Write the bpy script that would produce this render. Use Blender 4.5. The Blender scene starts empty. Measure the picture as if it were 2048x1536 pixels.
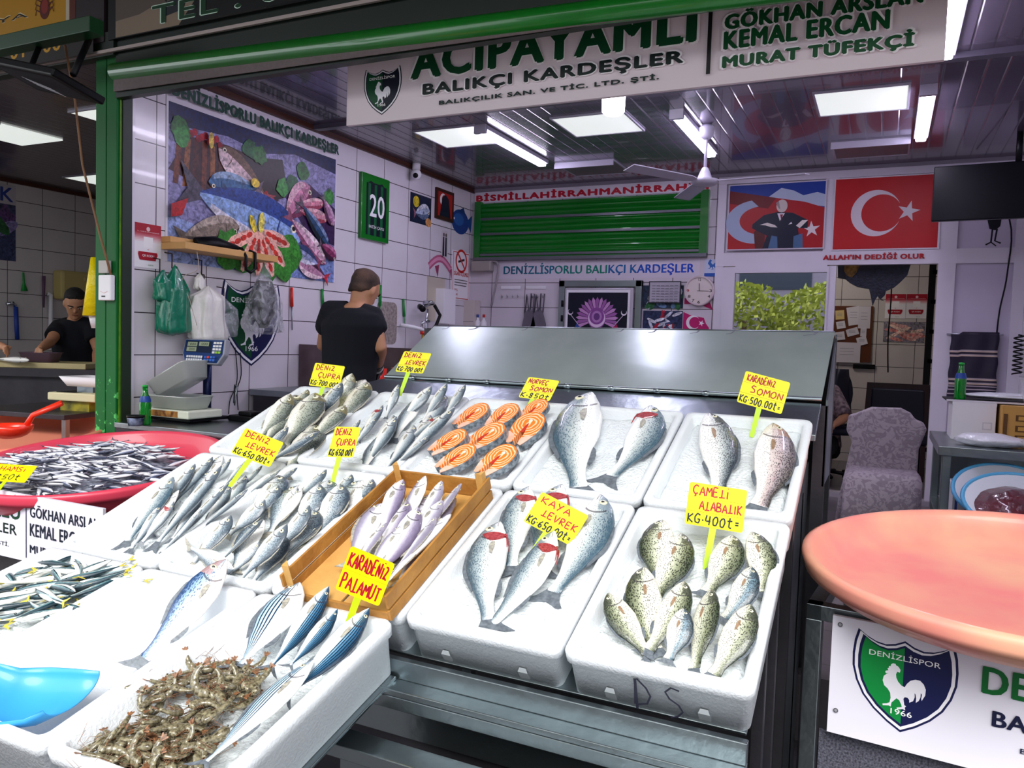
import bpy, math, random
from mathutils import Vector, Matrix, geometry, noise
R = random.Random(7)
SC = bpy.context.scene
COL = SC.collection
# ---------------- camera ----------------
FPX = 1567.585
yaw, pitch, roll = math.radians(25.4055), math.radians(3.0692), math.radians(-1.8163)
cy_, sy_ = math.cos(yaw), math.sin(yaw)
fw = Vector((-sy_*math.cos(pitch), cy_*math.cos(pitch), -math.sin(pitch)))
rt = Vector((cy_, sy_, 0)); dn = fw.cross(rt)
rt2 = math.cos(roll)*rt + math.sin(roll)*dn
dn2 = -math.sin(roll)*rt + math.cos(roll)*dn
CAM = Vector((0, 0, 1.45))
cam = bpy.data.objects.new('camera', bpy.data.cameras.new('camera'))
COL.objects.link(cam)
cam.data.sensor_width = 36; cam.data.lens = FPX/2048*36; cam.data.clip_start = .02
m = Matrix((rt2, -dn2, -fw)).transposed().to_4x4(); m.translation = CAM
cam.matrix_world = m
SC.camera = cam
# ---------------- light ----------------
SC.view_settings.view_transform = 'Standard'; SC.view_settings.look = 'None'
SC.view_settings.gamma = 1; SC.view_settings.use_curve_mapping = False
SC.view_settings.exposure = 1.15
W = bpy.data.worlds.new('overcast_sky'); SC.world = W; W.use_nodes = True
nt = W.node_tree; bg = nt.nodes['Background']
g = nt.nodes.new('ShaderNodeTexGradient'); tc = nt.nodes.new('ShaderNodeTexCoord')
mp = nt.nodes.new('ShaderNodeMapping'); mp.inputs['Rotation'].default_value = (0, math.pi/2, 0)
cr = nt.nodes.new('ShaderNodeValToRGB')
nt.links.new(tc.outputs['Generated'], mp.inputs[0]); nt.links.new(mp.outputs[0], g.inputs[0])
nt.links.new(g.outputs[0], cr.inputs[0]); nt.links.new(cr.outputs[0], bg.inputs[0])
cr.color_ramp.elements[0].position = 0; cr.color_ramp.elements[0].color = (.95, 1.0, 1.06, 1)
cr.color_ramp.elements[1].position = 1; cr.color_ramp.elements[1].color = (1, .98, .94, 1)
bg.inputs[1].default_value = 1.05
SUN = bpy.data.objects.new('daylight', bpy.data.lights.new('daylight', 'SUN')); COL.objects.link(SUN)
SUN.data.energy = 1.9; SUN.data.angle = math.radians(35); SUN.data.color = (1, .985, .96)
SUN.rotation_euler = Vector((-.30, .85, -.85)).to_track_quat('-Z', 'Y').to_euler()

# ---------------- maths helpers ----------------
def ray(x, y): return rt2*(x-1024) + dn2*(y-768) + fw*FPX
def at(x, y, ax, v):
    d = ray(x, y); i = 'xyz'.index(ax); return CAM + d*((v-CAM[i])/d[i])
def onp(x, y, p, n):
    d = ray(x, y); return CAM + d*((Vector(p)-CAM).dot(n)/d.dot(n))
def V(*a): return Vector(a)
def lin(c):
    if isinstance(c, str):
        c = c.lstrip('#'); c = [int(c[i:i+2], 16)/255 for i in (0, 2, 4)]
    return tuple((x/12.92 if x <= .04045 else ((x+.055)/1.055)**2.4) for x in c[:3]) + (1,)

# ---------------- materials ----------------
MATS = {}
def mat(name, col='808080', rough=.5, metal=0, nscale=0, namt=0, bump=0, bscale=40, col2=None, spec=.5, trans=0, alpha=1, emit=None, estr=0, coat=0, ior=1.45):
    if name in MATS: return MATS[name]
    m = bpy.data.materials.new(name); m.use_nodes = True; MATS[name] = m
    nt = m.node_tree; b = nt.nodes['Principled BSDF']
    c = lin(col); b.inputs['Base Color'].default_value = c
    b.inputs['Roughness'].default_value = rough; b.inputs['Metallic'].default_value = metal
    b.inputs['Specular IOR Level'].default_value = spec; b.inputs['Transmission Weight'].default_value = trans
    b.inputs['Alpha'].default_value = alpha; b.inputs['Coat Weight'].default_value = coat; b.inputs['IOR'].default_value = ior
    if emit: b.inputs['Emission Color'].default_value = lin(emit); b.inputs['Emission Strength'].default_value = estr
    tc = nt.nodes.new('ShaderNodeTexCoord')
    if namt:
        n = nt.nodes.new('ShaderNodeTexNoise'); n.inputs['Scale'].default_value = nscale or 6; n.inputs['Detail'].default_value = 5
        nt.links.new(tc.outputs['Object'], n.inputs['Vector'])
        r = nt.nodes.new('ShaderNodeMapRange'); r.inputs['From Min'].default_value = .35; r.inputs['From Max'].default_value = .65
        r.inputs['To Min'].default_value = 0; r.inputs['To Max'].default_value = namt
        nt.links.new(n.outputs['Fac'], r.inputs['Value'])
        x = nt.nodes.new('ShaderNodeMix'); x.data_type = 'RGBA'
        x.inputs['A'].default_value = c; x.inputs['B'].default_value = lin(col2) if col2 else tuple(v*.45 for v in c[:3])+(1,)
        nt.links.new(r.outputs[0], x.inputs['Factor']); nt.links.new(x.outputs['Result'], b.inputs['Base Color'])
    if bump:
        n2 = nt.nodes.new('ShaderNodeTexNoise'); n2.inputs['Scale'].default_value = bscale; n2.inputs['Detail'].default_value = 4
        nt.links.new(tc.outputs['Object'], n2.inputs['Vector'])
        bp = nt.nodes.new('ShaderNodeBump'); bp.inputs['Strength'].default_value = bump; bp.inputs['Distance'].default_value = .01
        nt.links.new(n2.outputs['Fac'], bp.inputs['Height']); nt.links.new(bp.outputs[0], b.inputs['Normal'])
    return m
def nodes_of(m): return m.node_tree, m.node_tree.nodes, m.node_tree.links
def grid_mat(name, col, line, ax1, p1, o1, ax2, p2, o2, w=.006, rough=.18, dirt=.12):
    """glazed tiles: grid of joints along two object axes (o = phase, p = pitch)"""
    m = mat(name, col, rough, nscale=2.2, namt=dirt, coat=.2); nt, N, L = nodes_of(m); b = N['Principled BSDF']
    tc = N.new('ShaderNodeTexCoord'); sp = N.new('ShaderNodeSeparateXYZ'); L.new(tc.outputs['Object'], sp.inputs[0])
    outs = []
    for ax, p, o in ((ax1, p1, o1), (ax2, p2, o2)):
        a = N.new('ShaderNodeMath'); a.operation = 'SUBTRACT'; L.new(sp.outputs[ax], a.inputs[0]); a.inputs[1].default_value = o
        q = N.new('ShaderNodeMath'); q.operation = 'PINGPONG'; L.new(a.outputs[0], q.inputs[0]); q.inputs[1].default_value = p/2
        # pingpong 0 at multiples of p
        l = N.new('ShaderNodeMath'); l.operation = 'LESS_THAN'; L.new(q.outputs[0], l.inputs[0]); l.inputs[1].default_value = w/2
        outs.append(l)
    mx = N.new('ShaderNodeMath'); mx.operation = 'MAXIMUM'; L.new(outs[0].outputs[0], mx.inputs[0]); L.new(outs[1].outputs[0], mx.inputs[1])
    x = N.new('ShaderNodeMix'); x.data_type = 'RGBA'; src = b.inputs['Base Color'].links[0].from_socket
    L.new(src, x.inputs['A']); x.inputs['B'].default_value = lin(line); L.new(mx.outputs[0], x.inputs['Factor'])
    L.new(x.outputs['Result'], b.inputs['Base Color'])
    iv = N.new('ShaderNodeMath'); iv.operation = 'SUBTRACT'; iv.inputs[0].default_value = 1; L.new(mx.outputs[0], iv.inputs[1])
    bp = N.new('ShaderNodeBump'); bp.inputs['Strength'].default_value = .5; bp.inputs['Distance'].default_value = .003
    L.new(iv.outputs[0], bp.inputs['Height']); L.new(bp.outputs[0], b.inputs['Normal'])
    return m
def print_mat():
    m = mat('printed_colour', 'ffffff', .42, spec=.35); nt, N, L = nodes_of(m); b = N['Principled BSDF']
    a = N.new('ShaderNodeAttribute'); a.attribute_name = 'Col'; L.new(a.outputs['Color'], b.inputs['Base Color']); return m
def photo_mat():
    """printed photograph: vertex colours broken up with painterly grain"""
    m = mat('printed_photo', 'ffffff', .35, spec=.4); nt, N, L = nodes_of(m); b = N['Principled BSDF']
    a = N.new('ShaderNodeAttribute'); a.attribute_name = 'Col'
    tc = N.new('ShaderNodeTexCoord'); n = N.new('ShaderNodeTexNoise'); n.inputs['Scale'].default_value = 28; n.inputs['Detail'].default_value = 6; n.inputs['Distortion'].default_value = 1.2
    L.new(tc.outputs['Object'], n.inputs['Vector'])
    r = N.new('ShaderNodeMapRange'); r.inputs['From Min'].default_value = .3; r.inputs['From Max'].default_value = .7; r.inputs['To Min'].default_value = .35; r.inputs['To Max'].default_value = 1.5
    L.new(n.outputs['Fac'], r.inputs['Value'])
    x = N.new('ShaderNodeVectorMath'); x.operation = 'SCALE'; L.new(a.outputs['Color'], x.inputs[0]); L.new(r.outputs[0], x.inputs['Scale'])
    L.new(x.outputs[0], b.inputs['Base Color']); return m
PRINT = print_mat(); PHOTO = photo_mat()

# ---------------- mesh builder ----------------
class MB:
    def __init__(s): s.v = []; s.f = []; s.mi = []; s.sm = []; s.c = []; s.mx = None
    def add(s, vs, fs, mi=0, sm=False, col=None):
        o = len(s.v)
        s.v += [tuple(s.mx @ Vector(p)) if s.mx else tuple(p) for p in vs]
        for f in fs: s.f.append([i+o for i in f]); s.mi.append(mi); s.sm.append(sm); s.c.append(col)
        return s
    def box(s, a, b, mi=0):
        x0, y0, z0 = [min(a[i], b[i]) for i in range(3)]; x1, y1, z1 = [max(a[i], b[i]) for i in range(3)]
        return s.add([(x0,y0,z0),(x1,y0,z0),(x1,y1,z0),(x0,y1,z0),(x0,y0,z1),(x1,y0,z1),(x1,y1,z1),(x0,y1,z1)],
              [(0,3,2,1),(4,5,6,7),(0,1,5,4),(1,2,6,5),(2,3,7,6),(3,0,4,7)], mi)
    def cbox(s, c, d, mi=0): return s.box([c[i]-d[i]/2 for i in range(3)], [c[i]+d[i]/2 for i in range(3)], mi)
    def loft(s, rings, mi=0, sm=True, cap0=True, cap1=True, closed=True):
        n = len(rings[0]); vs = [p for r in rings for p in r]; fs = []
        for k in range(len(rings)-1):
            for i in range(n if closed else n-1):
                j = (i+1) % n; fs.append((k*n+i, k*n+j, (k+1)*n+j, (k+1)*n+i))
        if cap0: fs.append(tuple(range(n))[::-1])
        if cap1: fs.append(tuple((len(rings)-1)*n+i for i in range(n)))
        return s.add(vs, fs, mi, sm)
    def tube(s, path, r, n=8, mi=0, sm=True, cap=True):
        P = [Vector(p) for p in path]; rings = []; up = None
        for i, p in enumerate(P):
            t = (P[min(i+1, len(P)-1)]-P[max(i-1, 0)])
            t = t.normalized() if t.length > 1e-9 else Vector((0, 0, 1))
            if up is None: up = t.orthogonal().normalized()
            up = (up - t*up.dot(t)); up = up.normalized() if up.length > 1e-6 else t.orthogonal().normalized()
            w = t.cross(up); rr = r[i] if isinstance(r, (list, tuple)) else r
            ra, rb = rr if isinstance(rr, tuple) else (rr, rr)
            rings.append([p + up*ra*math.cos(2*math.pi*k/n) + w*rb*math.sin(2*math.pi*k/n) for k in range(n)])
        return s.loft(rings, mi, sm, cap, cap)
    def cyl(s, a, b, r, n=20, mi=0, sm=True):
        return s.tube([a, b], r, n, mi, sm)
    def lathe(s, prof, c=(0,0,0), n=32, mi=0, ax=None, sm=True, cap0=True, cap1=True):
        """prof [(r,z)] around z through c"""
        rings = [[(c[0]+r*math.cos(2*math.pi*k/n), c[1]+r*math.sin(2*math.pi*k/n), c[2]+z) for k in range(n)] for r, z in prof]
        return s.loft(rings, mi, sm, cap0, cap1)
    def poly(s, pts, z=0, mi=0, col=None):
        """flat polygon in xy at z (concave ok)"""
        P = [Vector((p[0], p[1], 0)) for p in pts]; t = geometry.tessellate_polygon([P])
        fs = []
        for f in t:
            a, b, c = [P[i] for i in f]
            fs.append(tuple(f) if (b-a).cross(c-a).z > 0 else tuple(f)[::-1])
        return s.add([(p.x, p.y, z) for p in P], fs, mi, False, col)
    def prism(s, pts, z0, z1, mi=0, sm=False):
        P = [Vector((p[0], p[1], 0)) for p in pts]; n = len(P)
        t = geometry.tessellate_polygon([P]); area = sum(P[i].x*P[(i+1)%n].y-P[(i+1)%n].x*P[i].y for i in range(n))
        vs = [(p.x, p.y, z0) for p in P]+[(p.x, p.y, z1) for p in P]; fs = []
        for f in t:
            a, b, c = [P[i] for i in f]; f = tuple(f) if (b-a).cross(c-a).z > 0 else tuple(f)[::-1]
            fs.append(tuple(i+n for i in f)); fs.append(f[::-1])
        for i in range(n):
            j = (i+1) % n; fs.append((i, j, j+n, i+n) if area > 0 else (j, i, i+n, j+n))
        return s.add(vs, fs, mi, sm)
    def ball(s, c, r, n=14, m=8, mi=0):
        r = r if isinstance(r, (tuple, list)) else (r, r, r); rings = []
        for k in range(1, m):
            a = math.pi*k/m; rings.append([(c[0]+r[0]*math.sin(a)*math.cos(2*math.pi*i/n), c[1]+r[1]*math.sin(a)*math.sin(2*math.pi*i/n), c[2]-r[2]*math.cos(a)) for i in range(n)])
        vs = [p for q in rings for p in q]+[(c[0], c[1], c[2]-r[2]), (c[0], c[1], c[2]+r[2])]; fs = []; q = len(vs)
        for k in range(m-2):
            for i in range(n): j = (i+1) % n; fs.append((k*n+i, k*n+j, (k+1)*n+j, (k+1)*n+i))
        for i in range(n): j = (i+1) % n; fs.append((q-2, j, i)); fs.append((q-1, (m-2)*n+i, (m-2)*n+j))
        return s.add(vs, fs, mi, True)
    def mesh(s, name, mats):
        me = bpy.data.meshes.new(name); me.from_pydata(s.v, [], s.f)
        for m_ in (mats if isinstance(mats, (list, tuple)) else [mats]): me.materials.append(m_)
        me.polygons.foreach_set('material_index', s.mi); me.polygons.foreach_set('use_smooth', s.sm)
        if any(c is not None for c in s.c):
            at_ = me.color_attributes.new('Col', 'FLOAT_COLOR', 'CORNER'); buf = []
            for f, c in zip(s.f, s.c):
                c = c or (1, 1, 1, 1)
                buf += list(c)*len(f)
            at_.data.foreach_set('color', buf)
        me.update(); return me
    def build(s, name, mats, parent=None, loc=None, mx=None, bevel=0, sub=0, seg=2):
        o = bpy.data.objects.new(name, s.mesh(name, mats)); COL.objects.link(o)
        if parent: o.parent = parent
        if mx is not None: o.matrix_local = mx
        if loc is not None: o.location = loc
        if bevel:
            md = o.modifiers.new('bevel', 'BEVEL'); md.width = bevel; md.segments = seg; md.limit_method = 'ANGLE'
        if sub: md = o.modifiers.new('sub', 'SUBSURF'); md.levels = sub; md.render_levels = sub
        return o
def tag(o, label=None, cat=None, group=None, kind=None):
    if label: o['label'] = label
    if cat: o['category'] = cat
    if group: o['group'] = group
    if kind: o['kind'] = kind
    return o
def empty(name, loc=(0,0,0), rz=0, mx=None, label=None, cat=None, group=None):
    o = bpy.data.objects.new(name, None); COL.objects.link(o); o.empty_display_size = .05
    if mx is not None: o.matrix_world = mx
    else: o.location = loc; o.rotation_euler = (0, 0, rz)
    return tag(o, label, cat, group)
def copy_tree(o, parent=None):
    c = o.copy(); COL.objects.link(c)
    if parent: c.parent = parent
    for ch in [q for q in bpy.data.objects if q.parent == o]: copy_tree(ch, c)
    return c
KIDS = {}
def copy_thing(o):
    """copy a thing with parts and sub-parts, reading its children from KIDS"""
    c = o.copy(); COL.objects.link(c)
    for ch in KIDS.get(o, ()):
        d = ch.copy(); COL.objects.link(d); d.parent = c
        for gch in KIDS.get(ch, ()):
            e = gch.copy(); COL.objects.link(e); e.parent = d
    return c
def reg(o):
    KIDS[o] = [q for q in bpy.data.objects if q.parent == o]
    for k in KIDS[o]: KIDS[k] = [q for q in bpy.data.objects if q.parent == k]
    return o
def struct(o): o['kind'] = 'structure'; return o
def frame(o, x, z):
    """matrix with origin o, x axis x, z axis z"""
    x = Vector(x).normalized(); z = Vector(z); z = (z-x*z.dot(x)).normalized(); y = z.cross(x)
    m_ = Matrix((x, y, z)).transposed().to_4x4(); m_.translation = Vector(o); return m_

# ---------------- text and flat artwork ----------------
TXT = {}
def text2d(s, bold=.02):
    k = (s, bold)
    if k in TXT: return TXT[k]
    cu = bpy.data.curves.new('t', 'FONT'); cu.body = s; cu.size = 1; cu.offset = 0; cu.space_character = 1+bold*1.2; cu.resolution_u = 3; cu.fill_mode = 'FRONT'
    o = bpy.data.objects.new('t', cu); COL.objects.link(o)
    dg = bpy.context.evaluated_depsgraph_get(); me = bpy.data.meshes.new_from_object(o.evaluated_get(dg))
    vs = [(v.co.x, v.co.y) for v in me.vertices]; fs = [tuple(p.vertices) for p in me.polygons]
    bpy.data.objects.remove(o); bpy.data.curves.remove(cu); bpy.data.meshes.remove(me)
    if not vs: TXT[k] = (vs, fs); return TXT[k]
    x0 = min(v[0] for v in vs); x1 = max(v[0] for v in vs); y0 = min(v[1] for v in vs); y1 = max(v[1] for v in vs)
    vs = [((x-x0)/(x1-x0), (y-y0)/(y1-y0)) for x, y in vs]
    TXT[k] = (vs, fs); return TXT[k]
class Canvas(MB):
    def __init__(s, eps=.0004): MB.__init__(s); s.z = 0; s.eps = eps
    def shape(s, pts, col, mi=0): s.z += s.eps; s.poly(pts, s.z, mi, lin(col)); return s
    def rect(s, x0, y0, x1, y1, col, mi=0): return s.shape([(x0,y0),(x1,y0),(x1,y1),(x0,y1)], col, mi)
    def disc(s, cx, cy, rx, ry, col, n=24, rot=0, mi=0):
        return s.shape([(cx+rx*math.cos(t)*math.cos(rot)-ry*math.sin(t)*math.sin(rot), cy+rx*math.cos(t)*math.sin(rot)+ry*math.sin(t)*math.cos(rot)) for t in [2*math.pi*i/n for i in range(n)]], col, mi)
    def text(s, t, x0, y0, x1, y1, col, bold=.02, shear=0, mi=0, f=None):
        vs, fs = text2d(t, bold)
        if not vs: return s
        s.z += s.eps; out = []
        for u, v in vs:
            x = x0+(x1-x0)*u+shear*v*(y1-y0); y = y0+(y1-y0)*v
            if f: x, y = f(x, y)
            out.append((x, y, s.z))
        ex = min(max(0, bold-.010)*.85*(y1-y0), 1.35*bold*(x1-x0)/max(1, len(t)))
        for k, (qx, qy) in enumerate(((0, 0), (-ex, 0), (ex, 0), (0, -ex*.6), (0, ex*.6), (-ex*.7, ex*.45), (ex*.7, -ex*.45)) if ex > 0 else ((0, 0),)): s.add([(x+qx, y+qy, z+k*s.eps*.12) for x, y, z in out], fs, mi, False, lin(col))
        return s
    def line(s, pts, w, col, mi=0):
        s.z += s.eps; P = [Vector((p[0], p[1])) for p in pts]
        L, Rr = [], []
        for i, p in enumerate(P):
            t = P[min(i+1, len(P)-1)]-P[max(i-1, 0)]; t = t.normalized() if t.length > 1e-9 else Vector((1, 0)); n = Vector((-t.y, t.x))*w/2
            L.append(p+n); Rr.append(p-n)
        vs = [(p.x, p.y, s.z) for p in L+Rr]; n = len(P)
        s.add(vs, [(i+n, i+n+1, i+1, i) for i in range(n-1)], mi, False, lin(col)); return s
    def plate(s, x0, y0, x1, y1, t, col):
        """backing of real thickness behind the artwork"""
        q = MB(); q.box((x0, y0, -t), (x1, y1, 0)); s.add(q.v, q.f, 0, False, lin(col)); return s
def crescent(cx, cy, r, cut=.8, off=.2, n=40, rot=0):
    # outer circle r, inner circle r*cut shifted by off*r (+x)
    d = off*r*1.0; ri = r*cut
    xi = (r*r-ri*ri+d*d)/(2*d) if d else 0; a = math.acos(max(-1, min(1, xi/r))); b = math.acos(max(-1, min(1, (xi-d)/ri)))
    o = [(r*math.cos(t), r*math.sin(t)) for t in [a+(2*math.pi-2*a)*i/n for i in range(n+1)]]
    q = [(d+ri*math.cos(t), ri*math.sin(t)) for t in [(2*math.pi-b)-(2*math.pi-2*b)*i/n for i in range(1, n)]]
    return [(cx+x*math.cos(rot)-y*math.sin(rot), cy+x*math.sin(rot)+y*math.cos(rot)) for x, y in o+q]
def star(cx, cy, r, rot=0, n=5, k=.382):
    return [(cx+(r if i % 2 == 0 else r*k)*math.cos(rot+math.pi*i/n), cy+(r if i % 2 == 0 else r*k)*math.sin(rot+math.pi*i/n)) for i in range(2*n)]
ROOSTER = [(620,540),(655,548),(668,570),(700,585),(735,630),(728,668),(705,662),(690,655),(672,690),(680,740),(710,795),(760,845),(810,868),(840,820),(890,775),(960,758),(1030,770),(1085,820),(1118,890),(1115,970),(1070,1045),(1060,1020),(1068,960),(1050,940),(1048,1000),(1025,1050),(985,1075),(988,1020),(975,960),(960,945),(965,1000),(945,1055),(890,1078),(888,1040),(860,1010),(820,1005),(802,1030),(812,1075),(820,1115),(848,1130),(830,1150),(838,1185),(800,1172),(720,1178),(708,1155),(745,1150),(785,1145),(775,1110),(740,1050),(700,1025),(660,1060),(628,1090),(620,1145),(590,1130),(500,1132),(495,1108),(560,1102),(600,1085),(612,1020),(600,950),(560,895),(505,850),(478,780),(490,720),(530,690),(560,678),(520,682),(508,660),(520,645),(555,640),(540,610),(562,605),(560,580),(585,582),(590,555)]
def shield_pts(k=1.0):
    """club shield outline, unit square about the centre"""
    P = []
    top = [(-.5,.5),(-.4,.43),(-.3,.385),(-.2,.37),(-.1,.395),(0,.45),(.1,.395),(.2,.37),(.3,.385),(.4,.43),(.5,.5)]
    P += top
    P += [(.535,.36),(.55,.2),(.545,.05),(.5,-.12),(.42,-.28),(.3,-.42),(.15,-.54),(0,-.63),(-.15,-.54),(-.3,-.42),(-.42,-.28),(-.5,-.12),(-.545,.05),(-.55,.2),(-.535,.36)]
    c = -.02
    return [(x*k, (y-c)*k+c) for x, y in P][::-1]
def shield(cv, cx, cy, s, green='0c8a3e', dark='151a4a', text=True, rim='151a4a'):
    def T(pts): return [(cx+x*s, cy+y*s) for x, y in pts]
    cv.shape(T(shield_pts(1.08)), rim); cv.shape(T(shield_pts(1.03)), 'f5f3f8'); cv.shape(T(shield_pts(.96)), rim)
    inner = shield_pts(.90)
    left = [p for p in inner if p[0] < -1e-6]
    botm = min(p[1] for p in inner); topm = .45*.9-.002
    cv.shape(T([(0, topm)]+sorted(left, key=lambda p: math.atan2(p[1], p[0]) % (2*math.pi))+[(0, botm)]), green)
    cv.shape(T([((p[0]-780)/1322, .5-(p[1]-.17*(p[0]-740)-215)/1084) for p in ROOSTER][::-1]), 'f0eef6')
    if text:
        cv.text('DENİZLİSPOR', cx-.40*s, cy+.235*s, cx+.40*s, cy+.325*s, 'ffffff', .02)
        cv.text('1966', cx-.12*s, cy-.46*s, cx+.12*s, cy-.39*s, 'ffffff', .02)
# ================= setting =================
CEIL = 2.97; XL = -3.85; YB = 7.05; XR = .92; FL = .25; XN = -8.3
TW, TH, TY0, TZ0 = .3765, .242, 3.990, 1.067
tileL = grid_mat('wall_tiles_glazed', 'ded8e0', '3a3038', 1, TW, TY0, 2, TH, TZ0)
tileB = grid_mat('back_wall_tiles', 'd8d0da', '4a4048', 0, .3665, -3.606, 2, TH, TZ0)
tileN = grid_mat('neighbour_tiles', 'ccc4c4', '2c2428', 1, .377, 5.52, 2, TH, TZ0)
pvc = mat('white_pvc', 'e2dce8', .3, nscale=3, namt=.08, coat=.3)
green = mat('green_paint', '0f6a2e', .35, nscale=9, namt=.35, col2='2a8a4a', coat=.3)
greenB = mat('bright_green_paint', '057319', .3, nscale=9, namt=.2, coat=.4)
steel = mat('brushed_steel', '9aa4a8', .3, 1, nscale=3, namt=.35, col2='7a8488', bump=.15, bscale=25)
steelD = mat('dark_steel', '4c4a50', .4, .85, nscale=4, namt=.5, bump=.1)
black = mat('black_plastic', '08080c', .45, spec=.25)
brown = mat('brown_wood_trim', '4a2418', .5, nscale=8, namt=.3)
white = mat('white_plastic', 'eceaf0', .4)
def quad_slab(name, a, b, m): return struct(MB().box(a, b).build(name, m))
quad_slab('floor', (-9, 3.05, .0), (1.2, 9.7, FL), grid_mat('floor_tiles', '6a6468', '2a2628', 0, .4, 0, 1, .4, 0, rough=.3, dirt=.4))
quad_slab('floor_street', (-14, -12, -.1), (10, 9.7, 0), mat('wet_pavement', '4a474c', .45, nscale=2, namt=.6, bump=.2))
quad_slab('wall_left', (XL-.1, 3.08, FL), (XL, YB, CEIL), tileL)
quad_slab('wall_left_end', (XL-.16, 3.066, .0), (XL-.1, YB, CEIL), tileL)
quad_slab('wall_neighbour', (XN-.1, 3.0, FL), (XN, YB+.1, CEIL), tileN)
quad_slab('wall_neighbour_back', (XN, YB, FL), (XL-.16, YB+.1, CEIL), tileN)
# back wall: tiled strip left of the partition
quad_slab('wall_back', (XL-.1, YB, FL), (-1.40, YB+.1, CEIL), tileB)
quad_slab('wall_right', (XR, 3.1, FL), (XR+.1, 9.6, CEIL), tileL)
quad_slab('wall_office_back', (-2.4, 9.4, FL), (XR, 9.5, CEIL), grid_mat('office_tiles', 'cfc8c4', '4a4448', 0, .375, -.1, 2, TH, TZ0, dirt=.15))
quad_slab('wall_office_left', (-2.45, YB+.1, FL), (-2.4, 9.4, CEIL), tileB)
# ceiling of glossy slats, with the fine grooves running away from the street
def slat_mat(name, c, rough):
    m = mat(name, c, rough, nscale=1.5, namt=.2, coat=.4); nt, N, L = nodes_of(m); b = N['Principled BSDF']
    tc = N.new('ShaderNodeTexCoord'); sp = N.new('ShaderNodeSeparateXYZ'); L.new(tc.outputs['Object'], sp.inputs[0])
    q = N.new('ShaderNodeMath'); q.operation = 'PINGPONG'; q.inputs[1].default_value = .05; L.new(sp.outputs[0], q.inputs[0])
    r = N.new('ShaderNodeMapRange'); r.inputs['From Min'].default_value = 0; r.inputs['From Max'].default_value = .007; L.new(q.outputs[0], r.inputs['Value'])
    bp = N.new('ShaderNodeBump'); bp.inputs['Strength'].default_value = .8; bp.inputs['Distance'].default_value = .006
    L.new(r.outputs[0], bp.inputs['Height']); L.new(bp.outputs[0], b.inputs['Normal'])
    x = N.new('ShaderNodeMix'); x.data_type = 'RGBA'; src = b.inputs['Base Color'].links[0].from_socket
    L.new(src, x.inputs['B']); x.inputs['A'].default_value = lin('3a3440'); L.new(r.outputs[0], x.inputs['Factor']); L.new(x.outputs['Result'], b.inputs['Base Color'])
    return m
slat = slat_mat('ceiling_slats', '5c5464', .2)
quad_slab('ceiling', (XL-.16, 3.06, CEIL), (XR+.1, 9.6, CEIL+.05), slat)
quad_slab('ceiling_neighbour', (XN-.1, 3.06, CEIL), (XL-.16, YB+.1, CEIL+.05), slat_mat('neighbour_slats', '54464a', .3))
quad_slab('wall_upper_front', (-12, 3.07, CEIL+.05), (4, 3.2, 5.2), mat('upper_wall', '6a625c', .8, namt=.3))
quad_slab('wall_far_right', (XR+.1, 2.98, 0), (4, 3.1, CEIL+.05), mat('upper_wall'))
struct(MB().box((XL, 3.09, CEIL-.035), (XL+.03, YB, CEIL)).build('trim_1', brown))
struct(MB().box((XL+.03, YB-.03, CEIL-.03), (XR, YB, CEIL)).build('trim_2', mat('pale_trim', '8a8290', .4)))
struct(MB().box((XN, 3.1, CEIL-.035), (XN+.03, YB, CEIL)).build('trim_3', brown))
struct(MB().box((XL+.03, 4.56, CEIL-.03), (XR, 4.62, CEIL)).build('trim_4', mat('ceiling_joint_strip', '55505e', .3)))
struct(MB().box((XL-.004, 3.060, FL), (XL+.012, 3.085, CEIL)).build('trim_5', pvc))

# ---- white partition with door opening, window and panels (plane y = YB) ----
def part_pt(px, py): p = at(px, py, 'y', YB); return p.x, p.z
x0 = -1.395; xD0, xD1 = -.405, .335     # door opening
zT = 2.90; zM1 = 2.19; zM2 = 2.285; zD = 2.165
pf = MB()
NF = [0]
def F(a, b, c, d, t=.06): NF[0] += 1; pf.box((a, YB-.02-.0012*NF[0], c), (b, YB-.02+t+.001*NF[0], d))
F(x0, x0+.07, FL, zT+.05); F(-.52, -.42, zM1, zT+.05); F(xD0-.055, xD0, FL, zD); F(xD1, xD1+.12, FL, zT+.05)
F(x0, XR, zT-.02, CEIL); F(x0, XR, zM1-.02, zM2)
F(.84, XR, FL, CEIL)
struct(pf.build('trim_6', pvc))
wf = MB()
for i_, (a, b, c, d) in enumerate(((x0+.07, -1.22, .9, 2.16), (-.475, -.46, .9, 2.16), (-1.22, -.475, 2.11, 2.17), (x0+.07, xD0-.055, .25, .95))): wf.box((a, YB-.035-.001*i_, c), (b, YB+.03+.001*i_, d))
struct(wf.build('window_1', pvc))
glass = mat('window_glass', 'c8ccd8', .02, spec=.9, trans=0)
def glass_mat():
    m = bpy.data.materials.new('reflective_glass'); m.use_nodes = True; nt = m.node_tree; N, L = nt.nodes, nt.links; N.clear()
    o = N.new('ShaderNodeOutputMaterial'); t = N.new('ShaderNodeBsdfTransparent'); g = N.new('ShaderNodeBsdfGlossy'); x = N.new('ShaderNodeMixShader')
    g.inputs['Roughness'].default_value = .01; t.inputs['Color'].default_value = (.55, .55, .75, 1); x.inputs[0].default_value = .75
    L.new(t.outputs[0], x.inputs[1]); L.new(g.outputs[0], x.inputs[2]); L.new(x.outputs[0], o.inputs[0]); return m
GL = glass_mat()
gp = struct(MB().box((-1.22, YB-.005, .95), (-.475, YB+.0, 2.11)).build('window_1_pane', GL))
gp.parent = bpy.data.objects['window_1']; del gp['kind']
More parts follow.
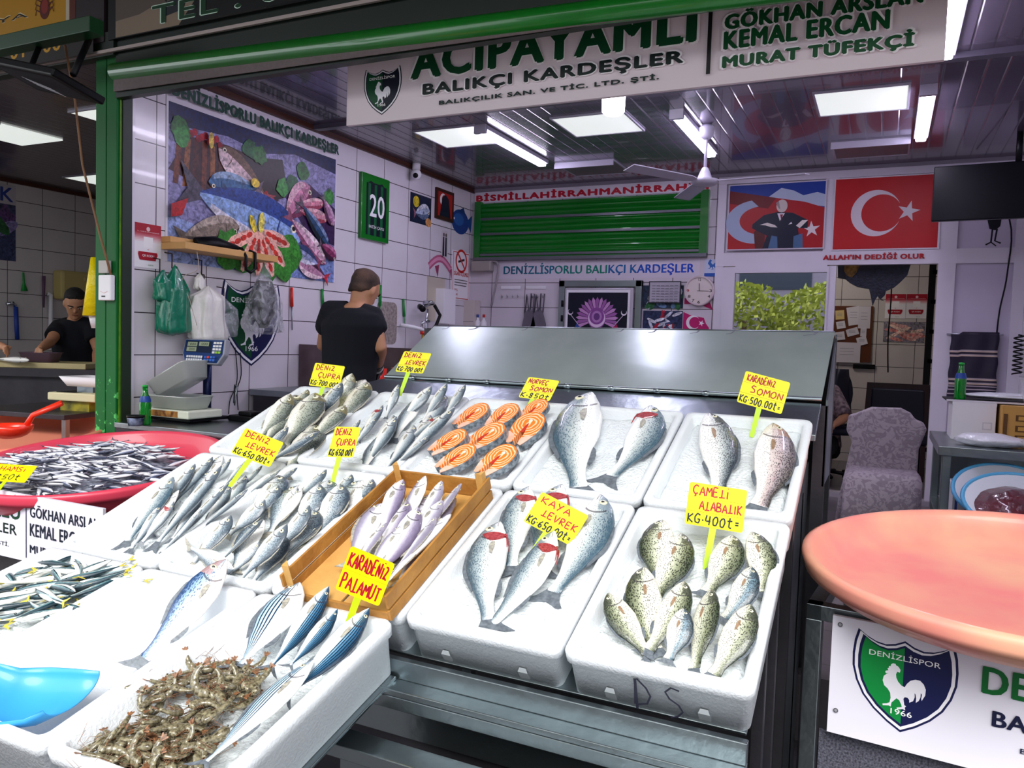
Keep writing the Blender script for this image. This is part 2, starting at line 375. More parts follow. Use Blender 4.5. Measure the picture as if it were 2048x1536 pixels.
# office blind behind the window
bl = MB()
for k in range(26): bl.box((-1.21, YB+.045, 1.0+k*.044), (-.49, YB+.051, 1.036+k*.044))
bl.box((-1.21, YB+.031, 2.10), (-.49, YB+.06, 2.16)); bl.box((-1.0, YB+.043, 1.0), (-.99, YB+.054, 2.12)); bl.box((-.7, YB+.043, 1.0), (-.69, YB+.054, 2.12))
tag(bl.build('window_blind', mat('lilac_blind', '9a92c8', .6)), 'lilac slatted blind hanging behind the office window', 'blind')
# right panels
rp = MB(); rp.box((xD1+.12, YB, FL), (.84, YB+.02, zM1-.02)); rp.box((xD1+.12, YB, zM2), (.84, YB+.02, zT))
struct(rp.build('wall_partition_panel', mat('pvc_panel', 'cfc6da', .35, nscale=2, namt=.12)))
up = MB(); up.box((x0, YB+.02, zM2), (xD1+.12, YB+.04, zT)); struct(up.build('wall_partition_upper', pvc))
struct(MB().box((xD0-.1, YB-.06, FL), (xD1+.1, YB+.06, FL+.04)).build('trim_7', mat('threshold_marble', 'a8a0a8', .3)))

# ---- shop front frame ----
post = empty('shop_post', (-3.92, 3.02, 0), label='chipped green steel post between the two shop fronts', cat='post')
q = MB(); q.box((-.095, -.045, 0), (-.012, .04, 3.0)); q.box((-.006, -.045, 0), (.075, .04, 3.0)); q.box((-.02, -.035, 0), (.0, .035, 3.0))
def chipped(name, c, c2):
    m = mat(name, c, .5, spec=.25); nt, N, L = nodes_of(m); b = N['Principled BSDF']
    tc = N.new('ShaderNodeTexCoord'); n = N.new('ShaderNodeTexNoise'); n.inputs['Scale'].default_value = 22; n.inputs['Detail'].default_value = 8; n.inputs['Roughness'].default_value = .7
    L.new(tc.outputs['Object'], n.inputs['Vector']); sp = N.new('ShaderNodeSeparateXYZ'); L.new(tc.outputs['Object'], sp.inputs[0])
    r0 = N.new('ShaderNodeMapRange'); r0.inputs['From Min'].default_value = .6; r0.inputs['From Max'].default_value = 2.0; r0.inputs['To Min'].default_value = .12; r0.inputs['To Max'].default_value = -.06; L.new(sp.outputs[2], r0.inputs['Value'])
    a = N.new('ShaderNodeMath'); a.operation = 'ADD'; L.new(n.outputs['Fac'], a.inputs[0]); L.new(r0.outputs[0], a.inputs[1])
    g = N.new('ShaderNodeMath'); g.operation = 'GREATER_THAN'; g.inputs[1].default_value = .66; L.new(a.outputs[0], g.inputs[0])
    x = N.new('ShaderNodeMix'); x.data_type = 'RGBA'; x.inputs['A'].default_value = lin(c); x.inputs['B'].default_value = lin(c2); L.new(g.outputs[0], x.inputs['Factor']); L.new(x.outputs['Result'], b.inputs['Base Color']); return m
q.build('column', chipped('chipped_green', '0b6229', '58c066'), post, bevel=.003)
q = MB(); q.box((.078, -.03, 0), (.083, .04, 3.0)); q.build('guide_rail', mat('yellow_green_rail', '6a9a18', .4, nscale=15, namt=.6, col2='1a5a1a'), post); q = MB(); q.box((.083, -.02, 0), (.092, .04, 3.0)); q.build('dark_channel', mat('dark_channel', '16281a', .5), post)
hd = empty('roller_shutter_header', (0, 3.0, 0), label='green roller shutter header over the open shop front', cat='shutter')
q = MB(); q.tube([(-3.83, -.05, 2.835), (2.2, -.05, 2.635)], .046, 20); q.build('roller_tube', greenB, hd)
q = MB(); q.add([(-3.83,-.06,2.80),(2.2,-.06,2.74),(2.2,-.06,2.655),(-3.83,-.06,2.728),(-3.83,.05,2.82),(2.2,.05,2.78),(2.2,.05,2.70),(-3.83,.05,2.755)],
 [(0,3,2,1),(4,5,6,7),(0,1,5,4),(3,7,6,2),(0,4,7,3),(1,2,6,5)]); 
q.box((-3.83, .04, 2.81), (2.2, .06, 3.0))
q.build('bottom_rail', mat('grey_brown_steel', '6a5c5c', .5, .3, nscale=60, namt=.25), hd, bevel=.003)
q = MB(); q.box((-9, -.075, 2.935), (2.2, -.06, 2.952)); q.build('light_strip', mat('pale_aluminium', 'b8a8a4', .35, .6), hd)
q = MB(); q.box((-9, -.06, 2.925), (-3.83, .0, 3.05)); q.box((-3.83, -.045, 2.70), (2.2, .0, 3.05)); q.build('dark_band', mat('dark_green_black', '0a1a10', .4), hd)
# fascia sign above the header
fs = empty('fascia_sign', (0, 2.93, 0), label='dark fascia sign with green outlined TEL lettering over the header', cat='sign')
cv = Canvas(); cv.plate(-3.86, 3.0, 2.0, 3.9, .03, '050607')
cv.shape([(-3.80, 3.005), (-2.75, 3.005), (-2.75, 3.9), (-3.80, 3.9)], '8a7866')
cv.shape([(-3.80, 3.09), (-3.62, 3.10), (-3.5, 3.13), (-3.35, 3.12), (-3.2, 3.17), (-3.2, 3.9), (-3.80, 3.9)], '5c5048')
cv.shape([(-3.44, 3.06), (-3.30, 3.08), (-3.26, 3.16), (-3.38, 3.14), (-3.46, 3.12)], '20242c'); cv.shape([(-3.42, 3.13), (-3.38, 3.2), (-3.40, 3.9), (-3.5, 3.9), (-3.49, 3.22)], '0a0c12')
cv.shape([(-3.33, 3.005), (2, 3.005), (2, 3.145), (-2.9, 3.145), (-3.2, 3.13)], '050607'); cv.shape([(-3.1, 3.15), (2, 3.15), (2, 3.9), (-3.1, 3.9)], '9a8478')
def osign(t, a, b, c, d, fill='0b3a20', rim='cfe8d4'):
    cv.text(t, a, b, c, d, rim, .10); cv.text(t, a+.002, b+.002, c-.002, d-.002, fill, .055)
osign('TEL : 0258 265 40 66', -3.52, 3.03, -.9, 3.125)
cv.build('sign_face', PRINT, fs, mx=Matrix(((1,0,0,0),(0,0,-1,0),(0,1,0,0),(0,0,0,1))))

cn = empty('street_canopy', (0, 1.4, 3.9), label='dark corrugated canopy roof over the pavement in front of the stall', cat='canopy')
MB().box((-9, -1.7, 0), (6, 1.66, .04)).build('roof_sheet', mat('canopy_sheet', '5a5652', .7, nscale=3, namt=.3), cn)
# ================= the fish stall =================
COLX = [(-2.22, -1.81), (-1.81, -1.40), (-1.40, -.99), (-.99, -.59), (-.59, -.19)]
foam = mat('white_foam', 'e2e6ea', .75, nscale=90, namt=.06, col2='c8d0d8', bump=.25, bscale=160, spec=.25)
icem = mat('crushed_ice', 'f4fafc', .35, nscale=60, namt=.12, col2='b4ccd6', bump=.9, bscale=95, spec=.6)
class Row:
    def __init__(s, y0, z0, y1, z1):
        s.o = Vector((0, y0, z0)); s.v = (Vector((0, y1, z1))-s.o); s.len = s.v.length; s.v.normalize(); s.n = Vector((0, -s.v.z, s.v.y))
    def mx(s, x, v=0, h=0): p = s.o+s.v*v+s.n*h; return frame((x, p.y, p.z), (1, 0, 0), s.n)
    def px(s, x, y, h=0): return onp(x, y, s.o+s.n*h, s.n)
ROW3 = Row(.925, .66, 1.505, .80); ROW2 = Row(1.52, .80, 2.07, 1.02); ROW1 = Row(2.085, 1.026, 2.60, 1.24)
def rrect(x0, y0, x1, y1, r, z, n=4, jit=0):
    P = []
    for cx, cy, a0 in ((x1-r, y0+r, -90), (x1-r, y1-r, 0), (x0+r, y1-r, 90), (x0+r, y0+r, 180)):
        for k in range(n+1):
            a = math.radians(a0+90*k/n); P.append((cx+r*math.cos(a), cy+r*math.sin(a), z))
    return P
def foam_tray(row, ci, label, group, depth=.12, floor=None, dv=0):
    x0, x1 = COLX[ci]; w = x1-x0-.006; l = row.len-.004; t = empty('foam_tray', mx=row.mx(x0+.003, dv), label=label, cat='fish tray', group=group)
    f = depth-.018 if floor is None else floor; b = MB(); e = .026
    b.loft([rrect(.012, .012, w-.012, l-.012, .02, -depth), rrect(.008, .008, w-.008, l-.008, .022, -.035), rrect(.001, .001, w-.001, l-.001, .024, -.03),
            rrect(0, 0, w, l, .024, -.008), rrect(.004, .004, w-.004, l-.004, .022, 0), rrect(e-.005, e-.005, w-e+.005, l-e+.005, .02, 0),
            rrect(e, e, w-e, l-e, .02, -.006), rrect(e+.012, e+.012, w-e-.012, l-e-.012, .018, -f+.012), rrect(e+.022, e+.022, w-e-.022, l-e-.022, .016, -f)], 0, True)
    b.build('tray_body', foam, t, bevel=.0)
    if row is ROW2 and ci > 2:
        for u in (.25, .75):
            g = MB(); g.add([(w*u-.012, .004, -depth+.03), (w*u+.012, .004, -depth+.03), (w*u+.012, .013, -depth+.002), (w*u-.012, .013, -depth+.002), (w*u-.008, .008, -depth+.040), (w*u+.008, .008, -depth+.040)], [(0, 3, 2, 1), (0, 1, 5, 4), (1, 2, 5), (0, 4, 3)])
            g.build('grip_notch', mat('foam_grey', '8a9094', .8), t)
    return t
def ice_bed(row, ci, h, label, dv=0):
    x0, x1 = COLX[ci]; w = x1-x0; l = row.len; b = MB(); nx, ny = 26, 34; e = .034; vs = []; fs = []
    for j in range(ny+1):
        for i in range(nx+1):
            u = e+(w-2*e)*i/nx; v = e+(l-2*e)*j/ny; ed = min(i, nx-i)/nx*2; ed2 = min(j, ny-j)/ny*2
            z = h+.010*noise.noise(Vector((u*14+ci*3, v*14, row.o.y)))+.004*noise.noise(Vector((u*60, v*60, ci)))-(.012 if min(ed, ed2) < .05 else 0)
            vs.append((u, v, z))
    for j in range(ny):
        for i in range(nx): a = j*(nx+1)+i; fs.append((a, a+1, a+nx+2, a+nx+1))
    k = len(vs); rim = [j for j in range(nx+1)]+[j*(nx+1)+nx for j in range(1, ny+1)]+[ny*(nx+1)+i for i in range(nx-1, -1, -1)]+[j*(nx+1) for j in range(ny-1, 0, -1)]
    low = [(vs[i][0], vs[i][1], -.09) for i in rim]; vs += low; n = len(rim)
    for q in range(n): fs.append((rim[q], k+q, k+(q+1) % n, rim[(q+1) % n]))
    fs.append(tuple(range(k+n-1, k-1, -1))); b.add(vs, fs, 0, True)
    o = b.build('crushed_ice', icem, mx=row.mx(x0, dv)); tag(o, label, 'ice', None, 'stuff'); return o
TR = 'white foam trays of fish on the sloping stall'
LBL = {(1, 0): 'foam tray in the back row, farthest left, heaped with bream', (1, 1): 'foam tray in the back row holding slim sea bass, left of the salmon steaks',
 (1, 2): 'foam tray in the back row under the orange salmon steaks', (1, 3): 'foam tray in the back row with two big silver fish on ice', (1, 4): 'foam tray in the back right corner with two big speckled trout',
 (2, 0): 'foam tray in the middle row, farthest left, of slim sea bass', (2, 1): 'foam tray in the middle row piled with grey bream, left of the wooden crate',
 (2, 2): 'foam tray beneath the wooden fish crate', (2, 3): 'foam tray with four gill-opened bass on ice in the middle row', (2, 4): 'foam tray of ten small speckled trout marked DS on its front',
 (3, 0): 'foam tray of small yellow-tailed mackerel in the lower left', (3, 1): 'almost empty deep foam tray with a single mullet and a blue scoop', (3, 2): 'foam tray in front holding prawns and dark striped bonito'}
TRAYS = {}
for r, row in ((1, ROW1), (2, ROW2), (3, ROW3)):
    for c in range(5):
        if (r, c) not in LBL: continue
        TRAYS[r, c] = foam_tray(row, c, LBL[r, c], TR, .13 if r == 3 else .12, floor=.10 if (r, c) != (2, 2) else .05)
# two more trays of the lower row run out of the frame on the left
COLX.append((-2.63, -2.22))
ICE = {(1, 0): -.022, (1, 1): -.02, (1, 2): -.018, (1, 3): -.024, (1, 4): -.026, (2, 0): -.03, (2, 1): -.034, (2, 3): -.03, (2, 4): -.036, (3, 0): -.045, (3, 2): -.062}
for (r, c), h in ICE.items():
    ice_bed({1: ROW1, 2: ROW2, 3: ROW3}[r], c, h, 'bed of crushed ice in the '+LBL[r, c])
# DS scrawl on the front of the trout tray
q = Canvas()
q.line([(0, 0), (.004, .068), (.008, .07), (.026, .05), (.034, .03), (.026, .008), (.004, .0)], .0045, '2a2a38')
q.line([(.004, -.012), (.004, .07)], .006, '2a2a38')
q.line([(.095, .062), (.078, .066), (.066, .052), (.074, .036), (.092, .024), (.100, .008), (.088, -.008), (.074, -.014)], .0045, '2a2a38')
q.build('marker_scrawl', PRINT, TRAYS[2, 4], mx=Matrix.Translation((.155, -.0005, -.098)) @ Matrix.Rotation(math.radians(90), 4, 'X') @ Matrix.Translation((0, 0, .0)))
bpy.data.objects['marker_scrawl'].location.y = -.0015

# ---- stainless stand ----
st = empty('stall_stand', (-1.2, 1.8, 0), label='stainless steel stand carrying the sloping rows of fish trays', cat='stand')
def S(b, name, m=steel, bevel=.002): 
    o = b.build(name, m, bevel=bevel); o.parent = st; o.matrix_parent_inverse = Matrix.Translation((1.2, -1.8, 0)); return o
def slope_box(b, x0, x1, row, v0, v1, h0, h1):
    P = []
    for h in (h0, h1):
        for x, v in ((x0, v0), (x1, v0), (x1, v1), (x0, v1)): p = row.o+row.v*v+row.n*h; P.append((x, p.y, p.z))
    b.add(P, [(0, 3, 2, 1), (4, 5, 6, 7), (0, 1, 5, 4), (1, 2, 6, 5), (2, 3, 7, 6), (3, 0, 4, 7)])
b = MB(); slope_box(b, -2.22, -.21, ROW2, .01, ROW2.len, -.128, -.121); slope_box(b, -2.22, -.21, ROW1, 0, ROW1.len+.02, -.128, -.121); S(b, 'sloping_shelf')
b = MB(); slope_box(b, -2.62, -.99, ROW3, .0, ROW3.len-.03, -.140, -.132); S(b, 'lower_shelf')
b = MB(); b.box((-2.2, 1.515, .655), (-.20, 1.535, .700)); b.box((-2.2, 1.46, .640), (-.20, 1.535, .655)); b.box((-2.2, 1.46, .61), (-.20, 1.466, .64)); b.box((-2.2, 1.545, .50), (-.205, 1.56, .66))
S(b, 'front_rail')
b = MB(); b.box((-1.05, 1.33, .545), (-.20, 1.40, .575)); b.box((-1.05, 1.38, .30), (-.22, 1.395, .545)); S(b, 'step_rail', steel)
b = MB(); b.box((-2.2, 1.57, .12), (-.24, 1.60, .52)); S(b, 'front_apron', steelD)
b = MB(); b.box((-1.05, 1.40, .30), (-.24, 1.57, .32)); S(b, 'shelf_floor', steelD)
for x in (-2.18, -1.4, -.235):
    for y in (1.56, 2.62):
        b = MB(); b.box((x-.02, y, .0), (x+.02, y+.04, .62 if y < 2 else 1.0)); S(b, 'leg', steel)
for y, w in ((1.80, .022), (2.0, .02), (2.28, .022)):
    b = MB(); b.box((-.232, y, 0), (-.205, y+w, .78+.4*(y-1.6))); S(b, 'upright', steelD)
b = MB(); b.box((-.225, 2.30, 0), (-.215, 2.80, 1.08)); S(b, 'side_panel', steel)
# ledge behind the trays, and the hinged hood
b = MB(); b.add([(-2.22, 2.61, 1.19), (-.185, 2.61, 1.19), (-.185, 2.79, 1.278), (-1.93, 2.79, 1.278), (-2.22, 2.61, 1.17), (-.185, 2.61, 1.17), (-.185, 2.79, 1.26), (-1.93, 2.79, 1.26)],
 [(0, 1, 2, 3), (7, 6, 5, 4), (0, 4, 5, 1), (1, 5, 6, 2), (2, 6, 7, 3), (3, 7, 4, 0)]); S(b, 'rear_ledge')
hood = empty('steel_hood', (-1.9, 2.79, 1.28), label='large brushed steel hood panel hinged behind the back row of trays', cat='hood')
def hp(*a): return Matrix.Translation((1.9, -2.79, -1.28))
b = MB(); th = .006
tl, tr_, br, bl_ = V(-1.885, 3.12, 1.508), V(-.175, 3.14, 1.520), V(-.185, 2.795, 1.288), V(-1.93, 2.795, 1.281)
nn = (br-bl_).cross(tl-bl_).normalized()*-th
b.add([bl_, br, tr_, tl, bl_-nn, br-nn, tr_-nn, tl-nn], [(0, 1, 2, 3), (7, 6, 5, 4), (0, 4, 5, 1), (1, 5, 6, 2), (2, 6, 7, 3), (3, 7, 4, 0)])
hoodm = mat('hood_steel', 'b2bebb', .28, .55, nscale=4, namt=.45, col2='8a9896', bump=.06, bscale=9)
o = b.build('panel', hoodm, hood); o.matrix_parent_inverse = hood.matrix_world.inverted() if False else hp(); 
b = MB(); b.cyl(bl_+V(0, 0, .004), br+V(0, 0, .004), .008, 10)
for k in range(9): b.cyl(bl_.lerp(br, .08+.1*k)+V(-.012, 0, .004), bl_.lerp(br, .08+.1*k)+V(.012, 0, .004), .0105, 10)
o = b.build('hinge', steel, hood); o.matrix_parent_inverse = hp()
b = MB(); b.tube([tl, tr_], .008, 8); o = b.build('top_edge', steel, hood); o.matrix_parent_inverse = hp()
b = MB(); b.add([(-.172, 2.80, 1.0), (-.172, 3.14, 1.0), (-.172, 3.14, 1.515), (-.172, 2.80, 1.29), (-.166, 2.80, 1.0), (-.166, 3.14, 1.0), (-.166, 3.14, 1.515), (-.166, 2.80, 1.29)],
 [(0, 1, 2, 3), (7, 6, 5, 4), (0, 4, 5, 1), (1, 5, 6, 2), (2, 6, 7, 3), (3, 7, 4, 0)]); o = b.build('side_cheek', steel, hood); o.matrix_parent_inverse = hp()
b = MB(); b.box((-.205, 2.80, 0), (-.165, 2.84, 1.27)); b.box((-1.93, 3.10, .3), (-1.89, 3.14, 1.5)); b.box((-.205, 3.10, 0), (-.165, 3.14, 1.5)); b.box((-1.9, 3.12, .25), (-.18, 3.135, 1.49)); o = b.build('support', steelD, hood); o.matrix_parent_inverse = hp()
b = MB()
for u, w in ((.04, .02), (.12, .03), (.27, .015), (.52, .02), (.60, .02), (.70, .025), (.78, .02), (.95, .035)):
    p = tl.lerp(tr_, u); d = (bl_-tl).normalized(); b.add([p+nn*-.3+V(-w, 0, 0)-V(0, 0, 0), p+V(w, 0, 0)-nn*1.2, p+d*.022+V(w*.6, 0, 0)-nn*1.2, p+d*.03-V(w*.5, 0, 0)-nn*1.2], [(0, 3, 2, 1)])
o = b.build('peeling_tape', mat('torn_tape', '6c6c78', .6), hood); o.matrix_parent_inverse = hp()

# ---- wooden crate in the middle row ----
woodm = mat('pine_crate_wood', 'b5803a', .6, nscale=14, namt=.5, col2='7a4a1c', bump=.3, bscale=60)
woodl = mat('pale_pine_board', 'd8a860', .6, nscale=9, namt=.4, col2='a87434', bump=.2, bscale=60)
x0, x1 = COLX[2]
cr_ = empty('wooden_fish_crate', mx=ROW2.mx(x0+.085, -.022, .004), label='slatted pine crate full of slim silver fish, set on a foam tray', cat='crate')
cw, cl, ch = .315, .545, .075
b = MB(); b.box((.006, .01, 0), (cw/2-.004, cl-.01, .006)); b.box((cw/2+.004, .01, 0), (cw-.006, cl-.01, .006)); b.build('base_board', woodl, cr_, bevel=.001)
for nm, x in (('side_slat', 0), ('side_slat', cw-.007)):
    b = MB(); b.box((x, 0, .0), (x+.007, cl, .028)); b.box((x, 0, .034), (x+.007, cl, .070)); b.build(nm, woodm, cr_, bevel=.001)
for y, h in ((0, .022), (cl-.007, .06)):
    b = MB(); b.box((.007, y, 0), (cw-.007, y+.007, h)); b.build('end_slat', woodm, cr_, bevel=.001)
for x in (.008, cw-.030):
    for y in (.008, cl-.030):
        if x > .1 and y < .1: continue
        b = MB(); b.prism([(x, y), (x+.022, y), (x if x < .1 else x+.022, y+.022)], .006, .095); b.build('corner_post', woodl, cr_)

# ---- big round plastic tubs on stands ----
tubRed = mat('pinkish_red_plastic', 'e0445c', .38, nscale=3, namt=.15, col2='c83050', coat=.25)
tubOr = mat('orange_pink_plastic', 'f8b494', .42, nscale=2.6, namt=.8, col2='f27c80', coat=.2)
def tub(c, r, tx, ty, m, label, depth=.12, mi=None):
    n = Vector((-tx, -ty, 1)).normalized(); t = empty('round_plastic_tub', mx=frame(c, (1, 0, tx), n), label=label, cat='tub')
    b = MB(); b.lathe([(r*.80, -depth), (r*.90, -depth+.02), (r*.945, -.05), (r*.955, -.042), (r*.985, -.045), (r*.99, -.03), (r, -.012), (r*.995, 0), (r*.975, .005), (r*.955, 0), (r*.945, -.012), (r*.93, -.03), (r*.87, -depth+.035), (r*.78, -depth+.014), (.001, -depth+.01)], n=72, cap1=False)
    b.build('basin', m, t)
    return t
tub1 = tub((-3.242, 2.427, .85), .556, -.025, .125, tubRed, 'round red plastic tub heaped with anchovies at the left')
tub2 = tub((-4.56, 2.72, .86), .66, -.01, .10, mat('salmon_plastic', 'f2957a', .4, nscale=2, namt=.3, col2='ea7a68'), 'round orange tub with a red scoop, farthest left')
tub3 = tub((.372, 2.36, .925), .560, .024, .053, tubOr, 'empty round orange tub on the steel table at the right', depth=.10)
# stands
def stand(name, loc, rz, w, l, h, label, top=.03):
    t = empty(name, loc, rz, label=label, cat='table')
    b = MB(); e = .04
    b.box((-w/2, -l/2, h-e), (w/2, -l/2+e, h)); b.box((-w/2, l/2-e, h-e), (w/2, l/2, h)); b.box((-w/2, -l/2, h-e), (-w/2+e, l/2, h)); b.box((w/2-e, -l/2, h-e), (w/2, l/2, h))
    b.build('table_frame', steel, t, bevel=.002)
    b = MB(); b.box((-w/2+e, -l/2, .12), (w/2-e, -l/2+.03, .15)); b.build('foot_bar', steel, t)
    for x in (-w/2, w/2-e):
        for y in (-l/2, l/2-e): q = MB(); q.box((x, y, 0), (x+e, y+e, h-e)); q.build('leg', steel, t, bevel=.002)
    return t
sR = stand('tub_table', (.502, 2.525, 0), math.radians(-5), 1.25, .80, .787, 'stainless steel table frame under the right orange tub')
mesh = MB()
mesh.box((-.58, -.375, .15), (.58, -.372, .45)); mesh.build('mesh_panel', mat('dark_mesh', '2a2a34', .6, nscale=200, namt=.9, col2='6a6a78'), sR)
# sign panel on that table
def signL(cv, x0, y1, w, h, full=False):
    """ the shop's white sign: shield, green and navy lettering"""
    cv.plate(x0, y1-h, x0+w, y1, .012, 'ece8f2')
GRN = '0c6a2e'; NVY = '14183a'
SM_ = Matrix.Translation((0, -.425, .776)) @ Matrix.Rotation(math.radians(90), 4, 'X'); SW = Matrix.Translation((.502, 2.525, 0)) @ Matrix.Rotation(math.radians(-5), 4, 'Z') @ SM_; SI = SW.inverted()
def sp2(px, py): p = SI @ onp(px, py, SW.translation, SW.to_3x3() @ Vector((0, 0, 1))); return p.x, p.y
cv = Canvas(); cv.plate(-.555, -.306, .60, 0, .012, 'e9e6f2')
c_ = sp2(1806, 1362); l_ = sp2(1698, 1350); r_ = sp2(1912, 1350); shield(cv, c_[0], c_[1]+.004, (r_[0]-l_[0])/1.19)
def st2(t, x0, y0, y1, w, c, b_): p = sp2(x0, y1); h = abs(sp2(x0, y0)[1]-p[1]); cv.text(t, p[0], p[1], p[0]+w, p[1]+h, c, b_)
st2('DENİZLİSPORLU', 1965, 1313, 1384, .60, GRN, .05); st2('BALIKÇI KARDEŞLER', 1984, 1418, 1459, .55, NVY, .05); st2('BALIKÇILIK SAN. VE TİC. LTD. ŞTİ.', 2040, 1492, 1508, .40, NVY, .03)
for p in ((1681, 1248), (1672, 1419)): q = sp2(*p); cv.disc(q[0], q[1], .006, .006, '5a5a60'); cv.disc(q[0], q[1], .0035, .0035, 'a0a0a8')
o = cv.build('shop_sign_panel', PRINT); o.parent = sR; o.matrix_local = SM_
tag(o, 'white sign with the shield emblem and green lettering')
# left stand with its sign
sL = stand('tub_table', (-3.27, 2.40, 0), 0, 1.15, .86, .705, 'stainless steel table frame under the red anchovy tub')
cv = Canvas(); cv.plate(-.62, -.265, .682, 0, .012, 'e4dfee')
cv.text('DENİZLİSPORLU', -.60, -.105, .195, -.015, '0b3a24', .045); cv.text('BALIKÇI KARDEŞLER', -.60, -.18, .175, -.125, '10241c', .045); cv.text('LTD. ŞTİ.', -.05, -.225, .125, -.20, '10241c', .03)
cv.rect(.233, -.25, .238, .0, NVY)
for k, s_ in enumerate(('GÖKHAN ARSLAN', 'KEMAL ERCAN', 'MURAT TÜFEKÇİ')): cv.text(s_, .261, -.083-.075*k, .261+(.405, .34, .40)[k], -.033-.075*k, '141c2c', .04)
SGN_L = cv.build('shop_sign_panel', PRINT); SGN_L.parent = sL; SGN_L.matrix_local = Matrix.Translation((0, -.448, .785)) @ Matrix.Rotation(math.radians(90), 4, 'X')
tag(SGN_L, 'white sign with three names in dark lettering')
sN = stand('tub_table', (-4.6, 2.66, 0), 0, 1.0, .7, .735, 'stainless steel table frame under the far left orange tub')
# ================= fish =================
def lerp_tab(t, s):
    for (a, u), (b, v) in zip(t, t[1:]):
        if s <= b: k = (s-a)/(b-a); k = k*k*(3-2*k)*.35+k*.65; return u+(v-u)*k
    return t[-1][1]
def fish_mat(name, back, side, belly, spots=None, stripes=0, head=None, gill=True, rough=.24, edge=.3, spk=.5, blush=None, tint=None, bump=.35):
    m = mat(name, side, rough, spec=.7, coat=.45); nt, N, L = nodes_of(m); b = N['Principled BSDF']
    A = N.new('ShaderNodeAttribute'); A.attribute_name = 'fuv'; sp = N.new('ShaderNodeSeparateXYZ'); L.new(A.outputs['Vector'], sp.inputs[0])
    oi = N.new('ShaderNodeObjectInfo')
    S_, T_ = sp.outputs[0], sp.outputs[1]
    cb = N.new('ShaderNodeCombineXYZ'); mu = N.new('ShaderNodeMath'); mu.operation = 'MULTIPLY'; mu.inputs[1].default_value = 3.2; L.new(S_, mu.inputs[0])
    L.new(mu.outputs[0], cb.inputs[0]); L.new(T_, cb.inputs[1])
    rz = N.new('ShaderNodeMath'); rz.operation = 'MULTIPLY'; rz.inputs[1].default_value = 20; L.new(oi.outputs['Random'], rz.inputs[0]); L.new(rz.outputs[0], cb.inputs[2])
    n = N.new('ShaderNodeTexNoise'); n.inputs['Scale'].default_value = 5; n.inputs['Detail'].default_value = 8; n.inputs['Roughness'].default_value = .75; L.new(cb.outputs[0], n.inputs['Vector'])
    def M(op, a, b_=None, c=None):
        q = N.new('ShaderNodeMath'); q.operation = op
        for i, v in enumerate((a, b_, c)):
            if v is None: continue
            if isinstance(v, (int, float)): q.inputs[i].default_value = v
            else: L.new(v, q.inputs[i])
        return q.outputs[0]
    def MIX(f, a, b_):
        x = N.new('ShaderNodeMix'); x.data_type = 'RGBA'
        for k, v in (('Factor', f), ('A', a), ('B', b_)):
            if isinstance(v, str): x.inputs[k].default_value = lin(v)
            elif isinstance(v, (int, float)): x.inputs[k].default_value = v
            else: L.new(v, x.inputs[k])
        return x.outputs['Result']
    t2 = M('ADD', T_, M('MULTIPLY', M('SUBTRACT', n.outputs['Fac'], .5), .9*spk))
    r = N.new('ShaderNodeValToRGB'); L.new(M('MULTIPLY_ADD', t2, .5, .5), r.inputs[0]); e = r.color_ramp.elements
    e[0].position = .34; e[0].color = lin(belly); e[1].position = .93; e[1].color = lin(back)
    q = e.new(.54); q.color = lin(side); q = e.new(.56+edge*.5); q.color = lin(tint or side)
    c = r.outputs[0]
    if blush: c = MIX(M('MULTIPLY', M('LESS_THAN', M('ABSOLUTE', M('SUBTRACT', T_, .05)), .3), M('MULTIPLY', n.outputs['Fac'], .5)), c, blush)
    if stripes:
        w = M('SINE', M('ADD', M('MULTIPLY', T_, stripes), M('MULTIPLY', S_, 5)))
        c = MIX(M('MULTIPLY', M('GREATER_THAN', M('ADD', w, M('MULTIPLY', n.outputs['Fac'], .8)), .75), M('GREATER_THAN', t2, -.15)), c, back)
    if spots:
        v = N.new('ShaderNodeTexVoronoi'); v.inputs['Scale'].default_value = spots[0]; L.new(cb.outputs[0], v.inputs['Vector'])
        k = M('MULTIPLY_ADD', T_, spots[2], spots[1])
        c = MIX(M('MULTIPLY', M('LESS_THAN', v.outputs['Distance'], k), .85), c, spots[3])
    if head: c = MIX(M('MULTIPLY', M('LESS_THAN', S_, .2), M('MULTIPLY', M('GREATER_THAN', t2, .15), .7)), c, head)
    if gill:
        gd = M('ABSOLUTE', M('SUBTRACT', S_, M('SUBTRACT', .235, M('MULTIPLY', M('MULTIPLY', T_, T_), .09))))
        c = MIX(M('MULTIPLY', M('MULTIPLY', M('LESS_THAN', gd, .009), M('LESS_THAN', M('ABSOLUTE', M('ADD', T_, .1)), .72)), .75), c, '39323c')
        md = M('ABSOLUTE', M('ADD', T_, M('MULTIPLY_ADD', S_, 1.5, .12)))
        c = MIX(M('MULTIPLY', M('MULTIPLY', M('LESS_THAN', md, .05), M('LESS_THAN', S_, .085)), .8), c, '4a3038')
    L.new(c, b.inputs['Base Color'])
    vs = N.new('ShaderNodeTexVoronoi'); vs.inputs['Scale'].default_value = 26; L.new(cb.outputs[0], vs.inputs['Vector'])
    bp = N.new('ShaderNodeBump'); bp.inputs['Strength'].default_value = bump; bp.inputs['Distance'].default_value = .0012; L.new(vs.outputs['Distance'], bp.inputs['Height']); L.new(bp.outputs[0], b.inputs['Normal'])
    return m
fin_m = mat('fin_membrane', 'b8b4a4', .4, nscale=40, namt=.6, col2='5a5860'); fin_d = mat('dark_fin', '747c84', .4, nscale=40, namt=.6, col2='3c424c')
fin_y = mat('yellow_fin', 'd2c24a', .4, nscale=40, namt=.4, col2='8a8a3c'); fin_r = mat('rosy_fin', 'a88c70', .4, nscale=40, namt=.6, col2='6a4a3c')
